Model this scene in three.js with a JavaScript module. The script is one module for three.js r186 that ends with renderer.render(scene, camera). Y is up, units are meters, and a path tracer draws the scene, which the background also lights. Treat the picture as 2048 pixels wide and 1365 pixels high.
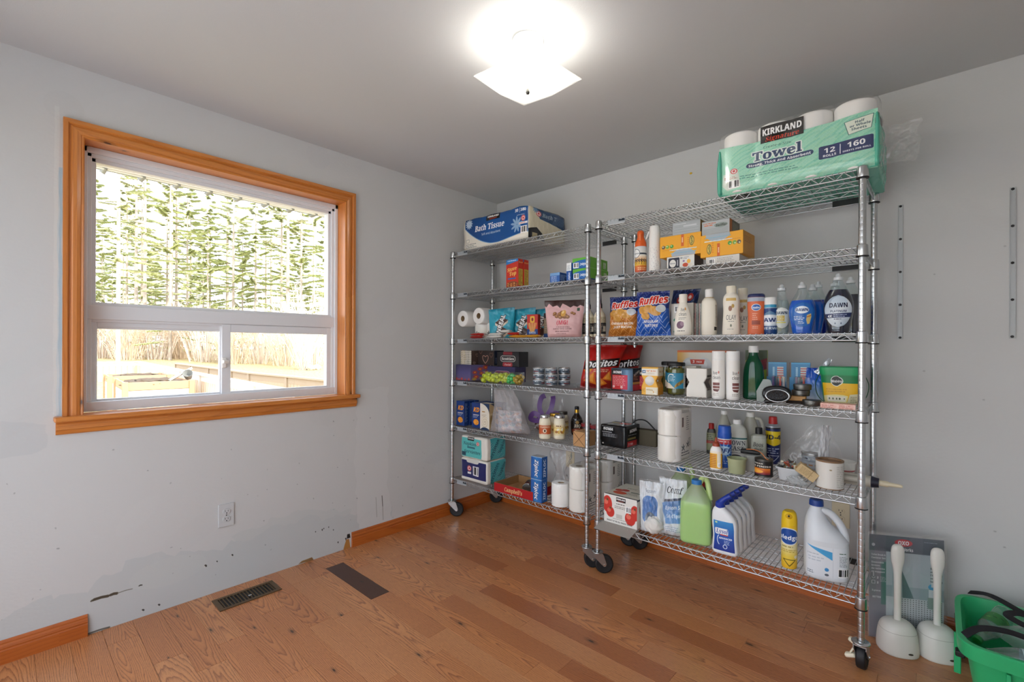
import * as THREE from 'three';
import { RoundedBoxGeometry } from 'three/addons/geometries/RoundedBoxGeometry.js';
import { mergeGeometries } from 'three/addons/utils/BufferGeometryUtils.js';
import { ImprovedNoise } from 'three/addons/math/ImprovedNoise.js';

// ---------------------------------------------------------------- camera, sky, sun, exposure
const scene = new THREE.Scene();
const FOCAL = 939.5, IMG_W = 2048, IMG_H = 1365;
const camera = new THREE.PerspectiveCamera(2 * Math.atan(IMG_H / 2 / FOCAL) * 180 / Math.PI, IMG_W / IMG_H, 0.05, 300);
camera.position.set(2.7227, 1.2506, 2.7820);
camera.rotation.order = 'YXZ';
camera.rotation.set(0, 0.742, 0.0039);
camera.setViewOffset(IMG_W, IMG_H, 0, -13.5, IMG_W, IMG_H);

const renderer = new THREE.WebGLRenderer({ antialias: true });
renderer.toneMapping = THREE.LinearToneMapping;
renderer.toneMappingExposure = 1.56;
renderer.shadowMap.enabled = true;

// pale hazy spring sky with thin cloud
{
  const W = 512, H = 256, d = new Float32Array(W * H * 4), n = new ImprovedNoise();
  for (let j = 0; j < H; j++) for (let i = 0; i < W; i++) {
    const up = ((j + 0.5) / H - 0.5) * Math.PI, y = Math.max(0, Math.sin(up)), a = i / W * Math.PI * 2;
    const X = Math.cos(a) * Math.cos(up), Z = Math.sin(a) * Math.cos(up), k = 2.2 / (y + 0.35);
    let c = 0; for (let o = 0, s = 1, f = 1.3; o < 4; o++, s *= 0.5, f *= 2.1) c += s * n.noise(X * k * f + 3, Z * k * f + 7, 1.5);
    const cl = Math.min(1, Math.max(0, 0.55 + c * 0.8)), b = Math.pow(1 - y, 2.5);
    const base = [0.62 + 0.5 * b, 0.84 + 0.32 * b, 1.16 + 0.06 * b];
    for (let q = 0; q < 3; q++) d[(j * W + i) * 4 + q] = (base[q] * (1 - cl * 0.75) + 1.28 * cl * 0.75) * 1.0;
    d[(j * W + i) * 4 + 3] = 1;
  }
  const t = new THREE.DataTexture(d, W, H, THREE.RGBAFormat, THREE.FloatType);
  t.mapping = THREE.EquirectangularReflectionMapping; t.magFilter = THREE.LinearFilter; t.needsUpdate = true;
  scene.background = t; scene.backgroundIntensity = 2.0;
}
const sun = new THREE.DirectionalLight(new THREE.Color(1, 0.95, 0.86), 4.5);
sun.position.set(18, 30, -10); sun.target.position.set(-12, 0, -2);
sun.castShadow = true; sun.shadow.mapSize.set(2048, 2048); sun.shadow.radius = 1;
Object.assign(sun.shadow.camera, { left: -40, right: 40, top: 40, bottom: -40, near: 1, far: 120 });
scene.add(sun, sun.target);
const LAMP = 0.13;                                            // intensity of each bulb of the ceiling lamp

// ---------------------------------------------------------------- helpers
const rng = (s) => () => { s |= 0; s = s + 0x6D2B79F5 | 0; let t = Math.imul(s ^ s >>> 15, 1 | s); t = t + Math.imul(t ^ t >>> 7, 61 | t) ^ t; return ((t ^ t >>> 14) >>> 0) / 4294967296; };
const NZ = new ImprovedNoise(), noise = (x, y, z) => NZ.noise(x, y, z);
const fbm = (x, y, z, o = 4) => { let s = 0, a = 1; for (let i = 0; i < o; i++, a *= 0.5, x *= 2.03, y *= 2.03, z *= 2.03) s += a * noise(x, y, z); return s; };
const lerp = THREE.MathUtils.lerp, clamp = THREE.MathUtils.clamp, sstep = THREE.MathUtils.smoothstep, PI = Math.PI;
const used = {};
const numbered = (n) => { const k = used[n] = (used[n] ?? -1) + 1; return k ? n + '_' + String(k).padStart(3, '0') : n; };
function thing(name, label, category, x = 0, y = 0, z = 0, turn = 0, group) {
  const o = new THREE.Group(); o.name = numbered(name); o.position.set(x, y, z); o.rotation.y = turn;
  o.userData = { label, category }; if (group) o.userData.group = group;
  scene.add(o); return o;
}
function struct(name) { const o = new THREE.Group(); o.name = name; o.userData = { kind: 'structure' }; scene.add(o); return o; }
function part(parent, name, geo, mat, label) {
  const m = new THREE.Mesh(geo, mat); m.name = name; m.castShadow = m.receiveShadow = true;
  if (label) m.userData.label = label;
  parent.add(m); return m;
}
function sub(parent, name) { const g = new THREE.Group(); g.name = name; parent.add(g); return g; }
function copyOf(src, label, x, y, z, turn = src.rotation.y, group = src.userData.group) {
  const c = src.clone(); c.name = numbered(src.name.replace(/_\d{3}$/, '')); c.position.set(x, y, z); c.rotation.y = turn;
  c.userData = { ...src.userData, label }; if (group) c.userData.group = group;
  scene.add(c); return c;
}
const G = (g, x = 0, y = 0, z = 0, rx = 0, ry = 0, rz = 0) => { if (rx) g.rotateX(rx); if (rz) g.rotateZ(rz); if (ry) g.rotateY(ry); g.translate(x, y, z); return g; };
const merge = (a) => { const b = a.map((g) => g.index ? g.toNonIndexed() : g); for (const g of b) for (const k of Object.keys(g.attributes)) if (!['position', 'normal', 'uv'].includes(k)) g.deleteAttribute(k); return mergeGeometries(b); };
const rbox = (w, h, d, r = 0.002, s = 1) => new RoundedBoxGeometry(w, h, d, s, Math.min(r, w / 2.01, h / 2.01, d / 2.01));
const bx = (x0, x1, y0, y1, z0, z1) => G(new THREE.BoxGeometry(x1 - x0, y1 - y0, z1 - z0), (x0 + x1) / 2, (y0 + y1) / 2, (z0 + z1) / 2);
const cyl = (r0, r1, h, s = 24) => new THREE.CylinderGeometry(r1, r0, h, s);            // r0 bottom, r1 top, centred
const lathe = (pts, s = 32) => new THREE.LatheGeometry(pts.map(([r, y]) => new THREE.Vector2(r, y)), s);
function rod(a, b, r, s = 6, r2 = r) {
  const A = new THREE.Vector3(...a), B = new THREE.Vector3(...b), d = B.clone().sub(A), g = new THREE.CylinderGeometry(r2, r, d.length(), s, 1);
  g.applyQuaternion(new THREE.Quaternion().setFromUnitVectors(new THREE.Vector3(0, 1, 0), d.normalize()));
  return G(g, (A.x + B.x) / 2, (A.y + B.y) / 2, (A.z + B.z) / 2);
}
const tube = (pts, r, seg = 24, s = 8, closed = false) => new THREE.TubeGeometry(new THREE.CatmullRomCurve3(pts.map((p) => new THREE.Vector3(...p)), closed), seg, r, s, closed);
function boxUV(g, sx = 1, sy = sx, ox = 0, oy = 0) {                                      // metric uv by face direction
  const p = g.attributes.position, n = g.attributes.normal, u = new Float32Array(p.count * 2);
  for (let i = 0; i < p.count; i++) {
    const ax = Math.abs(n.getX(i)), ay = Math.abs(n.getY(i)), az = Math.abs(n.getZ(i));
    const [a, b] = ax > ay && ax > az ? [p.getZ(i), p.getY(i)] : ay > az ? [p.getX(i), p.getZ(i)] : [p.getX(i), p.getY(i)];
    u[i * 2] = a * sx + ox; u[i * 2 + 1] = b * sy + oy;
  }
  g.setAttribute('uv', new THREE.BufferAttribute(u, 2)); return g;
}

// closed bodies from rings [y, halfWidth, halfDepth, exponent, dx, dz, sharp]; angle 0 looks to +z
const RD = [0, 0, 0, 2, 0, 0, 0];
function smooth(R, it = 2) {
  R = fill(R);
  for (let k = 0; k < it; k++) {
    const o = [], mix = (a, b, t) => a.map((v, i) => i === 6 ? 0 : lerp(v, b[i], t));
    for (let i = 0; i < R.length - 1; i++) {
      const a = R[i], b = R[i + 1];
      o.push(i === 0 || a[6] ? a : mix(a, b, 0.25));
      if (!(i === R.length - 2 || b[6])) o.push(mix(a, b, 0.75));
    }
    o.push(R[R.length - 1]); R = o;
  }
  return R;
}
function ringPoint(r, t, off = 0) {
  const e = 2 / r[3], s = Math.sin(t), c = Math.cos(t), S = Math.sign(s), K = Math.sign(c), as = Math.abs(s), ac = Math.abs(c);
  let nx = S * as ** (2 - e) / Math.max(r[1], 1e-5), nz = K * ac ** (2 - e) / Math.max(r[2], 1e-5); const l = Math.hypot(nx, nz) || 1;
  return [r[4] + r[1] * S * as ** e + off * nx / l, r[0], r[5] + r[2] * K * ac ** e + off * nz / l];
}
const fill = (R) => R.map((r) => RD.map((d, i) => r[i] ?? (i === 2 ? r[1] : d)));
function loft(R, seg = 28, caps = 3, warp) {
  R = fill(R);
  const P = [], U = [], I = [], rings = [];
  const y0 = R[0][0], y1 = R[R.length - 1][0];
  R.forEach((r, i) => { rings.push(r); if (r[6] && i && i < R.length - 1) rings.push(r); });
  rings.forEach((r) => { for (let j = 0; j <= seg; j++) { const t = -PI + 2 * PI * j / seg; let p = ringPoint(r, t); if (warp) p = warp(p, t, (r[0] - y0) / (y1 - y0 || 1)); P.push(...p); U.push(j / seg, (r[0] - y0) / (y1 - y0 || 1)); } });
  const w = seg + 1;
  for (let i = 0; i < rings.length - 1; i++) { if (rings[i] === rings[i + 1]) continue; for (let j = 0; j < seg; j++) { const a = i * w + j; I.push(a, a + 1, a + w, a + 1, a + w + 1, a + w); } }
  for (const [bit, i, f] of [[1, 0, -1], [2, rings.length - 1, 1]]) if (caps & bit) {
    const b = P.length / 3, r = rings[i]; let c = [r[4], r[0], r[5]]; if (warp) c = warp(c, 0, i ? 1 : 0);
    P.push(...c); U.push(0.5, i ? 1 : 0);
    for (let j = 0; j <= seg; j++) { P.push(P[(i * w + j) * 3], P[(i * w + j) * 3 + 1], P[(i * w + j) * 3 + 2]); U.push(j / seg, i ? 1 : 0); }
    for (let j = 0; j < seg; j++) f > 0 ? I.push(b, b + 1 + j, b + 2 + j) : I.push(b, b + 2 + j, b + 1 + j);
  }
  const g = new THREE.BufferGeometry();
  g.setAttribute('position', new THREE.Float32BufferAttribute(P, 3)); g.setAttribute('uv', new THREE.Float32BufferAttribute(U, 2)); g.setIndex(I);
  g.computeVertexNormals();
  const n = g.attributes.normal;
  for (let i = 0; i < rings.length; i++) { const a = i * w, b = a + seg, v = new THREE.Vector3(n.getX(a) + n.getX(b), n.getY(a) + n.getY(b), n.getZ(a) + n.getZ(b)).normalize(); n.setXYZ(a, v.x, v.y, v.z); n.setXYZ(b, v.x, v.y, v.z); }
  return g;
}
const ringAt = (R, y) => { let i = 0; while (i < R.length - 2 && R[i + 1][0] <= y) i++; const a = R[i], b = R[i + 1], k = clamp((y - a[0]) / (b[0] - a[0] || 1), 0, 1); return a.map((v, q) => q === 0 ? y : lerp(v, b[q], k)); };
function arcT(r, t0, t1, n) {                                                             // angles at even steps along the outline
  const K = 160, c = [0]; let p = ringPoint(r, t0); for (let i = 1; i <= K; i++) { const q = ringPoint(r, lerp(t0, t1, i / K)); c.push(c[i - 1] + Math.hypot(q[0] - p[0], q[2] - p[2])); p = q; }
  return (u) => { const s = u * c[K]; let i = 1; while (i < K && c[i] < s) i++; return lerp(t0, t1, (i - 1 + (s - c[i - 1]) / (c[i] - c[i - 1] || 1)) / K); };
}
function patch(R, y0, y1, t0, t1, art, off = 0.0007, nT = 24, nY = 8, mask) {             // a label that follows a lofted body
  const P = [], U = [], I = []; R = fill(R);
  const TT = arcT(ringAt(R, (y0 + y1) / 2), t0, t1);
  for (let i = 0; i <= nY; i++) for (let j = 0; j <= nT; j++) {
    const v = i / nY, u = j / nT; let uu = u;
    if (mask) { const [a, b] = mask(v); uu = lerp(a, b, u); }
    P.push(...ringPoint(ringAt(R, lerp(y0, y1, v)), TT(uu), off)); U.push(uu, v);
  }
  for (let i = 0; i < nY; i++) for (let j = 0; j < nT; j++) { const a = i * (nT + 1) + j, w = nT + 1; I.push(a, a + 1, a + w, a + 1, a + w + 1, a + w); }
  const g = new THREE.BufferGeometry();
  g.setAttribute('position', new THREE.Float32BufferAttribute(P, 3)); g.setAttribute('uv', new THREE.Float32BufferAttribute(U, 2)); g.setIndex(I); g.computeVertexNormals();
  if (Math.abs(t1 - t0 - 2 * PI) < 1e-3) { const n = g.attributes.normal; for (let i = 0; i <= nY; i++) { const a = i * (nT + 1), b = a + nT; n.setXYZ(b, n.getX(a), n.getY(a), n.getZ(a)); } }
  return art ? toArt(g, art) : g;
}
const OVAL = (v) => { const k = Math.sqrt(Math.max(0, 1 - (2 * v - 1) ** 2)); return [0.5 - k / 2, 0.5 + k / 2]; };

// bags: front and back sheets sealed at the edges
function pouch(w, h, d, o = {}) {
  const { stand = 0, seed = 1, wr = 0.006, taper = 0, seal = 0.05, nu = 26, nv = 34, bulge = 0.62, lean = 0, ragged = 0, skew = 0, grow = 0 } = o;
  const P = [], U = [], I = [];
  const W = nu + 1;
  for (const side of [1, -1]) for (let i = 0; i <= nv; i++) for (let j = 0; j <= nu; j++) {
    const v = i / nv, u = j / nu, e = 1 - Math.abs(2 * u - 1) ** 2.2;
    let t = stand ? Math.pow(Math.max(0, 1 - v), 0.75) * 0.95 + 0.02 : Math.pow(Math.sin(PI * clamp((v - seal) / (1 - 2 * seal), 0, 1)), bulge);
    if (stand) t *= Math.min(1, 0.55 + v * 5);
    let z = side * d / 2 * t * Math.pow(Math.max(0, e), 0.6);
    const nearSeal = stand ? sstep(v, 0.45, 1) : 1 - Math.min(1, Math.min(v, 1 - v) * 3.4);
    z += wr * Math.min(1, e * 3) * (fbm(u * 5 + seed * 7.1, v * 4.2, side + seed, 3) * 0.9 + nearSeal * 0.8 * noise(u * 13 + seed, v * 1.6, seed * 3.3));
    let x = (u - 0.5) * w * (1 + taper * (v - 0.5)) * (stand ? 1 : 1 - 0.07 * Math.sin(PI * v)) + skew * v * v;
    x += wr * 0.5 * noise(v * 6, seed, u > 0.5 ? 3 : 9);
    let y = v * h + (i === nv || i === nv - 1 ? 1 : v * v) * (ragged * h * noise(u * 3.3 + seed, 2.2, seed) + grow * (u - 0.5) * h);
    y -= stand && i === 0 ? 0 : 0;
    P.push(x, y, z + lean * v * v); U.push(side > 0 ? u : 1 - u, v);
  }
  const n1 = (nv + 1) * W;
  for (let s = 0; s < 2; s++) for (let i = 0; i < nv; i++) for (let j = 0; j < nu; j++) {
    const a = s * n1 + i * W + j; s ? I.push(a, a + W, a + 1, a + 1, a + W, a + W + 1) : I.push(a, a + 1, a + W, a + 1, a + W + 1, a + W);
  }
  for (let j = 0; j < nu; j++) { I.push(j, n1 + j, j + 1, j + 1, n1 + j, n1 + j + 1); const b = nv * W + j; I.push(b, b + 1, n1 + b, b + 1, n1 + b + 1, n1 + b); }
  for (let i = 0; i < nv; i++) { let a = i * W; I.push(a, a + W, n1 + a, a + W, n1 + a + W, n1 + a); a += nu; I.push(a, n1 + a, a + W, a + W, n1 + a, n1 + a + W); }
  const g = new THREE.BufferGeometry();
  g.setAttribute('position', new THREE.Float32BufferAttribute(P, 3)); g.setAttribute('uv', new THREE.Float32BufferAttribute(U, 2)); g.setIndex(I); g.computeVertexNormals();
  let m = 1; for (let i = 1; i < P.length; i += 3) m = Math.min(m, P[i]); g.translate(0, -m, 0);
  return g;
}
// crumpled thing: an icosphere pushed around by noise
function lump(rx, ry, rz, seed, amt = 0.25, freq = 2.2, det = 5) {
  const g = new THREE.SphereGeometry(1, det * 6, det * 4), p = g.attributes.position;
  for (let i = 0; i < p.count; i++) { const x = p.getX(i), y = p.getY(i), z = p.getZ(i), k = 1 + amt * (fbm(x * freq + seed, y * freq, z * freq + seed, 3) + 0.5 * Math.abs(noise(x * freq * 2.7, y * freq * 2.7 + seed, z * freq * 2.7))); p.setXYZ(i, x * rx * k, y * ry * k, z * rz * k); }
  g.computeVertexNormals(); return g;
}

// ---------------------------------------------------------------- print: small drawings packed into shared sheets
const AS = 2048, sheets = [];
function sheet() { const cv = document.createElement('canvas'); cv.width = cv.height = AS; const t = new THREE.CanvasTexture(cv); t.colorSpace = THREE.SRGBColorSpace; t.magFilter = THREE.LinearFilter; t.anisotropy = 8; const s = { cv, c: cv.getContext('2d'), t, x: 0, y: 0, h: 0, mats: {} }; s.c.fillStyle = '#888'; s.c.fillRect(0, 0, AS, AS); sheets.push(s); return s; }
sheet();
function art(w, h, draw, bg) {
  let s = sheets[sheets.length - 1];
  if (s.x + w + 4 > AS) { s.x = 0; s.y += s.h + 4; s.h = 0; }
  if (s.y + h + 4 > AS) s = sheet();
  const x = s.x + 2, y = s.y + 2; s.x += w + 4; s.h = Math.max(s.h, h);
  const c = s.c; c.save();
  if (bg) { c.fillStyle = bg; c.fillRect(x - 2, y - 2, w + 4, h + 4); }
  c.beginPath(); c.rect(x - 2, y - 2, w + 4, h + 4); c.clip(); c.translate(x, y); c.textAlign = 'center'; c.textBaseline = 'middle'; c.lineJoin = 'round';
  draw?.(c, w, h); c.restore();
  return { s, w, h, u0: (x + 0.5) / AS, u1: (x + w - 0.5) / AS, v0: 1 - (y + h - 0.5) / AS, v1: 1 - (y + 0.5) / AS };
}
const solids = {}; const solid = (col) => solids[col] ??= art(8, 8, null, col);
function toArt(g, a, group) {
  const u = g.attributes.uv; for (let i = group?.[0] ?? 0, n = group?.[1] ?? u.count; i < n; i++) u.setXY(i, lerp(a.u0, a.u1, clamp(u.getX(i), 0, 1)), lerp(a.v0, a.v1, clamp(u.getY(i), 0, 1)));
  return g;
}
function pm(a, rough = 0.6, o = {}) { const k = rough + JSON.stringify(o); return a.s.mats[k] ??= new THREE.MeshPhysicalMaterial({ map: a.s.t, roughness: rough, ...o }); }
// printed carton; f front (+z), r right (+x), t top, l left, b back, u under: drawings or colours
function carton(parent, name, w, h, d, faces, rough = 0.55, r = 0.0015, o = {}) {
  const g = new RoundedBoxGeometry(w, h, d, 1, r), per = g.attributes.position.count / 6, A = (x) => typeof x === 'string' ? solid(x) : x;
  const base = faces.base ?? '#ffffff', m = [];
  ['r', 'l', 't', 'u', 'f', 'b'].forEach((k, i) => { const a = A(faces[k] ?? base); toArt(g, a, [i * per, (i + 1) * per]); m.push(pm(a, rough, o)); });
  G(g, 0, h / 2, 0);
  return part(parent, name, g, m.every((x) => x === m[0]) ? m[0] : m);
}
function tx(c, s, x, y, px, col = '#000', o = {}) {
  c.save(); c.translate(x, y); if (o.rot) c.rotate(o.rot); if (o.skew) c.transform(1, 0, o.skew, 1, 0, 0);
  c.font = `${o.i ? 'italic ' : ''}${o.w ?? 'bold'} ${px}px ${o.f ?? 'sans-serif'}`; c.textAlign = o.al ?? 'center'; c.textBaseline = 'middle';
  const m = c.measureText(s).width; if (o.mw && m > o.mw) c.scale(o.mw / m, 1);
  if (o.st) { c.strokeStyle = o.st; c.lineWidth = o.sw ?? px / 6; c.lineJoin = 'round'; c.strokeText(s, 0, 0); }
  c.fillStyle = col; c.fillText(s, 0, 0); c.restore();
}
const R4 = (c, x, y, w, h, col) => { c.fillStyle = col; c.fillRect(x, y, w, h); };
const EL = (c, x, y, rx, ry, col, rot = 0) => { c.fillStyle = col; c.beginPath(); c.ellipse(x, y, rx, ry, rot, 0, 2 * PI); c.fill(); };
const RR = (c, x, y, w, h, r, col, st, lw = 1) => { c.beginPath(); c.roundRect(x, y, w, h, r); if (col) { c.fillStyle = col; c.fill(); } if (st) { c.strokeStyle = st; c.lineWidth = lw; c.stroke(); } };
const PG = (c, pts, col, st, lw = 1) => { c.beginPath(); pts.forEach(([x, y], i) => i ? c.lineTo(x, y) : c.moveTo(x, y)); c.closePath(); if (col) { c.fillStyle = col; c.fill(); } if (st) { c.strokeStyle = st; c.lineWidth = lw; c.stroke(); } };
const GR = (c, x0, y0, x1, y1, ...cols) => { const g = c.createLinearGradient(x0, y0, x1, y1); cols.forEach((k, i) => g.addColorStop(i / (cols.length - 1), k)); return g; };
function barcode(c, x, y, w, h) { R4(c, x, y, w, h, '#fff'); const r = rng(x * 7 + y | 0); for (let i = 3; i < w - 3;) { const b = 1 + r() * 2; if (r() > 0.42) R4(c, x + i, y + 3, b, h - 8, '#222'); i += b; } }
function small(c, x, y, w, n, px, col, seed = 1, al = 'left') { const r = rng(seed * 91); for (let i = 0; i < n; i++) { const ww = w * (0.6 + 0.4 * r()); let q = al === 'center' ? x - ww / 2 : x; const end = q + ww; while (q < end) { const l = px * (0.8 + 2.2 * r()); R4(c, q, y + i * px * 1.55, Math.min(l, end - q), px * 0.62, col); q += l + px * 0.5; } } }

const std = (color, roughness = 0.6, o = {}) => new THREE.MeshPhysicalMaterial({ color: new THREE.Color(color), roughness, ...o });
const M = {
  chrome: std('#c9ccce', 0.24, { metalness: 1 }), wire: std('#c4c7c9', 0.3, { metalness: 1 }), steel: std('#b9babb', 0.34, { metalness: 1 }), darksteel: std('#6b6a66', 0.4, { metalness: 1 }),
  black: std('#141416', 0.5), rubber: std('#17171a', 0.55), hub: std('#3a3b3d', 0.5), white: std('#f2f1ee', 0.4), whiteRough: std('#f1efea', 0.85), ivory: std('#e3d6b8', 0.45), cream: std('#efe6cd', 0.42),
  tissue: std('#f6f4f0', 0.95), core: std('#a58a66', 0.9), kraft: std('#b98d5f', 0.85), vinyl: std('#e4e6ea', 0.42), gold: std('#c69a3e', 0.3, { metalness: 1 }), tin: std('#c9cbcc', 0.25, { metalness: 1 }),
  film: std('#ffffff', 0.1, { transmission: 0.97, thickness: 0, specularIntensity: 1 }),
  film2: std('#f4f7f8', 0.3, { transmission: 0.8, thickness: 0 }),
  clear: std('#f6fbfb', 0.04, { transmission: 1, thickness: 0 }),
  blueCap: std('#1636a0', 0.35), red: std('#b3201d', 0.4), glass: std('#ffffff', 0.0, { transmission: 1, thickness: 0, ior: 1.5 }),
};
// metric tiling textures
function noiseTex(n, f, fn) { const d = new Uint8Array(n * n * 4); for (let j = 0; j < n; j++) for (let i = 0; i < n; i++) { const v = clamp(fn(i / n, j / n), 0, 1) * 255; d.set([v, v, v, 255], (j * n + i) * 4); } const t = new THREE.DataTexture(d, n, n); t.wrapS = t.wrapT = THREE.RepeatWrapping; t.magFilter = THREE.LinearFilter; t.repeat.set(f, f); t.needsUpdate = true; return t; }

// ---------------------------------------------------------------- wood
function woodSheet(n, rows, seed, pal, o) {                    // rows of boards, each n pixels = `len` metres long
  const d = new Uint8Array(n * n * 4), rh = n / rows, r = rng(seed), { len, wide, rings, wob, knots, dark, pore } = o;
  for (let k = 0; k < rows; k++) {
    const flat = r() < o.flat, x0 = r() * len, y0 = (flat ? (r() - 0.5) * 0.5 : 1.5 + r() * 2) * wide, sq = flat ? 0.035 + r() * 0.05 : 0.006, ph = r() * 50, ks = [];
    for (let q = 0; q < knots; q++) if (r() < 0.5) ks.push([r() * len, (r() - 0.5) * wide * 0.7, 0.0025 + r() * 0.0045]);
    for (let j = 0; j < rh; j++) for (let i = 0; i < n; i++) {
      const x = i / n * len, y = (j / rh - 0.5) * wide; let kd = 0, yy = y;
      for (const [a, b, s] of ks) { const dx = (x - a) / 3, dy = y - b, q = Math.hypot(dx, dy) / s; kd = Math.max(kd, 1 - sstep(q, 0.35, 1.15)); kd = Math.max(kd, 0.28 * (1 - sstep(q, 0.8, 2.6))); yy += dy / (0.4 + q * q) * 1.2; }
      const w = wob * (noise(x * 2.2 + ph, y * 14, 1.3) + 0.5 * noise(x * 6 + ph, y * 40, 4.1));
      const R = Math.hypot((x - x0) * sq, yy - y0 + w) + 0.002 * noise(x * 9, y * 90, ph), g = R * rings, f = g - Math.floor(g);
      const line = Math.pow(f, 4) * 0.75 + (1 - sstep(f, 0, 0.1)) * 0.5, fine = noise(x * 34 + ph, y * 2100, 2.7), pr = pore * Math.max(0, noise(x * 75, y * 2600, 8.2 + ph) - 0.12) * (0.4 + line);
      const tone = 0.5 + 0.5 * noise(x * 1.1 + ph, y * 9, 6.6), m = clamp((o.line ?? 0.62) * line + 0.16 * fine + pr, 0, 1), o4 = ((k * rh + j) * n + i) * 4;
      for (let c = 0; c < 3; c++) { let v = lerp(lerp(pal[0][c], pal[1][c], tone), pal[2][c], m); v = lerp(v, dark[c], kd * 0.85); d[o4 + c] = clamp(v, 0, 255); }
      d[o4 + 3] = 255;
    }
  }
  const t = new THREE.DataTexture(d, n, n); t.colorSpace = THREE.SRGBColorSpace; t.magFilter = THREE.LinearFilter; t.wrapS = t.wrapT = THREE.RepeatWrapping; t.needsUpdate = true; return t;
}
const oak = woodSheet(2048, 16, 11, [[218, 154, 102], [204, 138, 88], [120, 66, 38]], { len: 2, wide: 0.11, rings: 170, wob: 0.014, knots: 1.6, dark: [46, 26, 15], pore: 1.1, flat: 0.62, line: 0.8 });
const pine = woodSheet(1024, 8, 5, [[218, 142, 66], [202, 120, 46], [156, 80, 28]], { len: 1.6, wide: 0.09, rings: 75, wob: 0.01, knots: 2, dark: [58, 30, 16], pore: 0.25, flat: 0.5, line: 0.42 });
const tint = (a, t) => { const m = a; return t; };
const oakMats = ['#ffffff', '#f5ece4', '#fff8ee', '#efe2d8', '#faf2ec', '#dfcabb', '#5f4a3a'].map((c) => new THREE.MeshPhysicalMaterial({ map: oak, color: new THREE.Color(c), roughness: 0.34, bumpMap: oak, bumpScale: 0.0004, clearcoat: 0.3, clearcoatRoughness: 0.3 }));
const pineM = new THREE.MeshPhysicalMaterial({ map: pine, roughness: 0.4, bumpMap: pine, bumpScale: 0.0003, clearcoat: 0.45, clearcoatRoughness: 0.22 });
const pineDark = new THREE.MeshPhysicalMaterial({ map: pine, color: new THREE.Color('#e3c3ac'), roughness: 0.42, bumpMap: pine, bumpScale: 0.0003, clearcoat: 0.4, clearcoatRoughness: 0.25 });

// ---------------------------------------------------------------- room shell
const XR = 3.35, ZF = 3.4, H = 2.44, WT = 0.16;
const WIN = { z0: 1.348, z1: 2.538, y0: 0.957, y1: 2.141 };
const roller = noiseTex(256, 5, (u, v) => { const s = (a, b) => 0.5 + 0.32 * noise(a * 42, b * 42, 1) + 0.18 * noise(a * 90, b * 90, 5); const k = (1 - u), q = (1 - v); return s(u, v) * k * q + s(u - 1, v) * u * q + s(u, v - 1) * k * v + s(u - 1, v - 1) * u * v; });
function paintSheet(w, h, draw) { const cv = document.createElement('canvas'); cv.width = w; cv.height = h; const c = cv.getContext('2d'); draw(c, w, h); const t = new THREE.CanvasTexture(cv); t.colorSpace = THREE.SRGBColorSpace; t.magFilter = THREE.LinearFilter; return t; }
const PX = 600;                                                 // wall paint pixels per metre
function rough(pts, amp, seed) { const o = []; for (let i = 0; i < pts.length; i++) { const a = pts[i], b = pts[(i + 1) % pts.length], n = Math.max(2, Math.hypot(a[0] - b[0], a[1] - b[1]) * 40 | 0); for (let k = 0; k < n; k++) { const x = lerp(a[0], b[0], k / n), y = lerp(a[1], b[1], k / n); o.push([x + amp * fbm(x * 14, y * 14, seed, 4), y + amp * fbm(x * 14, y * 14, seed + 9, 4)]); } } return o; }
const wallPaint = '#cfcfce';
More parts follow.
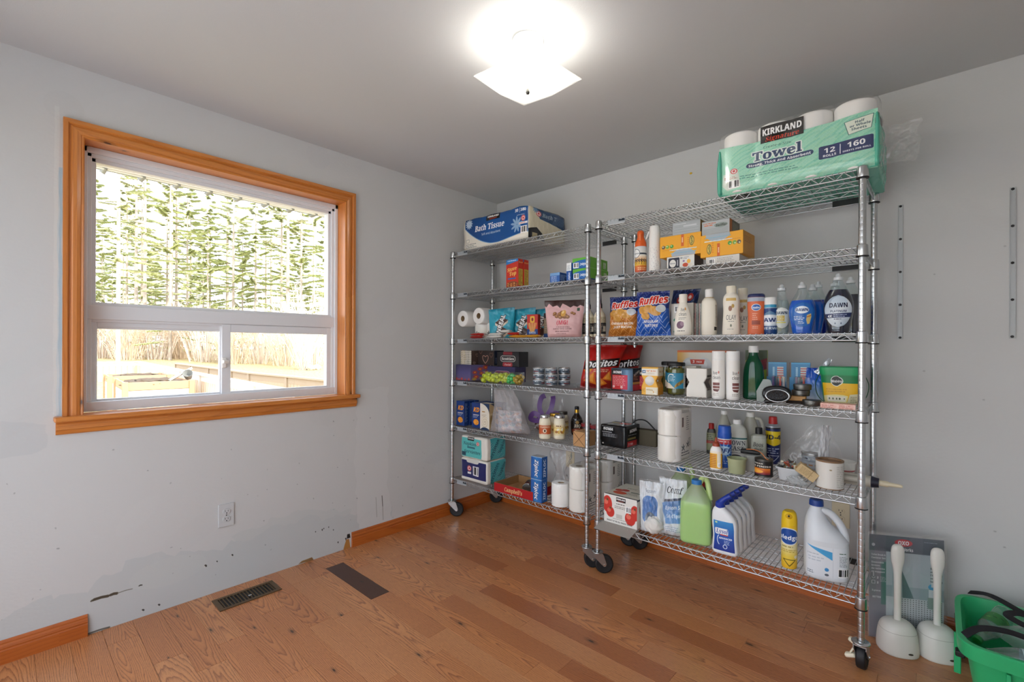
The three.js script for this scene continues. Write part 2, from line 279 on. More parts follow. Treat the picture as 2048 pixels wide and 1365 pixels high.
const leftPaint = paintSheet(2040, 1464, (c, w, h) => {
  R4(c, 0, 0, w, h, wallPaint);
  const X = (z) => z * PX, Yp = (y) => h - y * PX, shape = (p, col, al, amp = 0.02, seed = 1) => { c.globalAlpha = al; PG(c, rough(p, amp, seed).map(([z, y]) => [X(z), Yp(y)]), col); c.globalAlpha = 1; };
  shape([[3.6, 0.15], [2.62, 0.2], [2.5, 0.22], [2.36, 0.28], [2.2, 0.235], [1.9, 0.22], [1.6, 0.25], [1.42, 0.22], [1.2, 0.18], [1.0, 0.17], [1.0, -0.2], [3.6, -0.2]], '#bfc4c7', 0.6, 0.04, 2);
  shape([[1.95, 0.27], [1.62, 0.31], [1.3, 0.24], [1.3, 0.16], [1.9, 0.17]], '#c7caca', 0.6, 0.03, 5);
  shape([[1.25, 0.98], [1.03, 0.99], [1.03, 0.3], [1.0, 0.06], [1.25, 0.1], [1.27, 0.6]], '#d6d6d4', 0.8, 0.02, 3);
  shape([[2.76, 0.95], [2.66, 0.93], [2.64, 0.83], [2.8, 0.8], [3.1, 0.82], [3.1, 0.93]], '#c4c7c7', 0.55, 0.02, 4);
  shape([[2.618, 2.0], [2.606, 2.0], [2.606, 0.95], [2.622, 0.95]], '#a6c3d2', 0.8, 0.004, 6);
  shape([[2.63, 2.25], [2.615, 2.25], [2.615, 0.96], [2.632, 0.96]], '#d9dad8', 0.6, 0.004, 7);
  const r = rng(77);
  for (let i = 0; i < 90; i++) { c.globalAlpha = 0.05 + r() * 0.08; EL(c, r() * w, r() * h, 20 + r() * 90, 8 + r() * 40, r() < 0.5 ? '#c2c3c3' : '#d6d5d3', r()); }
  for (let i = 0; i < 60; i++) { c.globalAlpha = 0.25 + r() * 0.4; EL(c, X(0.7 + r() * 2.2), Yp(0.05 + r() * 0.75), 1 + r() * 2.5, 0.7 + r() * 1.5, '#7e8082', r() * 3); }
  c.globalAlpha = 1; c.lineCap = 'round';
  const ln = (z0, y0, z1, y1, lw, col) => { c.strokeStyle = col; c.lineWidth = lw; c.beginPath(); c.moveTo(X(z0), Yp(y0)); c.lineTo(X((z0 + z1) / 2), Yp((y0 + y1) / 2 + 0.002)); c.lineTo(X(z1), Yp(y1)); c.stroke(); };
  ln(2.50, 0.145, 2.455, 0.143, 7, '#4d4334'); ln(2.445, 0.144, 2.425, 0.143, 7, '#4d4334'); ln(2.42, 0.143, 2.37, 0.143, 2, '#777468'); ln(2.345, 0.147, 2.335, 0.147, 3, '#3a382f'); ln(2.51, 0.142, 2.505, 0.142, 4, '#55503f');
  ln(1.075, 0.27, 1.07, 0.2, 3, '#5d5c56'); ln(1.07, 0.2, 1.066, 0.11, 2, '#86857f'); ln(1.12, 0.27, 1.113, 0.14, 1.5, '#8f8e88');
  for (const [z, y, s] of [[2.08, 0.15, 5], [2.03, 0.155, 3], [1.96, 0.165, 4], [1.48, 0.16, 4], [1.47, 0.165, 3], [1.44, 0.165, 3], [1.41, 0.14, 3], [1.38, 0.055, 4], [1.33, 0.06, 6], [2.27, 0.03, 4], [2.33, 0.03, 4], [1.52, 0.16, 3]]) { EL(c, X(z), Yp(y), s * 0.85, s * 0.55, '#3a3835', z); EL(c, X(z) + 2.5, Yp(y) + 2, s * 0.5, s * 0.3, '#dcdad6', z); }
  PG(c, rough([[1.325, 0.055], [1.308, 0.055], [1.3, 0.0], [1.345, 0.0]], 0.004, 8).map(([z, y]) => [X(z), Yp(y)]), '#b07b3c');
  PG(c, rough([[1.318, 0.085], [1.3, 0.085], [1.298, 0.06], [1.32, 0.058]], 0.006, 8).map(([z, y]) => [X(z), Yp(y)]), '#16130f');
  PG(c, rough([[1.6, 0.012], [1.54, 0.018], [1.53, 0.0], [1.62, 0.0]], 0.004, 8).map(([z, y]) => [X(z), Yp(y)]), '#8d6a40');
  c.globalAlpha = 0.8; ln(2.52, 0.004, 2.45, 0.003, 4, '#4b4438'); c.globalAlpha = 1;
});
const backPaint = paintSheet(1024, 740, (c, w, h) => {
  R4(c, 0, 0, w, h, wallPaint); const r = rng(5);
  for (let i = 0; i < 70; i++) { c.globalAlpha = 0.05 + r() * 0.06; EL(c, r() * w, r() * h, 20 + r() * 80, 8 + r() * 30, r() < 0.5 ? '#c2c3c3' : '#d6d5d3', r()); }
  for (let i = 0; i < 14; i++) { c.globalAlpha = 0.5; EL(c, w * (0.78 + r() * 0.2), h * (0.3 + r() * 0.55), 0.8 + r(), 0.7, '#6a6a6a'); }
  c.globalAlpha = 1;
});
const wallMat = (map) => new THREE.MeshPhysicalMaterial({ map, color: map ? new THREE.Color(1, 1, 1) : new THREE.Color(wallPaint), roughness: 0.72, bumpMap: roller, bumpScale: 0.0006 });
const wallPlain = wallMat(null);
{
  const s = new THREE.Shape([[-WT, -0.12], [ZF + WT, -0.12], [ZF + WT, H + 0.12], [-WT, H + 0.12]].map(([a, b]) => new THREE.Vector2(a, b)));
  s.holes.push(new THREE.Path([[WIN.z0 - 0.0165, WIN.y0 - 0.0225], [WIN.z1 + 0.0165, WIN.y0 - 0.0225], [WIN.z1 + 0.0165, WIN.y1 + 0.0165], [WIN.z0 - 0.0165, WIN.y1 + 0.0165]].map(([a, b]) => new THREE.Vector2(a, b))));
  const g = new THREE.ExtrudeGeometry(s, { depth: WT, bevelEnabled: false }); g.rotateY(-PI / 2);
  const u = g.attributes.uv, p = g.attributes.position; for (let i = 0; i < p.count; i++) u.setXY(i, p.getZ(i) / ZF, p.getY(i) / H);
  const lw = struct('wall_left'); part(lw, 'plaster', g, wallMat(leftPaint));
  const wb = struct('wall_back'); const gb = bx(0, XR + WT, -0.12, H + 0.12, -WT, 0); const ub = gb.attributes.uv, pb = gb.attributes.position; for (let i = 0; i < pb.count; i++) ub.setXY(i, pb.getX(i) / XR, pb.getY(i) / H); part(wb, 'plaster', gb, wallMat(backPaint));
  part(struct('wall_right'), 'plaster', boxUV(bx(XR, XR + WT, -0.12, H + 0.12, 0, ZF)), wallPlain);
  // glazed patio doors behind the camera
  const fs = new THREE.Shape([[0, -0.12], [XR + WT, -0.12], [XR + WT, H + 0.12], [0, H + 0.12]].map(([a, b]) => new THREE.Vector2(a, b))); fs.holes.push(new THREE.Path([[0.25, 0.04], [3.1, 0.04], [3.1, 2.2], [0.25, 2.2]].map(([a, b]) => new THREE.Vector2(a, b))));
  part(struct('wall_front'), 'plaster', G(new THREE.ExtrudeGeometry(fs, { depth: WT, bevelEnabled: false }), 0, 0, ZF), wallPlain);
  part(struct('ceiling'), 'plaster', boxUV(bx(0, XR, H, H + 0.12, 0, ZF)), new THREE.MeshPhysicalMaterial({ color: new THREE.Color('#cacac9'), roughness: 0.9, bumpMap: roller, bumpScale: 0.0004 }));
}
// floor: every oak plank its own piece
{
  const f = struct('floor'); part(f, 'subfloor', bx(0, XR, -0.12, -0.0145, 0, ZF), std('#3a2416', 0.9));
  const r = rng(2024), PW = 0.1045; let k = 0;
  for (let z1 = 1.535 + PW * 18; z1 > 0; z1 -= PW) {
    const a = Math.max(0, z1 - PW), b = Math.min(ZF, z1); if (b - a < 0.004) continue;
    const fix = Math.abs(z1 - 1.535) < 1e-6; let x = 0, first = true;
    while (x < XR - 0.001) {
      let L = first ? 0.15 + r() * 0.8 : 0.35 + r() * 0.75; let mi = (r() * r() * 5.9) | 0; if (r() < 0.07) mi = 5;
      if (fix && x === 0) { L = 0.16; mi = 4; } else if (fix && x < 0.2) { L = 0.64 - x; mi = 6; }
      first = false; let e = Math.min(XR, x + L); if (XR - e < 0.12) e = XR;
      const g = G(rbox(e - x - 0.0006, 0.0144, b - a - 0.0006, 0.0009, 1), (x + e) / 2, -0.0072, (a + b) / 2);
      const row = (r() * 16) | 0, off = r(), p = g.attributes.position, u = g.attributes.uv;
      for (let i = 0; i < p.count; i++) u.setXY(i, p.getX(i) / 2 + off, (row + clamp((p.getZ(i) - a) / PW, 0.02, 0.98) * 0.94 + 0.03) / 16);
      part(f, 'plank', g, oakMats[mi]); x = e; k++;
    }
  }
}
// mitred mouldings: profile [across, out] swept from p0 to p1
function moulding(profile, p0, p1, across, out, m0, m1, vrow = 0) {
  const A = new THREE.Vector3(...p0), B = new THREE.Vector3(...p1), dir = B.clone().sub(A), L = dir.length(); dir.normalize();
  const ac = new THREE.Vector3(...across), ou = new THREE.Vector3(...out), P = [], U = [], pt = (q, e) => { const base = (e ? B : A).clone().addScaledVector(ac, q[0]).addScaledVector(ou, q[1]); return base.addScaledVector(dir, e ? m1 * q[0] : -m0 * q[0]); };
  const flip = new THREE.Vector3().crossVectors(ac, ou).dot(dir) > 0;
  const tri = (a, b, c, ua, ub, uc) => { const l = flip ? [[a, ua], [c, uc], [b, ub]] : [[a, ua], [b, ub], [c, uc]]; for (const [v, w] of l) { P.push(v.x, v.y, v.z); U.push(...w); } };
  let s = 0; const n = profile.length, off = noise(p0[0] * 9.1, p0[1] * 7.3, p0[2] * 5.7) + 0.5;
  for (let i = 0; i < n; i++) {
    const a = profile[i], b = profile[(i + 1) % n], ds = Math.hypot(a[0] - b[0], a[1] - b[1]), v0 = (vrow + 0.06 + clamp(s / 0.11, 0, 0.88)) / 8, v1 = (vrow + 0.06 + clamp((s + ds) / 0.11, 0, 0.88)) / 8; s += ds;
    const a0 = pt(a, 0), a1 = pt(a, 1), b0 = pt(b, 0), b1 = pt(b, 1), u0 = off, u1 = off + L / 1.6;
    tri(a0, b0, b1, [u0, v0], [u0, v1], [u1, v1]); tri(a0, b1, a1, [u0, v0], [u1, v1], [u1, v0]);
  }
  for (const e of [0, 1]) { const tr = THREE.ShapeUtils.triangulateShape(profile.map((q) => new THREE.Vector2(...q)), []); for (const [i, j, k] of tr) { const q = [profile[i], profile[j], profile[k]].map((x) => pt(x, e)), w = [i, j, k].map((x) => [off + profile[x][1], (vrow + 0.1 + profile[x][0]) / 8]); const area = THREE.ShapeUtils.area([profile[i], profile[j], profile[k]].map((x) => new THREE.Vector2(...x))) > 0; (e === 1) === area ? tri(q[0], q[2], q[1], w[0], w[2], w[1]) : tri(q[0], q[1], q[2], w[0], w[1], w[2]); } }
  const g = new THREE.BufferGeometry(); g.setAttribute('position', new THREE.Float32BufferAttribute(P, 3)); g.setAttribute('uv', new THREE.Float32BufferAttribute(U, 2)); g.computeVertexNormals(); return g;
}
const CAS = [[0, 0], [0, 0.011], [0.004, 0.015], [0.01, 0.013], [0.012, 0.016], [0.024, 0.0195], [0.036, 0.018], [0.043, 0.013], [0.046, 0.0125], [0.0475, 0.017], [0.052, 0.021], [0.067, 0.021], [0.067, 0]];
const BASE = [[0, 0], [0, 0.014], [0.052, 0.014], [0.056, 0.0105], [0.060, 0.0105], [0.063, 0.0135], [0.07, 0.012], [0.078, 0.0075], [0.082, 0.008], [0.088, 0.006], [0.092, 0.003], [0.092, 0]];
{
  const b = struct('baseboard_left');
  part(b, 'board', moulding(BASE, [0, 0, 0.014], [0, 0, 0.64], [0, 1, 0], [1, 0, 0], 0, 0, 1), pineDark);
  part(b, 'board', moulding(BASE, [0, 0, 0.641], [0, 0, 1.292], [0, 1, 0], [1, 0, 0], 0, 0, 3), pineDark);
  part(b, 'board', moulding(BASE, [0, 0, 2.522], [0, 0, ZF], [0, 1, 0], [1, 0, 0], 0, 0, 5), pineDark);
  const c = struct('baseboard_back');
  part(c, 'board', moulding(BASE, [0, 0, 0], [1.72, 0, 0], [0, 1, 0], [0, 0, 1], 0, 0, 2), pineDark);
  part(c, 'board', moulding(BASE, [1.721, 0, 0], [XR, 0, 0], [0, 1, 0], [0, 0, 1], 0, 0, 4), pineDark);
}
// window: casing, jambs, stool, apron, white vinyl frame, three panes
{
  const w = struct('window_1'), { z0, z1, y0, y1 } = WIN, uvp = (g, row) => { const p = g.attributes.position, u = g.attributes.uv, n = g.attributes.normal; g.computeBoundingBox(); const s = g.boundingBox.getSize(new THREE.Vector3()), lo = g.boundingBox.min, ax = s.y > s.z ? 1 : 2; for (let i = 0; i < p.count; i++) { const al = ax === 1 ? p.getY(i) : p.getZ(i), cr = Math.abs(n.getX(i)) > 0.5 ? (ax === 1 ? p.getZ(i) - lo.z : p.getY(i) - lo.y) : p.getX(i) - lo.x; u.setXY(i, al / 1.6 + row * 0.37, (row + 0.08 + clamp(cr / 0.16, 0, 0.84)) / 8); } return g; };
  const cas = sub(w, 'casing');
  part(cas, 'side_casing', moulding(CAS, [0, y0, z1], [0, y1, z1], [0, 0, 1], [1, 0, 0], 0, 1, 2), pineM);
  part(cas, 'side_casing', moulding(CAS, [0, y0, z0], [0, y1, z0], [0, 0, -1], [1, 0, 0], 0, 1, 4), pineM);
  part(cas, 'head_casing', moulding(CAS, [0, y1, z0], [0, y1, z1], [0, 1, 0], [1, 0, 0], 1, 1, 6), pineM);
  part(w, 'sill', uvp(G(rbox(0.128, 0.022, 1.37, 0.006, 2), -0.012, y0 - 0.011, 1.946), 1), pineM);
  part(w, 'apron', moulding([[0, 0], [0, 0.018], [0.009, 0.021], [0.011, 0.017], [0.034, 0.022], [0.037, 0.017], [0.05, 0.014], [0.055, 0.01], [0.055, 0]], [0, y0 - 0.022, 1.268], [0, y0 - 0.022, 2.624], [0, -1, 0], [1, 0, 0], 0, 0, 3), pineM);
  const jm = sub(w, 'jamb'), JT = 0.016;
  part(jm, 'jamb_board', uvp(bx(-0.15, 0, y1, y1 + JT, z0 - JT, z1 + JT), 5), pineM); part(jm, 'jamb_board', uvp(bx(-0.15, 0, y0, y1, z0 - JT, z0), 2), pineM); part(jm, 'jamb_board', uvp(bx(-0.15, 0, y0, y1, z1, z1 + JT), 7), pineM);
  const fr = sub(w, 'frame'), vb = (n, x0, x1, a, b, c, d, p = fr) => part(p, n, G(rbox(x1 - x0, b - a, d - c, 0.0025, 1), (x0 + x1) / 2, (a + b) / 2, (c + d) / 2), M.vinyl);
  // stepped outer frame
  for (const [xo, t] of [[-0.078, 0.018], [-0.092, 0.034], [-0.106, 0.05]]) {
    vb('frame_bar', -0.16, xo, y1 - t - 0.008, y1, z0, z1); vb('frame_bar', -0.16, xo, y0, y1, z0, z0 + t); vb('frame_bar', -0.16, xo, y0, y1, z1 - t, z1);
  }
  vb('frame_bar', -0.16, -0.08, y0, 1.0, z0, z1); vb('frame_bar', -0.16, -0.118, 1.33, 1.375, z0, z1); vb('frame_bar', -0.16, -0.1, 1.36, 1.374, z0 + 0.01, z1 - 0.01);
  vb('mid_rail', -0.16, -0.086, 1.372, 1.436, z0 + 0.01, z1 - 0.01); vb('mid_rail_lip', -0.16, -0.1, 1.43, 1.45, z0 + 0.03, z1 - 0.03);
  const s1 = sub(w, 'sash'), s2 = sub(w, 'sash');
  const sash = (p, xo, a, b, c, d, t) => { vb('sash_rail', xo - 0.025, xo, a, a + t * 0.3, c + t, d - t, p); vb('sash_rail', xo - 0.025, xo, b - t, b, c + t, d - t, p); vb('sash_stile', xo - 0.025, xo, a, b, c, c + t, p); vb('sash_stile', xo - 0.025, xo, a, b, d - t, d, p); };
  sash(s1, -0.112, 0.998, 1.374, 1.955, z1 - 0.02, 0.036); sash(s2, -0.096, 0.998, 1.37, z0 + 0.02, 1.985, 0.042);
  part(w, 'pane', bx(-0.139, -0.135, 1.44, y1 - 0.055, z0 + 0.045, z1 - 0.045), M.glass); part(s1, 'pane', bx(-0.1265, -0.1235, 1.0, 1.34, 1.985, z1 - 0.05), M.glass); part(s2, 'pane', bx(-0.1105, -0.1075, 1.0, 1.33, z0 + 0.055, 1.95), M.glass);
  const lt = part(s2, 'latch', G(rbox(0.014, 0.055, 0.022, 0.005, 2), -0.09, 1.165, 1.977), M.white); part(s2, 'latch_lever', G(rbox(0.018, 0.02, 0.03, 0.006, 2), -0.078, 1.17, 1.972, 0, 0.3), M.white);
}
{
  const w = struct('window_2'), z = ZF;
  part(w, 'side_casing', moulding(CAS, [0.25, 0, z], [0.25, 2.2, z], [-1, 0, 0], [0, 0, -1], 0, 1, 2), pineM); part(w, 'side_casing', moulding(CAS, [3.1, 0, z], [3.1, 2.2, z], [1, 0, 0], [0, 0, -1], 0, 1, 4), pineM);
  part(w, 'head_casing', moulding(CAS, [0.25, 2.2, z], [3.1, 2.2, z], [0, 1, 0], [0, 0, -1], 1, 1, 6), pineM);
  for (const [a, b, c, d] of [[0.25, 3.1, 0.04, 0.1], [0.25, 3.1, 2.14, 2.2], [0.25, 0.31, 0.1, 2.14], [3.04, 3.1, 0.1, 2.14], [1.64, 1.71, 0.1, 2.14]]) part(w, 'frame_bar', bx(a, b, c, d, z + 0.05, z + 0.13), M.vinyl);
  for (const [a, b] of [[0.31, 1.64], [1.71, 3.04]]) part(w, 'pane', bx(a, b, 0.1, 2.14, z + 0.085, z + 0.089), M.glass);
}
// electrical outlets: plate, two receptacles, screw
function outlet(label, x, y, z, turn, mat) {
  const t = thing('wall_outlet', label, 'outlet', x, y, z, turn);
  part(t, 'cover_plate', G(rbox(0.073, 0.118, 0.006, 0.0025, 2), 0, 0, 0.003), mat);
  for (const s of [-1, 1]) {
    const q = part(t, 'receptacle', G(loft(smooth([[0, 0.017, 0.0145, 2.6], [0.0035, 0.017, 0.0145, 2.6, 0, 0, 1], [0.004, 0.016, 0.0135, 2.6]], 0), 28), 0, s * 0.0195, 0.0055, PI / 2), mat);
    part(q, 'slot', merge([bx(-0.0075, -0.0055, s * 0.0195 - 0.001, s * 0.0195 + 0.008, 0.0088, 0.0098), bx(0.0055, 0.0075, s * 0.0195 - 0.001, s * 0.0195 + 0.007, 0.0088, 0.0098), G(cyl(0.0028, 0.0028, 0.001, 12), 0, s * 0.0195 - 0.0075, 0.0093, PI / 2)]), M.black);
  }
  part(t, 'screw', G(cyl(0.0032, 0.0028, 0.0022, 12), 0, 0, 0.0068, PI / 2), M.darksteel);
  return t;
}
outlet('grey duplex outlet low on the window wall, above the floor register', 0, 0.382, 1.99, PI / 2, std('#c9cbcc', 0.45));
outlet('beige duplex outlet on back wall seen behind the white bleach jug', 2.358, 0.44, 0, 0, M.ivory);
outlet('beige outlet on back wall half hidden behind twisted clear bag', 0.748, 0.45, 0, 0, M.ivory);
// floor register
{
  const t = thing('floor_register', 'brown metal floor heating register set in the planks below window', 'vent', 0.153, 0, 1.937), m = std('#6f5a42', 0.45, { metalness: 0.6 });
  part(t, 'duct_opening', bx(-0.05, 0.05, 0.0003, 0.001, -0.12, 0.12), M.black);
  for (const s of [-1, 1]) { part(t, 'frame_side', G(rbox(0.018, 0.005, 0.282, 0.0015), s * 0.058, 0.0027, 0), m); part(t, 'frame_end', G(rbox(0.1, 0.005, 0.022, 0.0015), 0, 0.0027, s * 0.13), m); }
  for (let i = 0; i < 16; i++) part(t, 'slat', G(rbox(0.1, 0.004, 0.0045, 0.001), 0, 0.0026, -0.112 + i * 0.01495), m);
  part(t, 'damper_tab', G(rbox(0.014, 0.006, 0.016, 0.002), 0.02, 0.006, -0.005), M.tin);
}
// shelf standards left on the back wall
function standard(label, x) {
  const t = thing('shelf_standard', label, 'bracket strip', x, 1.296, 0, 0), m = std('#b4b7b8', 0.5, { metalness: 0.35 });
  part(t, 'channel', merge([bx(-0.008, 0.008, 0, 0.614, 0.0005, 0.003), bx(-0.009, -0.007, 0, 0.614, 0.0005, 0.008), bx(0.007, 0.009, 0, 0.614, 0.0005, 0.008)]), m);
  for (let i = 0; i < 5; i++) part(t, 'screw', G(cyl(0.0055, 0.0045, 0.003, 12), 0, 0.008 + i * 0.15, 0.0045, PI / 2), M.black);
}
standard('grey metal strip screwed to back wall just right of the rack', 2.579);
standard('grey metal strip with dark screws on back wall at far right edge', 2.931);
{ const t = thing('wall_sticker', 'tiny yellow dot stuck high on back wall left of towel pack', 'sticker', 1.614, 2.295, 0); part(t, 'dot', G(loft(smooth([[0, 0.008, 0.006, 2], [0.003, 0.008, 0.006, 2], [0.004, 0.005, 0.004, 2]]), 16), 0, 0, 0, PI / 2), std('#e0b62c', 0.5)); }

// ---------------------------------------------------------------- ceiling lamp: canopy, bulbs, square dished glass
{
  const LX = 1.537, LZ = 1.404, t = thing('ceiling_lamp', 'flush ceiling lamp with square frosted glass plate and white round canopy', 'lamp', LX, 2.24, LZ);
  part(t, 'canopy', G(lathe([[0, 0.172], [0.05, 0.172], [0.057, 0.175], [0.06, 0.182], [0.06, 0.2]], 40)), std('#f0efec', 0.35));
  part(t, 'stem', G(cyl(0.004, 0.004, 0.172, 10), 0, 0.09, 0), M.steel);
  const n = 24, P = [], U = [], I = [], S = 0.148;
  for (const k of [0, 1]) for (let i = 0; i <= n; i++) for (let j = 0; j <= n; j++) { const x = (j / n * 2 - 1), z = (i / n * 2 - 1), q = clamp((Math.max(Math.abs(x), Math.abs(z)) - 0.16) / 0.84, 0, 1); P.push(x * S, 0.012 + 0.043 * q ** 0.9 * (0.75 + 0.25 * Math.max(Math.abs(x * z), 0)) + k * 0.004, z * S); U.push(j / n, i / n); }
  const w = n + 1, q = w * w; for (let i = 0; i < n; i++) for (let j = 0; j < n; j++) { const a = i * w + j; I.push(a, a + 1, a + w, a + 1, a + w + 1, a + w); const b = a + q; I.push(b, b + w, b + 1, b + 1, b + w, b + w + 1); }
  for (let i = 0; i < n; i++) for (const [a, b] of [[i, i + 1], [n * w + i + 1, n * w + i], [(i + 1) * w, i * w], [i * w + n, (i + 1) * w + n]]) I.push(a, a + q, b, b, a + q, b + q);
  const g = new THREE.BufferGeometry(); g.setAttribute('position', new THREE.Float32BufferAttribute(P, 3)); g.setAttribute('uv', new THREE.Float32BufferAttribute(U, 2)); g.setIndex(I); g.computeVertexNormals();
  part(t, 'glass_shade', g, std('#f7f7f4', 0.62, { transmission: 0.82, thickness: 0 }));
  part(t, 'finial', G(lathe([[0, -0.008], [0.006, -0.007], [0.008, 0], [0.006, 0.008], [0.004, 0.014], [0, 0.014]], 16)), M.darksteel);
  for (const s of [-1, 1]) {
    const bm = new THREE.MeshStandardMaterial({ color: 0xffffff, emissive: new THREE.Color(1, 0.97, 0.92), emissiveIntensity: 3 });
    const b = part(t, 'bulb', G(loft(smooth([[-0.032, 0.004], [-0.03, 0.016], [-0.012, 0.029], [0.006, 0.027], [0.024, 0.015], [0.03, 0.013]]), 20), s * 0.042, 0.112, 0.0, 0, 0, s * 0.9), bm);
    part(t, 'socket', G(cyl(0.016, 0.018, 0.03, 16), s * 0.014, 0.146, 0, 0, 0, s * 0.9), M.white);
    const l = new THREE.PointLight(new THREE.Color(1, 0.965, 0.91), LAMP, 0, 2); l.position.set(s * 0.042, 0.112, 0); l.castShadow = true; l.shadow.radius = 1.2; l.name = 'bulb_light'; t.add(l);
  }
}

// ---------------------------------------------------------------- outside: eave, deck, fences, raised beds, lawn, wood
{
  const grassT = noiseTex(256, 1, (u, v) => 0.62 + 0.3 * fbm(u * 20, v * 20, 3, 3)), dry = new THREE.MeshPhysicalMaterial({ color: new THREE.Color('#d9c48c'), map: grassT, roughness: 1 });
  grassT.repeat.set(0.4, 0.4);
  const g = new THREE.PlaneGeometry(120, 140, 60, 70); g.rotateX(-PI / 2); G(g, -60.4, 0, -18);
  const p = g.attributes.position, gy = (x, z) => -0.42 + 0.9 * sstep(-x, 13, 40) + 0.05 * noise(x * 0.25, z * 0.25, 2) * sstep(-x, 10, 16);
  for (let i = 0; i < p.count; i++) p.setY(i, gy(p.getX(i), p.getZ(i)));
  g.computeVertexNormals(); boxUV(g, 1);
  const lawn = struct('lawn'); part(lawn, 'turf', g, dry, 'dry straw-coloured lawn'); part(lawn, 'turf', boxUV(G(new THREE.PlaneGeometry(60, 60), 0, 0, 0, -PI / 2).translate(29.6, -0.42, 33.6)), dry);
  part(struct('patio'), 'slab', bx(-3, 9, -0.3, -0.1, ZF + WT + 0.02, ZF + 9), std('#d5d6d8', 0.9));
  // roof edge above the window: soffit board and ribbed metal seen end-on
  const ev = struct('eave'), so = std('#ece6da', 0.6), rb = std('#8d8f8a', 0.5, { metalness: 0.4 });
  part(ev, 'soffit', bx(-0.6, -WT, 2.235, 2.255, -1.5, 6.5), so); part(ev, 'fascia', bx(-0.62, -0.6, 2.205, 2.36, -1.5, 6.5), so);
  for (let i = 0; i < 34; i++) part(ev, 'roof_rib', G(cyl(0.016, 0.016, 0.1, 3), -0.645, 2.212, -0.9 + i * 0.165, 0, 0, PI / 2), rb);
  part(ev, 'roof_sheet', bx(-0.68, -0.6, 2.216, 2.222, -1.5, 6.5), rb);
  // fences
  const wood = std('#e0cdb4', 0.85), woodB = std('#c9b49a', 0.9), cap = std('#eee9e0', 0.7), r = rng(3);
  function fence(name, label, pts, top, drop, m, capM, pw, gap) {
    const f = thing(name, label, 'fence', pts[0][0], -0.42, pts[0][1]);
    const L = (x, z) => [x - pts[0][0], z - pts[0][1]];
    for (let i = 0; i < pts.length - 1; i++) {
      const [ax, az] = L(...pts[i]), [b0, b1] = L(...pts[i + 1]), d = Math.hypot(b0 - ax, b1 - az), a = -Math.atan2(b1 - az, b0 - ax), n = Math.floor(d / (pw + gap)), at = (t) => [lerp(ax, b0, t), lerp(az, b1, t)];
      const bar = (nm, y, h, t, mt) => part(f, nm, G(rbox(d, h, t, 0.006), (ax + b0) / 2, y, (az + b1) / 2, 0, a), mt);
      bar('cap_board', top + 0.42 - 0.02, 0.04, 0.14, capM); bar('face_board', top + 0.42 - 0.11, 0.14, 0.03, capM); bar('bottom_rail', 0.16, 0.09, 0.04, m);
      for (let k = 0; k <= n; k++) { const [x, z] = at((k + 0.5) / (n + 1)); part(f, 'picket', G(rbox(pw, top + 0.42 - 0.1 - r() * 0.03, 0.022, 0.003), x, (top + 0.42) / 2 - 0.04, z, 0, a), m); }
      for (let k = 0; k <= d; k += 2.4) { const [x, z] = at(k / d); part(f, 'post', G(rbox(0.1, top + 0.4, 0.1, 0.006), x, (top + 0.4) / 2, z, 0, a), capM); }
    }
  }
  fence('picket_fence', 'pale picket fence with wide white cap board around the raised beds', [[-22.4, 4.5], [-22.2, -1.18], [-12.5, -0.54], [-8.4, -0.33], [-4.2, -0.1]], 0.62, 0.16, wood, cap, 0.14, 0.05);
  fence('board_fence', 'weathered tan board fence between picket fence and dry lawn', [[-18.7, -1.75], [-11.5, -1.5], [-9.9, -1.4], [-7.9, -1.5], [-4.5, -1.6]], 0.62, 0.1, woodB, std('#b8a68f', 0.9), 0.15, 0.012);
  // raised beds of stacked boards with soil
  function bed(label, x, z, w, d, turn, top) {
    const b = thing('raised_garden_bed', label, 'garden bed', x, -0.42, z, turn), h = top + 0.42, m1 = std('#e9d9c2', 0.85), m2 = std('#c99f78', 0.85);
    for (const sx of [-1, 1]) for (const sz of [-1, 1]) part(b, 'corner_post', G(rbox(0.1, h + 0.02, 0.1, 0.006), sx * w / 2, h / 2, sz * d / 2), m2);
    for (let i = 0; i < 4; i++) {
      const bh = 0.17, y = h - 0.085 - i * (bh + 0.008); if (y < 0.1) break;
      for (const s of [-1, 1]) { part(b, 'board', G(rbox(w - 0.06, bh, 0.035, 0.006), 0, y, s * (d / 2 - (s > 0 ? 0.0 : 0.0))), i === 0 ? m2 : m1); part(b, 'board', G(rbox(0.035, bh, d - 0.06, 0.006), s * w / 2, y, 0), i === 0 ? m2 : m1); }
    }
    const s = lump(w / 2 - 0.04, 0.09, d / 2 - 0.04, 4, 0.3, 5, 6); part(b, 'soil', G(s, 0, h - 0.07, 0), std('#5e4d3b', 1));
    return b;
  }
  const ang = -0.05;
  bed('front raised wooden bed full of dark soil seen through lower pane', -10.5, 0.42, 1.75, 1.15, ang, 0.5);
  bed('second raised wooden bed behind the soil-filled front one', -13.1, 0.3, 1.2, 1.2, ang, 0.5);
  { const s = thing('garden_stick', 'pale board leaning across right corner of front raised bed', 'board', -10.0, 0.42, 0.05); part(s, 'board', rod([0, 0, 0.28], [0.05, 0.34, -0.25], 0.03, 4), cap); }
  { const s = thing('plant_pot', 'grey tipped plant pot on right corner of front raised bed', 'pot', -9.95, 0.5, -0.13); part(s, 'pot', G(lathe([[0, 0], [0.07, 0], [0.1, 0.16], [0.092, 0.16], [0.064, 0.01], [0, 0.01]], 20), 0, 0.05, 0, 0.9, 1.2), std('#8f8f8a', 0.6)); }
  // trees
  const needle = (c) => std(c, 0.9, { side: THREE.DoubleSide }), bark = std('#b3a596', 0.95), barkP = std('#c4b5a4', 0.95);
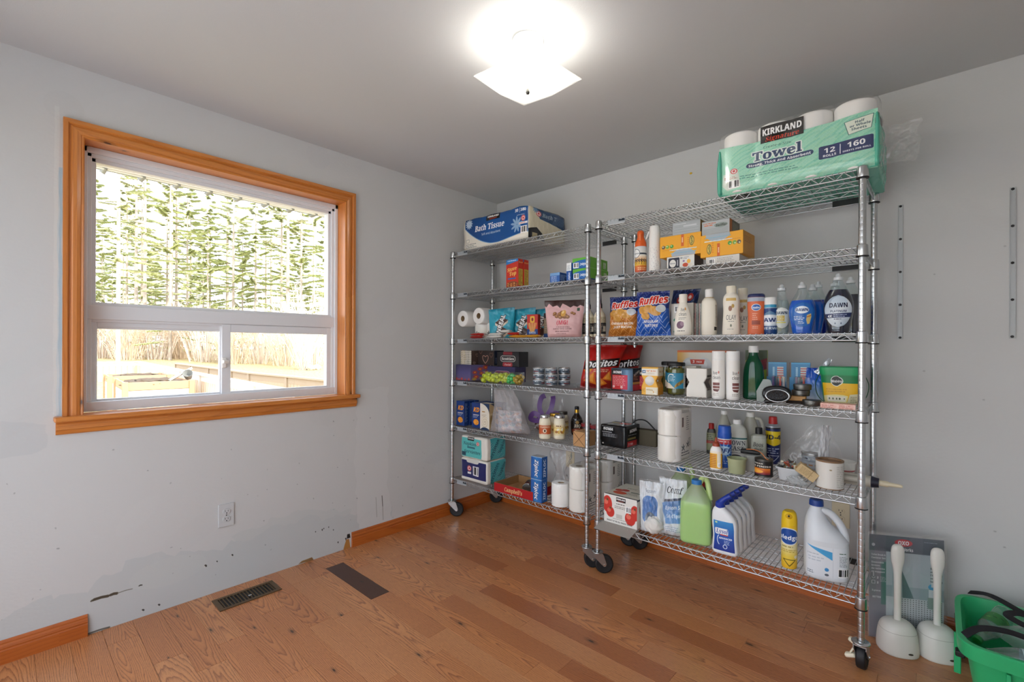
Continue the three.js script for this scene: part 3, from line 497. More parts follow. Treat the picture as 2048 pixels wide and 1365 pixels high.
  function spruceGeo(seed, h, spread, bare, dens) {
    const q = rng(seed), tr = [], P = [], N = [];
    tr.push(rod([0, 0, 0], [0, h * 0.55, 0], h * 0.0075, 7, h * 0.005), rod([0, h * 0.55, 0], [0, h, 0], h * 0.005, 6, 0.01));
    for (let y = h * bare; y < h * 0.99; y += h * (0.012 + 0.012 * q()) / dens) {
      const k = (y - h * bare) / (h * (1 - bare)), L = spread * (0.35 + 0.65 * Math.sin(PI * Math.min(1, 0.25 + k * 0.75))) * (1 - k * 0.72) * (0.55 + 0.7 * q());
      const a = q() * 2 * PI, dr = 0.25 - 0.5 * (1 - k) * q(), ca = Math.cos(a), sa = Math.sin(a);
      const tip = [ca * L, y + dr * L, sa * L]; tr.push(rod([0, y, 0], tip, 0.022, 3, 0.006));
      const leafy = q() < 0.2 + k ? 1 : q() < 0.55 ? 0.6 : 0;
      for (let s = 0.22; s < 1.02; s += 0.034) {
        if (!leafy) break; if (q() > leafy * 1.1) continue;
        for (let m = 0; m < 6; m++) {
          const bx0 = ca * L * s, bz0 = sa * L * s, by0 = y + dr * L * s, sl = 0.27 * (1.15 - s * 0.5) * (0.4 + q() * 0.9), an = a + (q() - 0.5) * 2.6, dn = -0.5 - q() * 0.4;
          const ex = bx0 + Math.cos(an) * sl, ez = bz0 + Math.sin(an) * sl, ey = by0 + dn * sl * 0.55, wv = 0.016 + 0.026 * q();
          const px = -Math.sin(an) * wv, pz = Math.cos(an) * wv;
          P.push(bx0 + px, by0 + 0.02, bz0 + pz, bx0 - px, by0 - 0.03, bz0 - pz, ex, ey, ez, bx0 + px * 0.4, by0 - 0.02, bz0 + pz * 0.4, (bx0 + ex) / 2, (by0 + ey) / 2 - wv * 1.6, (bz0 + ez) / 2, ex, ey, ez);
        }
      }
    }
    const f = new THREE.BufferGeometry(); f.setAttribute('position', new THREE.Float32BufferAttribute(P, 3)); f.computeVertexNormals();
    return [merge(tr), f];
  }
  const kinds = [spruceGeo(1, 17, 2.7, 0.3, 0.8), spruceGeo(2, 15, 3.0, 0.07, 1.25), spruceGeo(3, 19, 2.5, 0.42, 0.75), spruceGeo(4, 11, 2.6, 0.04, 1.3)];
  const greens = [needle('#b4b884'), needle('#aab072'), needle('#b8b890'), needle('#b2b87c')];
  const protos = [];
  function tree(k, x, z, label, turn, group) {
    if (protos[k]) return copyOf(protos[k], label, x, gy(x, z), z, turn, group);
    const t = thing('spruce_tree', label, 'tree', x, gy(x, z), z, turn, group); part(t, 'trunk', kinds[k][0], k === 0 ? barkP : bark); const f = part(t, 'needles', kinds[k][1], greens[k]); f.userData.kind = 'stuff';
    return protos[k] = t;
  }
  const grp = 'hazy spruces beyond the lawn', dir = (px, d) => { const t = Math.atan2(px - 1024, FOCAL) - 0.742; return [2.72 + Math.sin(t) * d / Math.cos(t + 0.742), 2.78 - Math.cos(t) * d / Math.cos(t + 0.742)]; };
  const at = (k, px, d, l, turn, g) => tree(k, ...dir(px, d), l, turn, g);
  at(0, 236, 27, 'tall bare-trunked spruce, leftmost one seen in upper pane', 0.3);
  at(1, 340, 30, 'dense low-branched spruce left of centre in upper pane', 1.2);
  at(2, 289, 33, 'thin leaning spruce between bare leftmost one and dense one', 2.1);
  at(3, 415, 34, 'short bushy young spruce in the middle of the tree line', 0.4);
  at(2, 575, 33, 'thin spruce standing above the pale vase-shaped shrub', 4);
  const q = rng(19);
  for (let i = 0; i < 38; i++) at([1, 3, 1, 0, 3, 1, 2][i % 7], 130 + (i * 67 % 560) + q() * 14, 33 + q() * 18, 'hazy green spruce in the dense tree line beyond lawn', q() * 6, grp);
  // bare shrubs
  function shrubGeo(seed, n, h, flare, base = 0.25) {
    const q = rng(seed), a = [];
    for (let i = 0; i < n; i++) { const t = q() * 2 * PI, f = flare * (0.25 + 0.75 * q()), L = h * (0.6 + 0.4 * q()), b = base * q(), x = Math.cos(t), z = Math.sin(t), m = [x * (b + f * 0.35), L * 0.5, z * (b + f * 0.35)], e = [x * (b + f) + (q() - 0.5) * 0.3, L, z * (b + f) + (q() - 0.5) * 0.3];
      a.push(rod([x * b, 0, z * b], m, 0.02, 3, 0.014), rod(m, e, 0.014, 3, 0.005)); for (let k = 0; k < 3; k++) { const s = 0.2 + q() * 0.7, c = m.map((v, j) => lerp(v, e[j], s)); a.push(rod(c, [c[0] + (q() - 0.5) * 0.7, c[1] + 0.25 + q() * 0.5, c[2] + (q() - 0.5) * 0.7], 0.009, 3, 0.004)); } }
    return merge(a);
  }
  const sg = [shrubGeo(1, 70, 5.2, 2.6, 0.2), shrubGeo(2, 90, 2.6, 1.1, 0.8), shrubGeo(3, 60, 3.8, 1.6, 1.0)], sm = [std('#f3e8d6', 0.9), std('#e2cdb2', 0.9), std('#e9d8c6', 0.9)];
  const sp = [];
  const shrub = (k, px, d, label, group, sc = 1) => { const [x, z] = dir(px, d); if (sp[k]) return copyOf(sp[k], label, x, gy(x, z) - 0.03, z, px, group); const t = thing('bare_shrub', label, 'shrub', x, gy(x, z) - 0.03, z, px, group); part(t, 'stems', sg[k], sm[k]); sp[k] = t; };
  shrub(0, 606, 27, 'large pale vase-shaped bare shrub by the lawn edge');
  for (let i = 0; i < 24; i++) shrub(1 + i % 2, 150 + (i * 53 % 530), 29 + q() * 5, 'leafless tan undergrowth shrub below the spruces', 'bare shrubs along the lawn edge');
  const sn = std('#c9bfae', 0.95);
  [[622, 27, 'larger grey stone right of the vase-shaped shrub'], [634, 27.5, 'smaller grey stone at the right end of lawn edge']].forEach(([px, d, l], i) => { const [x, z] = dir(px, d); const t = thing('field_stone', l, 'stone', x, gy(x, z) + 0.12, z); part(t, 'stone', lump(0.22 - i * 0.05, 0.18, 0.22, 8 + i, 0.2), sn); });
}

// ---------------------------------------------------------------- wire racks
const LEVELS = [1.914, 1.611, 1.276, 0.968, 0.635, 0.247];      // lower edge of each shelf's collars, top shelf first
const T = LEVELS.map((y) => y + 0.0405);                        // what stands on a shelf stands at this height
{
  const RW = 1.1835, RD = 0.416, n = 20;
  const postG = (() => { const p = [[0, 0.118], [0.0127, 0.118]]; for (let y = 0.135; y < 1.94; y += 0.0254) p.push([0.0127, y], [0.0119, y + 0.0006], [0.0119, y + 0.0016], [0.0127, y + 0.0022]); p.push([0.0127, 1.952], [0, 1.952]); return lathe(p, 20); })();
  const capG = G(lathe([[0.0135, 0], [0.0135, 0.005], [0.011, 0.0095], [0, 0.011]], 20), 0, 1.951, 0);
  const collarG = G(lathe([[0.0135, 0], [0.0205, 0], [0.0185, 0.04], [0.0165, 0.043], [0.0135, 0.043]], 24), 0, 0.001, 0), ringG = G(lathe([[0.0128, -0.003], [0.0212, -0.003], [0.0212, 0.001], [0.0128, 0.001]], 24));
  const zig = (a, b, y0, y1, k, r = 0.0021) => { const o = []; for (let i = 0; i < k; i++) { const A = (t, y) => [lerp(a[0], b[0], t), y, lerp(a[1], b[1], t)]; o.push(rod(A(i / k, y0), A((i + 0.5) / k, y1), r, 5), rod(A((i + 0.5) / k, y1), A((i + 1) / k, y0), r, 5)); } return o; };
  const s = 0.02, YT = 0.0345, YB = 0.009;
  const longTruss = (z) => merge([rod([s, YT, z], [RW - s, YT, z], 0.0032, 8), rod([s, YB, z], [RW - s, YB, z], 0.0032, 8), ...zig([s + 0.012, z], [RW - s - 0.012, z], YB, YT, n)]);
  const sideTruss = (x) => merge([rod([x, YT, -s], [x, YT, -RD + s], 0.003, 8), rod([x, YB, -s], [x, YB, -RD + s], 0.003, 8), ...zig([x, -s - 0.01], [x, -RD + s + 0.01], YB, YT, 7)]);
  const mat = []; for (let i = 0; i <= 54; i++) { const x = 0.012 + i * (RW - 0.024) / 54; mat.push(rod([x, YT + 0.0035, 0.004], [x, YT + 0.0035, -RD - 0.004], 0.0018, 5), rod([x, YT + 0.0035, 0.004], [x, YT - 0.006, 0.0055], 0.0018, 5)); }
  for (const z of [-0.14, -0.28]) mat.push(rod([s, YT - 0.001, z], [RW - s, YT - 0.001, z], 0.0026, 6), rod([s, YB + 0.004, z], [RW - s, YB + 0.004, z], 0.0026, 6), ...zig([s + 0.012, z], [RW - s - 0.012, z], YB + 0.004, YT - 0.002, 14, 0.0018));
  const frontG = longTruss(0), rearG = longTruss(-RD), sideGs = [sideTruss(0), sideTruss(RW)], matG = merge(mat);
  const tagA = art(200, 52, (c, w, h) => { for (let i = 0; i < 900; i++) R4(c, noise(i * 0.7, 1, 2) * 90 + (i * 37 % w), (i * 53) % h, 2, 1, i % 3 ? '#8f979d' : '#d9dfe2'); R4(c, 126, 5, 70, 22, '#26313c'); R4(c, 0, h - 5, w, 5, '#dfe4e6'); }, '#b3bac0');
  const tagG = G(new THREE.BoxGeometry(0.104, 0.027, 0.0012), 0, 0, 0), tagArt = toArt(tagG.clone(), tagA), tagBack = solid('#18191b');
  const frontTag = G(tagArt, 0.112, 0.0215, 0.0042), rearTag = G(toArt(tagG.clone(), tagBack), RW - 0.105, 0.0215, -RD + 0.0045);
  const wheelG = G(lathe([[0.012, -0.013], [0.034, -0.013], [0.039, -0.0155], [0.047, -0.0155], [0.0505, -0.011], [0.051, 0], [0.0505, 0.011], [0.047, 0.0155], [0.039, 0.0155], [0.034, 0.013], [0.012, 0.013]], 40), 0, 0, 0, PI / 2);
  const hubG = merge([G(cyl(0.034, 0.034, 0.02, 28), 0, 0, 0, PI / 2), G(cyl(0.011, 0.011, 0.034, 16), 0, 0, 0, PI / 2)]);
  const forkSh = new THREE.Shape([[-0.024, 0.112], [0.024, 0.112], [0.03, 0.104], [0.046, 0.056], [0.043, 0.044], [0.033, 0.041], [0.025, 0.048], [-0.024, 0.098]].map((p) => new THREE.Vector2(...p)));
  const plate = (z) => G(new THREE.ExtrudeGeometry(forkSh, { depth: 0.0025, bevelEnabled: true, bevelSize: 0.0006, bevelThickness: 0.0006, bevelSegments: 1 }), 0, 0, z);
  const forkG = merge([plate(-0.0215), plate(0.019), bx(-0.024, 0.024, 0.107, 0.1125, -0.021, 0.0215)]), boltG = merge([G(cyl(0.006, 0.006, 0.05, 12), 0.035, 0.051, 0, PI / 2)]), discG = G(lathe([[0, 0.112], [0.028, 0.112], [0.031, 0.115], [0.031, 0.118], [0.026, 0.1215], [0.0128, 0.123], [0, 0.123]], 28));
  const brakeG = merge([G(rbox(0.03, 0.016, 0.022, 0.007, 2), -0.055, 0.1, 0, 0, 0, -0.5), G(rbox(0.05, 0.006, 0.018, 0.002), -0.052, 0.075, 0, 0, 0, 1.15), G(rbox(0.038, 0.016, 0.026, 0.007, 2), -0.062, 0.042, 0, 0, 0, 0.35)]).rotateY(-PI / 2).translate(0.02, 0, 0.026);
  function caster(rack, x, z, a, brake) {
    const c = sub(rack, 'caster'); c.position.set(x, 0, z); c.rotation.y = a;
    part(c, 'swivel_plate', discG, M.chrome); part(c, 'fork', forkG, M.steel); part(c, 'bolt', boltG, M.tin);
    const w = part(c, 'wheel', wheelG, M.rubber); w.position.set(0.035, 0.0515, 0); const h = part(c, 'wheel_hub', hubG, M.hub); h.position.set(0.035, 0.0515, 0);
    if (brake) part(c, 'brake_lever', brakeG, M.cream);
  }
  function rack(label, x, z, casters) {
    const t = thing('wire_rack', label, 'wire rack', x, 0, z, 0);
    for (const [px, pz] of [[0, 0], [RW, 0], [0, -RD], [RW, -RD]]) { const p = part(t, 'post', postG, M.chrome); p.position.set(px, 0, pz); part(p, 'post_cap', capG, M.chrome); }
    casters.forEach((c, i) => caster(t, [0, RW, 0, RW][i], [0, 0, -RD, -RD][i], ...c));
    for (const y of LEVELS) {
      const sh = sub(t, 'shelf'); sh.position.y = y;
      part(sh, 'wire_deck', matG, M.wire); part(sh, 'front_truss', frontG, M.wire); part(sh, 'rear_truss', rearG, M.wire); for (const g of sideGs) part(sh, 'side_truss', g, M.wire);
      for (const [px, pz] of [[0, 0], [RW, 0], [0, -RD], [RW, -RD]]) { const a = part(sh, 'collar', collarG, M.chrome), b = part(sh, 'collar_ring', ringG, M.black); a.position.set(px, 0, pz); b.position.set(px, 0, pz); }
      part(sh, 'shelf_tag', frontTag, pm(tagA, 0.35, { metalness: 0.3 })); part(sh, 'shelf_tag', rearTag, pm(tagBack, 0.5));
    }
    return t;
  }
  rack('chrome six-shelf wire rack on casters nearest the room corner, holding food', 0.043, 0.511, [[0.75, 0], [0.7, 0], [0.9, 0], [0.3, 0]]);
  rack('chrome six-shelf wire rack under the paper towel pack, holding cleaning supplies', 1.309, 0.527, [[0.7, 0], [1.52, 1], [0.75, 0], [0.2, 0]]);
}

// ---------------------------------------------------------------- kit for the goods
function weld(g, eps = 1e4) {
  g.computeVertexNormals(); const p = g.attributes.position, n = g.attributes.normal, m = new Map();
  for (let i = 0; i < p.count; i++) { const k = Math.round(p.getX(i) * eps) + ',' + Math.round(p.getY(i) * eps) + ',' + Math.round(p.getZ(i) * eps); const v = m.get(k) ?? m.set(k, [new THREE.Vector3(), []]).get(k); v[0].add(new THREE.Vector3().fromBufferAttribute(n, i)); v[1].push(i); }
  for (const [v, l] of m.values()) { v.normalize(); for (const i of l) n.setXYZ(i, v.x, v.y, v.z); }
  return g;
}
// soft wrapped block: rounded, a little uneven; faces as in carton
function softGeo(w, h, d, r, amt, seed, freq = 9, sg = [16, 10, 14]) {
  const g = new THREE.BoxGeometry(w, h, d, ...sg), p = g.attributes.position, hx = w / 2 - r, hy = h / 2 - r, hz = d / 2 - r;
  for (let i = 0; i < p.count; i++) {
    const x = p.getX(i), y = p.getY(i), z = p.getZ(i), a = clamp(x, -hx, hx), b = clamp(y, -hy, hy), c = clamp(z, -hz, hz), v = new THREE.Vector3(x - a, y - b, z - c); v.normalize();
    const q = amt * fbm(x * freq + seed, y * freq, z * freq + seed * 2, 3) * (y < -hy * 0.98 ? 0.2 : 1); p.setXYZ(i, a + v.x * (r + q), b + v.y * (r + q), c + v.z * (r + q));
  }
  return G(weld(g), 0, h / 2, 0);
}
function softbox(parent, name, w, h, d, faces, o = {}) {
  const g = softGeo(w, h, d, o.r ?? 0.015, o.amt ?? 0.006, o.seed ?? 1, o.freq), cnt = g.groups.map((x) => x), idx = g.index, A = (x) => typeof x === 'string' ? solid(x) : x, m = [];
  ['r', 'l', 't', 'u', 'f', 'b'].forEach((k, i) => { const a = A(faces[k] ?? faces.base ?? '#fff'), s = new Set(); for (let q = cnt[i].start; q < cnt[i].start + cnt[i].count; q++) s.add(idx.getX(q)); const lo = Math.min(...s), hi = Math.max(...s); toArt(g, a, [lo, hi + 1]); m.push(pm(a, o.rough ?? 0.3, o.mat ?? {})); });
  return part(parent, name, g, m.every((x) => x === m[0]) ? m[0] : m);
}
// bottle from rings with cap and labels
function bottle(t, rings, mat, o = {}) {
  const R = smooth(rings, o.it ?? 2); const b = part(t, o.body ?? 'body', loft(R, o.seg ?? 32), mat);
  for (const [y0, y1, a0, a1, a, nm = 'label', mask, rough = 0.4] of o.labels ?? []) part(t, nm, patch(R, y0, y1, a0, a1, a, o.off ?? 0.0008, 28, 12, mask), pm(a, rough));
  if (o.cap) part(t, o.capName ?? 'cap', loft(smooth(o.cap, o.cit ?? 1), 24), o.capMat ?? M.white);
  return R;
}
const FULL = [-PI, PI];
// paper roll standing on its end, with its hollow core
function rollParts(t, r, h, x = 0, y = 0, z = 0, core = 0.021) {
  const e = 0.005, g = lathe([[core, 0.004], [core + 0.002, 0.0005], [r - e, 0], [r - 0.001, 0.003], [r, 0.01], [r * 0.996, h * 0.25], [r, h * 0.5], [r * 0.995, h * 0.75], [r, h - 0.01], [r - 0.001, h - 0.003], [r - e, h], [core + 0.002, h - 0.0005], [core, h - 0.004], [core, 0.004]], 36);
  const m = part(t, 'paper_roll', G(g, x, y, z), M.tissue); part(m, 'core', G(lathe([[core - 0.002, 0.003], [core, 0.003], [core, h - 0.003], [core - 0.002, h - 0.003], [core - 0.002, 0.003]], 20), x, y, z), M.core); return m;
}
const tick = (n) => Array.from({ length: n }, (_, i) => i);
const leaf = (c, x, y, s, col) => { for (let i = 0; i < 5; i++) { c.save(); c.translate(x, y); c.rotate(i * 1.1 - 2.2); EL(c, 0, -s * 0.6, s * 0.2, s * 0.62, col); c.restore(); } };
const flower = (c, x, y, s, col, n = 9) => { for (let i = 0; i < n; i++) { c.save(); c.translate(x, y); c.rotate(i * 2 * PI / n); EL(c, 0, -s * 0.55, s * 0.16, s * 0.5, col); c.restore(); } };
const maple = (c, x, y, s) => { EL(c, x, y, s, s, '#fff'); c.strokeStyle = '#c8302a'; c.lineWidth = s * 0.28; c.beginPath(); c.arc(x, y, s * 0.82, 0, 7); c.stroke(); PG(c, [[0, -.6], [.15, -.3], [.4, -.4], [.32, 0], [.55, .05], [.2, .35], [.05, .3], [.05, .6], [-.05, .6], [-.05, .3], [-.2, .35], [-.55, .05], [-.32, 0], [-.4, -.4], [-.15, -.3]].map(([a, b]) => [x + a * s, y + b * s]), '#c8302a'); };
const kirkland = (c, x, y, w, h, sig) => { R4(c, x, y, w, h, '#171313'); tx(c, 'KIRKLAND', x + w / 2, y + h * 0.38, h * 0.52, '#fff', { w: '900', mw: w * 0.92 }); if (sig !== 0) tx(c, 'Signature', x + w / 2, y + h * 0.8, h * 0.36, '#d8442c', { i: 1, f: 'serif', mw: w * 0.8 }); };

// ================================================================ goods on the rack by the corner
// ---- top shelf: bath tissue bale
{
  const t = thing('bath_tissue_pack', 'blue and white bale of bath tissue rolls on top of the corner rack', 'toilet paper', 0.452, T[0], 0.29, 0.0);
  const f = art(420, 150, (c, w, h) => {
    R4(c, 0, 0, w, h, '#ece7da'); c.beginPath(); c.moveTo(14, 0); c.lineTo(w, 0); c.lineTo(w, h * 0.78); c.bezierCurveTo(w * 0.75, h * 0.8, w * 0.62, h * 0.98, w * 0.44, h * 0.9); c.bezierCurveTo(w * 0.25, h * 0.8, w * 0.12, h * 0.5, 14, h * 0.3); c.closePath(); c.fillStyle = GR(c, 0, 0, w, 0, '#0d3f7c', '#15569e', '#164f92'); c.fill(); c.strokeStyle = '#7fa9cf'; c.lineWidth = 3; c.stroke();
    flower(c, 44, 26, 24, '#b9cfe2', 12); flower(c, 350, 78, 34, '#8fb2d6'); kirkland(c, 162, 2, 86, 28);
    tx(c, 'Bath Tissue', 178, 58, 36, '#fff', { i: 1, f: 'serif', w: 'bold', mw: 190 }); tx(c, 'Soft and Absorbent', 190, 88, 14, '#d6e2ee', { w: 'normal' }); tx(c, '30', 352, 18, 19, '#fff'); tx(c, '380', 390, 18, 19, '#fff'); R4(c, 369, 8, 1.5, 22, '#fff'); small(c, 352, 38, 52, 1, 4, '#c7d6e6', 3);
    maple(c, 388, 56, 13); R4(c, 362, 72, 52, 9, '#f3eeee'); small(c, 365, 75, 46, 1, 4, '#c84038', 4); barcode(c, 374, 90, 38, 32); small(c, 20, 122, 90, 3, 5, '#5a5e66', 6); RR(c, 22, 100, 22, 15, 3, null, '#6a6e76', 1.5);
  });
  const s = art(210, 150, (c, w, h) => { R4(c, 0, 0, w, h, '#ddd3b8'); for (let i = 0; i < 46; i++) { c.globalAlpha = 0.35; R4(c, (i * 47) % w, 40 + (i * 29) % 100, 2 + i % 4, 26, i % 2 ? '#f6efda' : '#c4b795'); } c.globalAlpha = 1; PG(c, [[26, 0], [w, 0], [w, 74], [120, 60], [60, 52]], '#1b426e'); maple(c, 54, 30, 13); tx(c, 'Bath T', 110, 32, 24, '#aebfca', { i: 1, f: 'serif' }); for (let i = 0; i < 9; i++) { c.save(); c.translate(150 + i * 7, 18); c.rotate(0.5); R4(c, 0, 0, 2, 46, '#55759a'); c.restore(); } flower(c, 40, 14, 16, '#6f92b8'); PG(c, [[0, 104], [44, 92], [78, 118], [90, 150], [0, 150]], '#1b1c20'); R4(c, 22, 118, 26, 32, '#b8ab82'); tx(c, '30', 72, 134, 16, '#eee'); });
  softbox(t, 'wrapped_bale', 0.625, 0.222, 0.41, { f, r: s, t: '#e6e1d4', base: '#e9e4d6' }, { r: 0.02, amt: 0.009, seed: 3, freq: 8, rough: 0.22 });
  part(t, 'seal_fin', G(pouch(0.02, 0.15, 0.02, { wr: 0.004, nu: 6, nv: 14 }), -0.318, 0.03, -0.02, 0, 1.2), M.film2);
}
// ---- second shelf
{
  const sf = art(110, 190, (c, w, h) => { R4(c, 0, 0, w, h, '#c9301c'); PG(c, [[0, 0], [w, 0], [w, 16], [0, 34]], '#2f7fc4'); small(c, 14, 8, 80, 1, 7, '#d7ecfa', 2); tx(c, 'Stove', 52, 66, 34, '#f7d26a', { i: 1, f: 'serif', rot: -0.12, mw: 86 }); tx(c, 'Top', 58, 96, 34, '#f7d26a', { i: 1, f: 'serif', rot: -0.12 }); R4(c, 16, 124, 72, 9, '#2f66b0'); EL(c, 58, 172, 52, 26, '#8f4a22'); for (let i = 0; i < 26; i++) EL(c, 16 + (i * 37) % 84, 158 + (i * 23) % 28, 6, 4, ['#b96b30', '#d89a52', '#7a3a1c'][i % 3], i); });
  const ss = art(44, 190, (c, w, h) => { R4(c, 0, 0, w, h, '#cf3520'); tx(c, 'Stove', 22, 22, 13, '#f6cf66', { i: 1, f: 'serif', mw: 36 }); R4(c, 4, 66, w - 8, 110, '#d9c24a'); small(c, 8, 74, 28, 13, 5, '#8d3b23', 3); });
  const mk = (l, z) => { const t = thing('stuffing_box', l, 'food box', 0.603, T[1], z, 0, 'red stuffing boxes'); carton(t, 'carton', 0.108, 0.19, 0.05, { f: sf, r: ss, t: '#2f7fc4', base: '#c9301c' }); return t; };
  mk('red stuffing mix box, the one in front on second shelf of corner rack', 0.447); copyOf(scene.children[scene.children.length - 1], 'red stuffing mix box, the one behind its twin on corner rack', 0.606, T[1], 0.394, 0.01);
  const sb = art(60, 54, (c, w, h) => { R4(c, 0, 0, w, h, '#2a62b2'); R4(c, 0, 0, w, 16, '#79a7d8'); small(c, 8, 20, 42, 4, 5, '#d5e4f4', 5); }), sr = art(72, 54, (c, w, h) => { R4(c, 0, 0, w, h, '#214c90'); small(c, 8, 14, 54, 4, 5, '#9fb9dc', 8); R4(c, 48, 30, 18, 16, '#173a74'); });
  carton(thing('small_carton', 'small low blue carton lying alone on second shelf of corner rack', 'box', 0.962, T[1], 0.432), 'carton', 0.075, 0.062, 0.085, { f: sb, r: sr, t: '#4d82c4', base: '#2a62b2' });
  const zl = (green) => art(110, 60, (c, w, h) => { R4(c, 0, 0, w, h, '#1f67b4'); if (green) { c.beginPath(); c.moveTo(0, 0); c.lineTo(w, 0); c.lineTo(w, 14); c.quadraticCurveTo(w * 0.4, 8, 0, 26); c.closePath(); c.fillStyle = '#63b53c'; c.fill(); } barcode(c, 6, 26, 34, 30); tx(c, 'ziploc', 78, 38, 22, '#fff', { rot: PI, i: 1, mw: 60 }); });
  const zs = art(170, 60, (c, w, h) => { R4(c, 0, 0, w, h, '#6db63f'); R4(c, 0, 0, w, 4, '#8fce5f'); R4(c, w - 44, 16, 26, 34, '#cfe3bb'); small(c, w - 42, 20, 22, 5, 4, '#4c7a34', 4); tx(c, 'ziploc', 66, 34, 18, '#5aa333'); });
  const zb = (l, y, dx, tu) => { const t = thing('bag_box', l, 'box', 1.176 + dx, y, 0.404, tu, 'green and blue storage bag boxes'); carton(t, 'carton', 0.122, 0.062, 0.196, { f: zl(1), r: zs, t: '#74bd45', base: '#1f67b4' }); };
  zb('green and blue storage bag box, lower of the two stacked behind rack post', T[1], 0, 0); zb('green and blue storage bag box, upper of the two stacked behind rack post', T[1] + 0.0625, -0.004, 0.03);
  const zv = art(40, 110, (c, w, h) => { R4(c, 0, 0, w, h, '#eef1f3'); R4(c, 0, h * 0.46, w, h * 0.54, '#1e56a6'); small(c, 7, 18, 26, 4, 5, '#9aa6b2', 4); tx(c, 'ziploc', 22, h * 0.75, 17, '#fff', { rot: -PI / 2 }); });
  carton(thing('bag_box', 'white and blue bag carton standing upright beside green boxes', 'box', 1.086, T[1], 0.44), 'carton', 0.036, 0.105, 0.12, { f: zv, r: '#1e56a6', base: '#eef1f3' });
}
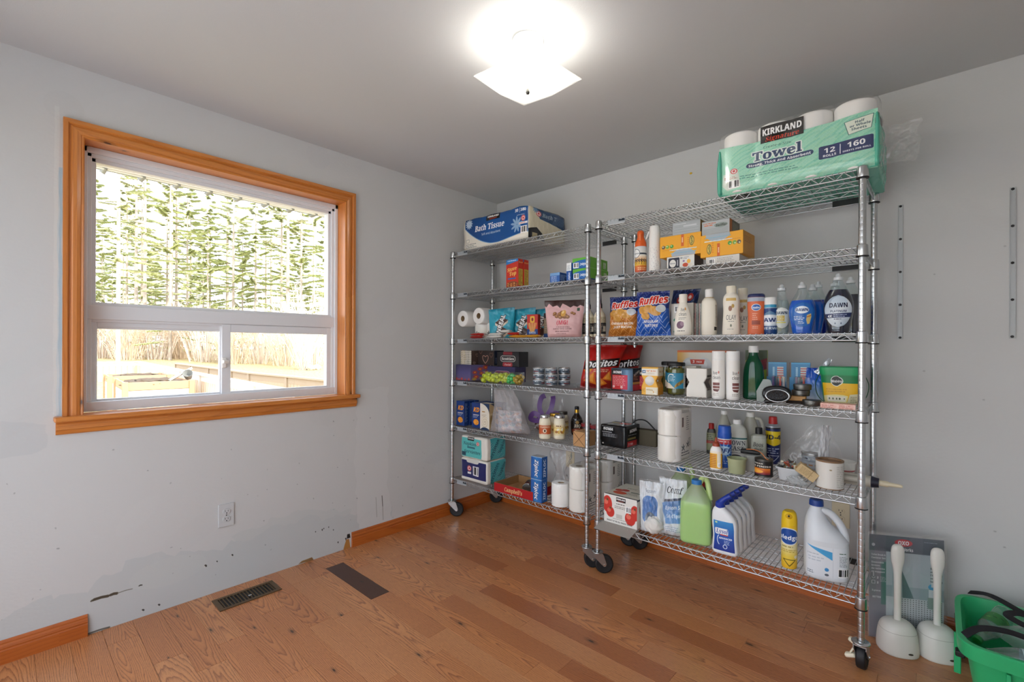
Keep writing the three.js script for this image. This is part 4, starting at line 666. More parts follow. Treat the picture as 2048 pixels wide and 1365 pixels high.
// ---- third shelf
{
  const lying = (l, x, y, z, g) => { const t = thing('toilet_roll', l, 'toilet paper', x, T[2] + y, z, 0, 'loose white paper rolls'); const m = rollParts(t, 0.0605, 0.105); t.children.forEach((o) => {}); m.geometry = G(m.geometry, 0, -0.0525, 0, PI / 2); m.children[0].geometry = G(m.children[0].geometry, 0, -0.0525, 0, PI / 2); m.position.y = 0.0605 + 0.0525 - 0.0525; m.geometry.translate(0, 0.0525, 0); m.children[0].geometry.translate(0, 0.0525, 0); return t; };
  lying('white paper roll against the left wall showing its round core end', 0.088, 0.089, 0.35);
  lying('white paper roll on top, half hidden behind first teal bag', 0.238, 0.104, 0.33);
  const wrapA = art(90, 90, (c, w, h) => { R4(c, 0, 0, w, h, '#f1eee6'); leaf(c, 34, 60, 16, '#3e4346'); small(c, 12, 74, 60, 2, 6, '#50555a', 3); });
  for (const [x, l] of [[0.192, 'wrapped white paper roll, lower left one with dark print on its film'], [0.318, 'wrapped white paper roll, lower one tucked behind first teal bag']]) {
    const t = thing('toilet_roll', l, 'toilet paper', x, T[2], 0.34); const R = smooth([[0, 0.05, 0.05, 2, 0, 0, 0], [0.004, 0.0585], [0.1, 0.06], [0.112, 0.056], [0.116, 0.04]]); part(t, 'paper_roll', loft(R, 32), M.tissue); part(t, 'wrap', patch(R, 0.004, 0.1, -0.9, 1.2, wrapA, 0.001), pm(wrapA, 0.3));
  }
  // teal candy pouches
  const un = art(180, 200, (c, w, h) => {
    R4(c, 0, 0, w, h, '#2aa3bd'); R4(c, 0, 0, w, 16, '#1f8ba5');
    for (const [x, y, s] of [[92, 90, 1], [96, 160, 1.15]]) { PG(c, [[-46, 6], [4, -30], [46, -10], [-4, 30]].map(([a, b]) => [x + a * s, y + b * s]), '#4a2a1e'); PG(c, [[-46, 6], [-4, 30], [-4, 46], [-44, 22]].map(([a, b]) => [x + a * s, y + b * s]), '#e9dfd0'); PG(c, [[-4, 30], [46, -10], [44, 8], [-4, 46]].map(([a, b]) => [x + a * s, y + b * s]), '#d7c8b4'); }
    c.save(); c.translate(84, 118); c.rotate(-1.28); tx(c, 'UNREAL', 0, 0, 40, '#fff', { w: '900', st: '#2b1a15', sw: 7, mw: 160 }); c.restore(); small(c, 30, 190, 110, 1, 5, '#bfe6ee', 2);
  });
  const u1 = thing('candy_pouch', 'teal candy pouch standing in front with tilted white lettering', 'snack bag', 0.425, T[2], 0.385, 0.55, 'teal candy pouches'); part(u1, 'pouch', toArt(pouch(0.178, 0.212, 0.07, { stand: 1, seed: 2, wr: 0.007, taper: 0.12, grow: 0.08 }), un), pm(un, 0.28));
  copyOf(u1, 'teal candy pouch standing behind and right of its twin', 0.525, T[2], 0.275, 0.5); const u3 = copyOf(u1, 'teal candy pouch at the back, seen as a dark green sliver', 0.61, T[2], 0.17, 0.4);
  const sw = art(90, 160, (c, w, h) => { R4(c, 0, 0, w, h, '#c32f28'); R4(c, 0, h * 0.62, w, h * 0.38, '#1c4a94'); for (let i = 0; i < 7; i++) { c.save(); c.translate(14 + i * 10, 74); c.rotate((i - 3) * 0.12); R4(c, -4, -18, 8, 62, i % 2 ? '#e8b06a' : '#d78f46'); c.restore(); } RR(c, 26, 12, 38, 44, 8, '#e9b83e'); EL(c, 45, 34, 9, 12, '#8c2018'); tx(c, 'SWISS', 45, 122, 20, '#e8eef7', { mw: 70 }); small(c, 20, 136, 52, 1, 10, '#e8eef7', 4); });
  carton(thing('snack_box', 'red and blue snack box between teal pouches and pink pouch', 'food box', 0.678, T[2], 0.335, 0.15), 'carton', 0.085, 0.16, 0.035, { f: sw, r: '#a32a22', base: '#b42b24' });
  carton(thing('snack_box', 'plain brown box mostly hidden behind the pink pouch', 'food box', 0.755, T[2], 0.26, 0.1), 'carton', 0.075, 0.17, 0.03, { f: art(60, 130, (c, w, h) => { R4(c, 0, 0, w, h, '#8d7a63'); R4(c, 0, 0, w, 26, '#2a2a2c'); small(c, 6, 40, 44, 8, 6, '#b7a78f', 5); R4(c, 0, h - 24, w, 24, '#274b82'); }), base: '#8d7a63' });
  // pink pouch
  const om = art(240, 240, (c, w, h) => {
    R4(c, 0, 0, w, h, '#dcb0b0'); PG(c, [[0, 0], [w, 0], [w, 44], [216, 34], [200, 46], [178, 38], [160, 50], [140, 38], [112, 22], [96, 52], [78, 34], [50, 42], [28, 20], [10, 44], [0, 36]], '#3b211d');
    for (const [x, y, s] of [[64, 88, 13], [76, 106, 13], [100, 110, 15], [128, 104, 20], [112, 84, 18], [94, 92, 14], [146, 110, 14], [172, 84, 10], [186, 90, 10], [58, 96, 8]]) { EL(c, x, y, s, s * 0.85, '#8a5a34'); EL(c, x - 3, y - 3, s * 0.5, s * 0.4, '#b98654'); } EL(c, 118, 86, 15, 22, '#d9a34c', 0.4); EL(c, 115, 80, 6, 10, '#f5d491', 0.4);
    tx(c, '(MG!', 112, 146, 36, '#d2384e', { w: 'bold', mw: 78, f: 'sans-serif' }); R4(c, 200, 52, 16, 20, '#2b4a33'); small(c, 72, 172, 90, 1, 6, '#6d3d3d', 2); tx(c, 'ALMOND TOFFEE CLUSTERS', 112, 186, 12, '#5b3132', { mw: 130 }); tx(c, 'MILK CHOCOLATE', 112, 202, 11, '#5b3132', { mw: 140 }); small(c, 74, 214, 88, 1, 5, '#7d4b4b', 4);
  });
  const o = thing('chocolate_pouch', 'pink stand-up chocolate cluster pouch with dark brown top', 'snack bag', 0.985, T[2], 0.405, 0.42); part(o, 'pouch', toArt(pouch(0.232, 0.232, 0.085, { stand: 1, seed: 5, wr: 0.005, taper: 0.2 }), om), pm(om, 0.32));
  // bars lying at the front edge
  const barArt = (a, b, d) => art(150, 36, (c, w, h) => { R4(c, 0, 0, w, h, a); R4(c, 0, 0, 12, h, d); R4(c, w - 12, 0, 12, h, d); R4(c, 20, 8, 90, 12, b); small(c, 24, 24, 100, 1, 5, b, 6); });
  const bars = [['#b3241f', '#e9d8c8', '#d9d4cf', 'red'], ['#e9e7e2', '#54677c', '#b9bdc0', 'white'], ['#d99a2e', '#8d2d22', '#e9c57a', 'golden']].map(([a, b, d]) => barArt(a, b, d));
  [[0, 0.275, 0.0, 'red wrapped bar, lower one of the stacked pair below the rolls', 0.16], [0, 0.283, 0.019, 'red wrapped bar, upper one of the stacked pair below the rolls', 0.16], [1, 0.45, 0, 'white wrapped bar lying lowest in front of teal pouch', 0.15], [1, 0.462, 0.018, 'white wrapped bar lying on top of another before teal pouch', 0.15], [1, 0.552, 0.036, 'white bar tilted across the end of the white stack', 0.1], [2, 0.665, 0, 'golden wrapped bar in the middle of the shelf edge row', 0.16], [2, 0.79, 0, 'golden wrapped bar at the right end beside pink pouch', 0.14], [0, 0.63, 0.018, 'red and silver wrapped bar lying over the golden ones', 0.12]].forEach(([k, x, y, l, L], i) => {
    const t = thing('snack_bar', l, 'snack bar', x, T[2] + y, 0.475, (i % 3 - 1) * 0.06), g = pouch(0.036, L, 0.02, { wr: 0.0018, seed: i + 3, nu: 8, nv: 22, seal: 0.06, bulge: 0.25 }); g.rotateZ(-PI / 2); g.translate(-L / 2, 0.0, 0); g.rotateX(-PI / 2); g.translate(0, 0.01, 0);
    const u = g.attributes.uv; for (let q = 0; q < u.count; q++) u.setXY(q, u.getY(q), u.getX(q)); part(t, 'wrapper', toArt(g, bars[k]), pm(bars[k], 0.25, { metalness: 0.2 }));
  });
  // two dressing bottles with black necks
  const rl = art(150, 110, (c, w, h) => { R4(c, 0, 0, w, h, '#23262a'); R4(c, 0, 0, w, 40, '#cfc5a6'); small(c, 40, 8, 80, 4, 6, '#8f866a', 3); small(c, 40, 52, 80, 5, 6, '#a9a594', 9); R4(c, 96, 60, 26, 34, '#e8e3d3'); });
  const dr = (l, x, z) => { const t = thing('dressing_bottle', l, 'bottle', x, T[2], z, 0.5, 'cream dressing bottles'); bottle(t, [[0, 0.033, 0.033, 3.2, 0, 0, 1], [0.006, 0.037, 0.037, 3.2], [0.115, 0.037, 0.037, 3], [0.14, 0.034, 0.034, 2.6], [0.165, 0.016, 0.016, 2], [0.18, 0.0135, 0.0135]], M.cream, { labels: [[0.02, 0.125, -1.9, 1.9, rl]], cap: [[0.178, 0.015], [0.205, 0.015], [0.21, 0.011], [0.265, 0.009], [0.27, 0.006]], capMat: M.black }); return t; };
  const d1 = dr('cream dressing bottle with black neck, left of the rack posts', 1.083, 0.285); copyOf(d1, 'cream dressing bottle with black neck, seen between the rack posts', 1.172, T[2], 0.295);
}
// ---- fourth shelf
{
  const polka = art(70, 110, (c, w, h) => { R4(c, 0, 0, w, h, '#d9d2c4'); for (let i = 0; i < 90; i++) EL(c, (i * 23.7) % w, (i * 41.3) % h, 2.4, 2.4, i % 3 ? '#3a3431' : '#c9a24d'); });
  const hearts = art(110, 110, (c, w, h) => { R4(c, 0, 0, w, h, '#54443d'); const ht = (x, y, s, lw, col) => { c.strokeStyle = col; c.lineWidth = lw; c.beginPath(); c.moveTo(x, y + s); c.bezierCurveTo(x - s * 1.4, y - s * 0.2, x - s * 0.6, y - s, x, y - s * 0.3); c.bezierCurveTo(x + s * 0.6, y - s, x + s * 1.4, y - s * 0.2, x, y + s); c.stroke(); }; ht(54, 34, 15, 2, '#d9b7a4'); ht(28, 96, 12, 2, '#d9b7a4'); ht(84, 98, 12, 2, '#d9b7a4'); });
  const big = art(170, 110, (c, w, h) => { R4(c, 0, 0, w, h, '#2e2320'); const ht = (x, y, s, lw, col) => { c.strokeStyle = col; c.lineWidth = lw; c.beginPath(); c.moveTo(x, y + s); c.bezierCurveTo(x - s * 1.4, y - s * 0.2, x - s * 0.6, y - s, x, y - s * 0.3); c.bezierCurveTo(x + s * 0.6, y - s, x + s * 1.4, y - s * 0.2, x, y + s); c.stroke(); }; ht(80, 60, 38, 4, '#c99a86'); ht(30, 6, 20, 3, '#8a6455'); ht(140, 30, 22, 3, '#8a6455'); });
  const navy = art(70, 110, (c, w, h) => { R4(c, 0, 0, w, h, '#20283a'); small(c, 8, 56, 54, 6, 5, '#7f8ba5', 5); });
  const sc = art(170, 110, (c, w, h) => { R4(c, 0, 0, w, h, '#1d1c20'); R4(c, 50, 0, 70, 22, '#7d1f2b'); RR(c, 30, 30, 112, 42, 16, '#2b2a2e', '#e6e1dc', 3); tx(c, 'Scotties', 86, 51, 28, '#f1ece6', { f: 'serif', mw: 96 }); RR(c, 46, 78, 76, 32, 10, '#a02a35'); tx(c, 'Facial', 84, 94, 16, '#f0d7d0', { i: 1, f: 'serif' }); });
  const pur = art(170, 120, (c, w, h) => { R4(c, 0, 0, w, h, GR(c, 0, 0, 0, h, '#3f3a63', '#5a5488', '#6a5c86')); for (const [x, y, s] of [[14, 112, 14], [40, 116, 12], [70, 110, 14], [110, 116, 12], [150, 112, 13]]) flower(c, x, y, s, '#d8482c', 7); });
  const purF = art(110, 120, (c, w, h) => { R4(c, 0, 0, w, h, '#6e6796'); for (const [x, y, s] of [[24, 58, 16], [52, 34, 17], [84, 22, 20], [92, 60, 18], [60, 66, 16], [30, 92, 18]]) { flower(c, x, y, s, '#e2512e', 8); EL(c, x, y, 5, 5, '#f3b24a'); } for (const [x, y] of [[20, 110], [60, 104], [90, 96]]) flower(c, x, y, 15, '#d9b83a', 7); });
  const pur2 = art(170, 100, (c, w, h) => { R4(c, 0, 0, w, h, GR(c, 0, 0, 0, h, '#35315a', '#4d4779')); RR(c, 46, 28, 96, 52, 20, '#7d2f5c', '#d5bcd0', 2.5); tx(c, 'Scotties', 94, 56, 20, '#d9c3d4', { f: 'serif', mw: 78 }); });
  const tb = (l, x, y, z, w, h, d, f, r, b, tu = 0) => { const t = thing('tissue_box', l, 'tissue box', x, T[3] + y, z, tu); carton(t, 'carton', w, h, d, { f, r, base: b }, 0.4); part(t, 'opening', G(loft([[0, w * 0.24, d * 0.16, 2.4], [0.0008, w * 0.24, d * 0.16, 2.4]], 24), 0, h, 0), M.film2); };
  tb('purple floral tissue box at left end, lower one under the spotted box', 0.105, 0, 0.362, 0.165, 0.115, 0.2, pur, purF, '#4d4779');
  tb('purple tissue box with oval label, lower one behind the bag of beads', 0.42, 0, 0.33, 0.27, 0.108, 0.115, pur2, '#3f3a63', '#4d4779');
  tb('spotted cream and brown heart tissue box on top of the floral one', 0.1, 0.1155, 0.37, 0.118, 0.105, 0.12, polka, hearts, '#54443d');
  tb('dark brown tissue box with large pink heart outline, top row middle', 0.262, 0.1155, 0.33, 0.17, 0.105, 0.1, big, navy, '#2e2320');
  tb('black tissue box with white oval lettering, top row right end', 0.475, 0.1085, 0.325, 0.21, 0.105, 0.1, sc, '#201f24', '#1d1c20');
  // bumpy bag of coloured beads
  const bg = thing('bead_bag', 'lumpy clear-topped bag of yellow-green beads with green end', 'bag', 0.52, T[3], 0.47, 0.05);
  const lumpRow = (n, x0, x1, col, nm, r, sd) => { const q = rng(sd), a = []; for (let i = 0; i < n; i++) { const s = r * (0.75 + 0.5 * q()), u = q(), v = q() * 2 * PI, k = Math.sqrt(q()); const g = new THREE.SphereGeometry(s, 7, 5); a.push(G(g, lerp(x0, x1, u), 0.036 + Math.sin(v) * k * 0.026, Math.cos(v) * k * 0.036)); } part(bg, nm, merge(a), std(col, 0.25, { clearcoat: 0.6 })); };
  lumpRow(120, -0.165, 0.06, '#b9c92f', 'yellow_beads', 0.014, 1); lumpRow(34, 0.065, 0.115, '#3fae5b', 'green_beads', 0.014, 2); lumpRow(30, 0.12, 0.165, '#a58a2e', 'amber_beads', 0.014, 3);
  const fl = pouch(0.09, 0.37, 0.08, { wr: 0.005, seed: 9, nu: 16, nv: 40, bulge: 0.3 }); fl.rotateZ(-PI / 2); fl.translate(-0.185, 0.036, 0); part(bg, 'clear_film', fl, M.film);
  // canned fish, three stacks of three
  const ca = art(200, 44, (c, w, h) => { R4(c, 0, 0, w, h, '#5d6b78'); R4(c, 0, 0, w, 8, '#c7ccd0'); for (let i = 0; i < 5; i++) { small(c, 8 + i * 40, 13, 26, 1, 9, '#dfe4e8', i + 2); R4(c, 6 + i * 40, 28, 32, 7, i % 2 ? '#8c2f30' : '#27384a'); } });
  const can = thing('food_tin', 'flat tin, bottom of the left stack on the fourth shelf', 'can', 0.765, T[3], 0.385, 0.3, 'flat tins in three stacks');
  bottle(can, [[0, 0.036, 0.036, 2, 0, 0, 1], [0.002, 0.0395, 0.0395, 2, 0, 0, 1], [0.004, 0.038], [0.034, 0.038], [0.036, 0.0395, 0.0395, 2, 0, 0, 1], [0.038, 0.0385, 0.0385, 2, 0, 0, 1], [0.038, 0.036, 0.036, 2, 0, 0, 1], [0.0355, 0.035]], M.tin, { it: 0, labels: [[0.005, 0.033, ...FULL, ca]] });
  [['left stack', 0.765, 0.385], ['middle stack', 0.862, 0.375], ['right stack, set further back', 0.905, 0.295]].forEach(([s, x, z], i) => ['bottom', 'middle one', 'top'].forEach((w, k) => { if (i + k) copyOf(can, `flat tin, ${w} of the ${s} on the fourth shelf`, x + (k % 2) * 0.002, T[3] + 0.0382 * k, z, 0.3 + k * 0.5 + i); }));
  // red corn chip bags straddling the two racks
  const dor = art(200, 250, (c, w, h) => { R4(c, 0, 0, w, h, GR(c, 0, 0, 0, h, '#a81512', '#c51d16', '#b5231a', '#7d1410')); for (const [x, y, s, r] of [[60, 190, 46, 0.3], [110, 210, 40, -0.4], [40, 150, 34, 0.9], [150, 180, 34, 0.2]]) { c.save(); c.translate(x, y); c.rotate(r); PG(c, [[0, -s], [s * 0.8, s * 0.6], [-s * 0.8, s * 0.6]], '#dc7a22'); PG(c, [[0, -s * 0.7], [s * 0.4, s * 0.4], [-s * 0.5, s * 0.4]], '#f0a23c'); c.restore(); } PG(c, [[6, 96], [194, 74], [194, 120], [6, 142]], '#2a0c0c'); tx(c, 'Doritos', 100, 108, 48, '#fff', { w: '900', i: 1, rot: -0.11, st: '#141010', sw: 9, mw: 180 }); small(c, 70, 140, 110, 2, 6, '#f4d9b0', 4); });
  const d1 = thing('chip_bag', 'red corn chip bag leaning in front, between the two racks', 'snack bag', 1.2, T[3], 0.35, 0.42, 'red corn chip bags'); const db = part(d1, 'bag', toArt(pouch(0.225, 0.262, 0.1, { seed: 4, wr: 0.008, skew: 0.05, lean: -0.045 }), dor), pm(dor, 0.24));
  const d2 = copyOf(d1, 'darker red corn chip bag leaning behind its twin', 1.285, T[3], 0.225, 0.95); 
}
// ---- fifth shelf
{
  const kd = art(86, 180, (c, w, h) => { R4(c, 0, 0, w, h, '#153a80'); tx(c, 'KD', 43, 50, 46, '#f39a1f', { w: '900', i: 1, mw: 66 }); R4(c, 14, 84, 58, 5, '#e8e5dc'); small(c, 14, 94, 58, 2, 6, '#b9c6df', 3); EL(c, 43, 138, 27, 21, '#f39a2a'); for (let i = 0; i < 22; i++) { c.strokeStyle = i % 2 ? '#ffc35a' : '#d97a12'; c.lineWidth = 3; c.beginPath(); c.arc(24 + (i * 17) % 40, 124 + (i * 11) % 28, 5, i, i + 2.6); c.stroke(); } });
  const ks = art(44, 180, (c, w, h) => { R4(c, 0, 0, w, h, '#12326f'); small(c, 8, 18, 28, 15, 6, '#93a6cc', 7); });
  const k = thing('pasta_dinner_box', 'blue macaroni dinner box at far left, front row by rack post', 'food box', 0.098, T[4], 0.46, 0, 'blue macaroni dinner boxes'); carton(k, 'carton', 0.088, 0.18, 0.042, { f: kd, r: ks, t: '#1c4690', base: '#153a80' }, 0.38);
  [['blue macaroni dinner box at far left, second row behind the front one', 0.1, 0.41], ['blue macaroni dinner box, front row beside the cream pasta box', 0.262, 0.455], ['blue macaroni dinner box, second row behind the front right one', 0.264, 0.405], ['blue macaroni dinner box, third row behind the cream pasta box', 0.268, 0.355], ['blue macaroni dinner box, hindmost of the far left column', 0.104, 0.36]].forEach(([l, x, z]) => copyOf(k, l, x, T[4], z));
  copyOf(k, 'blue macaroni dinner box in the back row, top just showing', 0.36, T[4], 0.33); 
  const pf = art(94, 190, (c, w, h) => { R4(c, 0, 0, w, h, '#e7e0d2'); c.beginPath(); c.moveTo(0, 0); c.quadraticCurveTo(w * 0.9, 10, w, 76); c.lineTo(w, 0); c.closePath(); c.fillStyle = '#1c3358'; c.fill(); small(c, 20, 56, 46, 1, 12, '#b7884c', 6); small(c, 16, 80, 50, 2, 5, '#b79f7a', 2); EL(c, 48, 132, 34, 40, '#d9cdb6'); for (let i = 0; i < 12; i++) { c.strokeStyle = '#efe6d2'; c.lineWidth = 4; c.beginPath(); c.arc(48, 134, 8 + i * 2.4, i, i + 2.2); c.stroke(); } c.beginPath(); c.moveTo(0, h); c.quadraticCurveTo(w * 0.4, h - 36, w, h - 8); c.lineTo(w, h); c.closePath(); c.fillStyle = '#1c3358'; c.fill(); });
  const pr = art(70, 190, (c, w, h) => { R4(c, 0, 0, w, h, '#b49a70'); c.beginPath(); c.moveTo(0, 0); c.quadraticCurveTo(w * 0.9, 10, w, 70); c.lineTo(w, 0); c.closePath(); c.fillStyle = '#2c3a4d'; c.fill(); EL(c, 34, 120, 26, 38, '#8f7448'); small(c, 8, 70, 40, 2, 5, '#e3d3b0', 2); });
  carton(thing('pasta_box', 'cream pasta box with navy curve beside clear crumpled bag', 'food box', 0.375, T[4], 0.468, 0), 'carton', 0.092, 0.186, 0.064, { f: pf, r: pr, t: '#d9d0bd', base: '#e7e0d2' }, 0.45);
  // clear bag of party things
  const cb = thing('plastic_bag', 'crumpled translucent plastic bag with pinkish things inside, fifth shelf', 'bag', 0.562, T[4], 0.445, 0.4), pk = art(120, 90, (c, w, h) => { for (let i = 0; i < 160; i++) { c.globalAlpha = 0.7; PG(c, [[(i * 37) % w, (i * 53) % h], [(i * 37) % w + 24, (i * 53) % h + 6], [(i * 37) % w + 10, (i * 53) % h + 16]], ['#c9c4c6', '#b3b8c2', '#d8a48c', '#8fb3bd', '#b9adb8', '#e0dad6'][i % 6]); } }, '#c4bfc2');
  part(cb, 'contents', G(toArt(pouch(0.17, 0.15, 0.09, { stand: 1, wr: 0.012, seed: 8 }), pk), 0, 0, 0), pm(pk, 0.5)); part(cb, 'film', pouch(0.215, 0.3, 0.13, { stand: 1, wr: 0.016, seed: 6, taper: -0.75, skew: -0.05, nu: 34, nv: 44, ragged: 0.05 }), std('#eeebec', 0.22, { transmission: 0.78, thickness: 0, side: THREE.DoubleSide }));
  // cellophane gift bag tied with a purple ribbon
  const gb = thing('gift_bag', 'cellophane gift bag tied with wide purple ribbon at shelf back', 'bag', 0.72, T[4], 0.235, 0.3), rib = std('#5b3a78', 0.4, { sheen: 0.5 });
  part(gb, 'contents', G(lump(0.085, 0.06, 0.06, 5, 0.3, 3), 0, 0.055, 0), std('#6d4a46', 0.6)); part(gb, 'film', pouch(0.24, 0.25, 0.12, { stand: 1, wr: 0.018, seed: 12, taper: -0.2, nu: 34, nv: 44 }), M.film);
  const band = (pts, wd) => { const c = new THREE.CatmullRomCurve3(pts.map((p) => new THREE.Vector3(...p))), P = [], I = []; for (let i = 0; i <= 30; i++) { const a = c.getPoint(i / 30), tg = c.getTangent(i / 30), n = new THREE.Vector3(0, 0, 1), b = new THREE.Vector3().crossVectors(tg, n).normalize(); for (const [s, q] of [[-1, 0.0008], [1, 0.0008], [1, -0.0008], [-1, -0.0008]]) P.push(a.x + b.x * s * wd / 2, a.y + b.y * s * wd / 2, a.z + q); } for (let i = 0; i < 30; i++) for (let k = 0; k < 4; k++) { const a = i * 4 + k, b = i * 4 + (k + 1) % 4; I.push(a, a + 4, b, b, a + 4, b + 4); } const g = new THREE.BufferGeometry(); g.setAttribute('position', new THREE.Float32BufferAttribute(P, 3)); g.setAttribute('uv', new THREE.Float32BufferAttribute(new Float32Array(P.length / 3 * 2), 2)); g.setIndex(I); g.computeVertexNormals(); return g; };
  for (const pts of [[[0.0, 0.1, 0.065], [-0.03, 0.17, 0.07], [-0.02, 0.24, 0.05], [0.0, 0.25, 0.04]], [[0.01, 0.1, 0.065], [0.05, 0.16, 0.07], [0.06, 0.23, 0.05], [0.055, 0.25, 0.04]], [[0.01, 0.1, 0.07], [0.07, 0.14, 0.075], [0.12, 0.12, 0.06], [0.1, 0.09, 0.06], [0.02, 0.1, 0.075]], [[0.0, 0.1, 0.07], [-0.07, 0.13, 0.075], [-0.1, 0.09, 0.06], [-0.05, 0.08, 0.065], [0, 0.1, 0.075]]]) part(gb, 'ribbon', band(pts, 0.034), rib);
  // jars
  const lab = (bg0, dr) => art(150, 84, dr, bg0), jarRings = [[0, 0.03, 0.03, 2.4, 0, 0, 1], [0.004, 0.036, 0.036, 2.4], [0.018, 0.0375, 0.0375, 2.3], [0.105, 0.0375, 0.0375, 2.3], [0.122, 0.033], [0.131, 0.029], [0.134, 0.029]], lid = [[0.131, 0.031, 0.031, 2, 0, 0, 1], [0.132, 0.0325], [0.147, 0.0325], [0.15, 0.03]];
  const ja = lab('#c25a2c', (c, w, h) => { R4(c, 0, 0, w, 12, '#e9dcc0'); R4(c, 0, h - 10, w, 10, '#e9dcc0'); tx(c, 'CLASSICO', 75, 24, 17, '#f3e4c6', { f: 'serif', mw: 100 }); EL(c, 75, 50, 15, 15, '#efe2c6'); EL(c, 75, 50, 8, 10, '#5b3a22'); small(c, 46, 70, 60, 1, 5, '#f3dcc0', 4, 'left'); });
  const jb = lab('#e4cf8f', (c, w, h) => { R4(c, 0, 0, w, h, GR(c, 0, 0, 0, h, '#efe6cf', '#dcb95f', '#e8dcbc')); small(c, 48, 12, 54, 1, 11, '#7b4a24', 6); for (let i = 0; i < 8; i++) EL(c, 40 + (i * 29) % 74, 40 + (i * 17) % 34, 13, 8, ['#f3dd8f', '#d9a93a', '#f6efd6', '#a86b2c'][i % 4], i); });
  const jar = (l, x, z, la, lm, tu) => { const t = thing('sauce_jar', l, 'jar', x, T[4], z, tu); bottle(t, jarRings, M.cream, { labels: [[0.024, 0.098, -1.5, 1.5, la]], cap: lid, capName: 'lid', capMat: lm, off: 0.0006 }); return t; };
  jar('cream sauce jar with orange label, front left of the jar group', 0.862, 0.44, ja, M.tin, 0.65); const j2 = jar('cream sauce jar with yellow pasta label, front right of jars', 0.935, 0.385, jb, M.tin, 0.6); copyOf(j2, 'cream sauce jar hidden behind the orange-labelled one, gold lid showing', 0.86, T[4], 0.335, 0.9).children.forEach((o) => { if (o.name === 'lid') o.material = M.gold; }); copyOf(j2, 'cream sauce jar at the back of the jar group, dark lid showing', 0.85, T[4], 0.235, 1.4).children.forEach((o) => { if (o.name === 'lid') o.material = M.darksteel; });
  // barbecue sauce
  const bq = thing('sauce_bottle', 'dark barbecue sauce bottle with gold neck band and black cap', 'bottle', 0.94, T[4], 0.2, 0.65), ba = art(140, 90, (c, w, h) => { R4(c, 0, 0, w, h, '#1b0f0c'); EL(c, 72, 14, 20, 11, '#b08a4a'); tx(c, 'BBQ', 72, 38, 30, '#e8dcc6', { f: 'serif', i: 1 }); c.beginPath(); c.moveTo(14, 64); c.quadraticCurveTo(72, 44, 128, 62); c.lineTo(124, 84); c.quadraticCurveTo(72, 72, 20, 86); c.closePath(); c.fillStyle = '#8e3b1f'; c.fill(); small(c, 48, 64, 48, 1, 8, '#e8c89a', 5); });
  bottle(bq, [[0, 0.03, 0.024, 2.6, 0, 0, 1], [0.005, 0.036, 0.029, 2.6], [0.03, 0.039, 0.031, 2.6], [0.09, 0.04, 0.032, 2.4], [0.115, 0.034, 0.028, 2.2], [0.135, 0.018, 0.017], [0.15, 0.0135, 0.0135], [0.172, 0.0125, 0.0125]], std('#1d100b', 0.15, { clearcoat: 0.6 }), { labels: [[0.015, 0.1, -1.25, 1.25, ba]], cap: [[0.17, 0.0145, 0.0145, 2, 0, 0, 1], [0.186, 0.0145], [0.189, 0.012]], capMat: M.black }); part(bq, 'neck_band', G(lathe([[0.0158, 0], [0.0145, 0.02]], 20), 0, 0.148, 0), M.gold);
  // brown parcel tied with string
  const pa = thing('brown_parcel', 'small brown kraft box crossed with dark string by rack post', 'box', 1.163, T[4], 0.445, 0.0); part(pa, 'box', G(rbox(0.084, 0.086, 0.11, 0.002, 1), 0, 0.043, 0), M.kraft);
  const st = (a, b) => rod(a, b, 0.0009, 5); part(pa, 'string', merge([st([-0.042, 0.002, 0.0557], [0.042, 0.085, 0.0557]), st([-0.042, 0.085, 0.0557], [0.042, 0.002, 0.0557]), st([-0.042, 0.0865, 0], [0.042, 0.0865, 0])]), M.black);
  const rj = thing('red_jar', 'dark jar with red lid just behind the brown string-tied box', 'jar', 1.14, T[4], 0.29); bottle(rj, [[0, 0.03, 0.03, 2, 0, 0, 1], [0.01, 0.034], [0.07, 0.034], [0.082, 0.029]], std('#3a1d1c', 0.2), { cap: [[0.08, 0.032, 0.032, 2, 0, 0, 1], [0.098, 0.032, 0.032, 2, 0, 0, 1], [0.098, 0.029]], capName: 'lid', capMat: std('#8c2128', 0.4) }); copyOf(rj, 'dark jar with red lid, further left of its twin behind parcel', 1.06, T[4], 0.27);
}
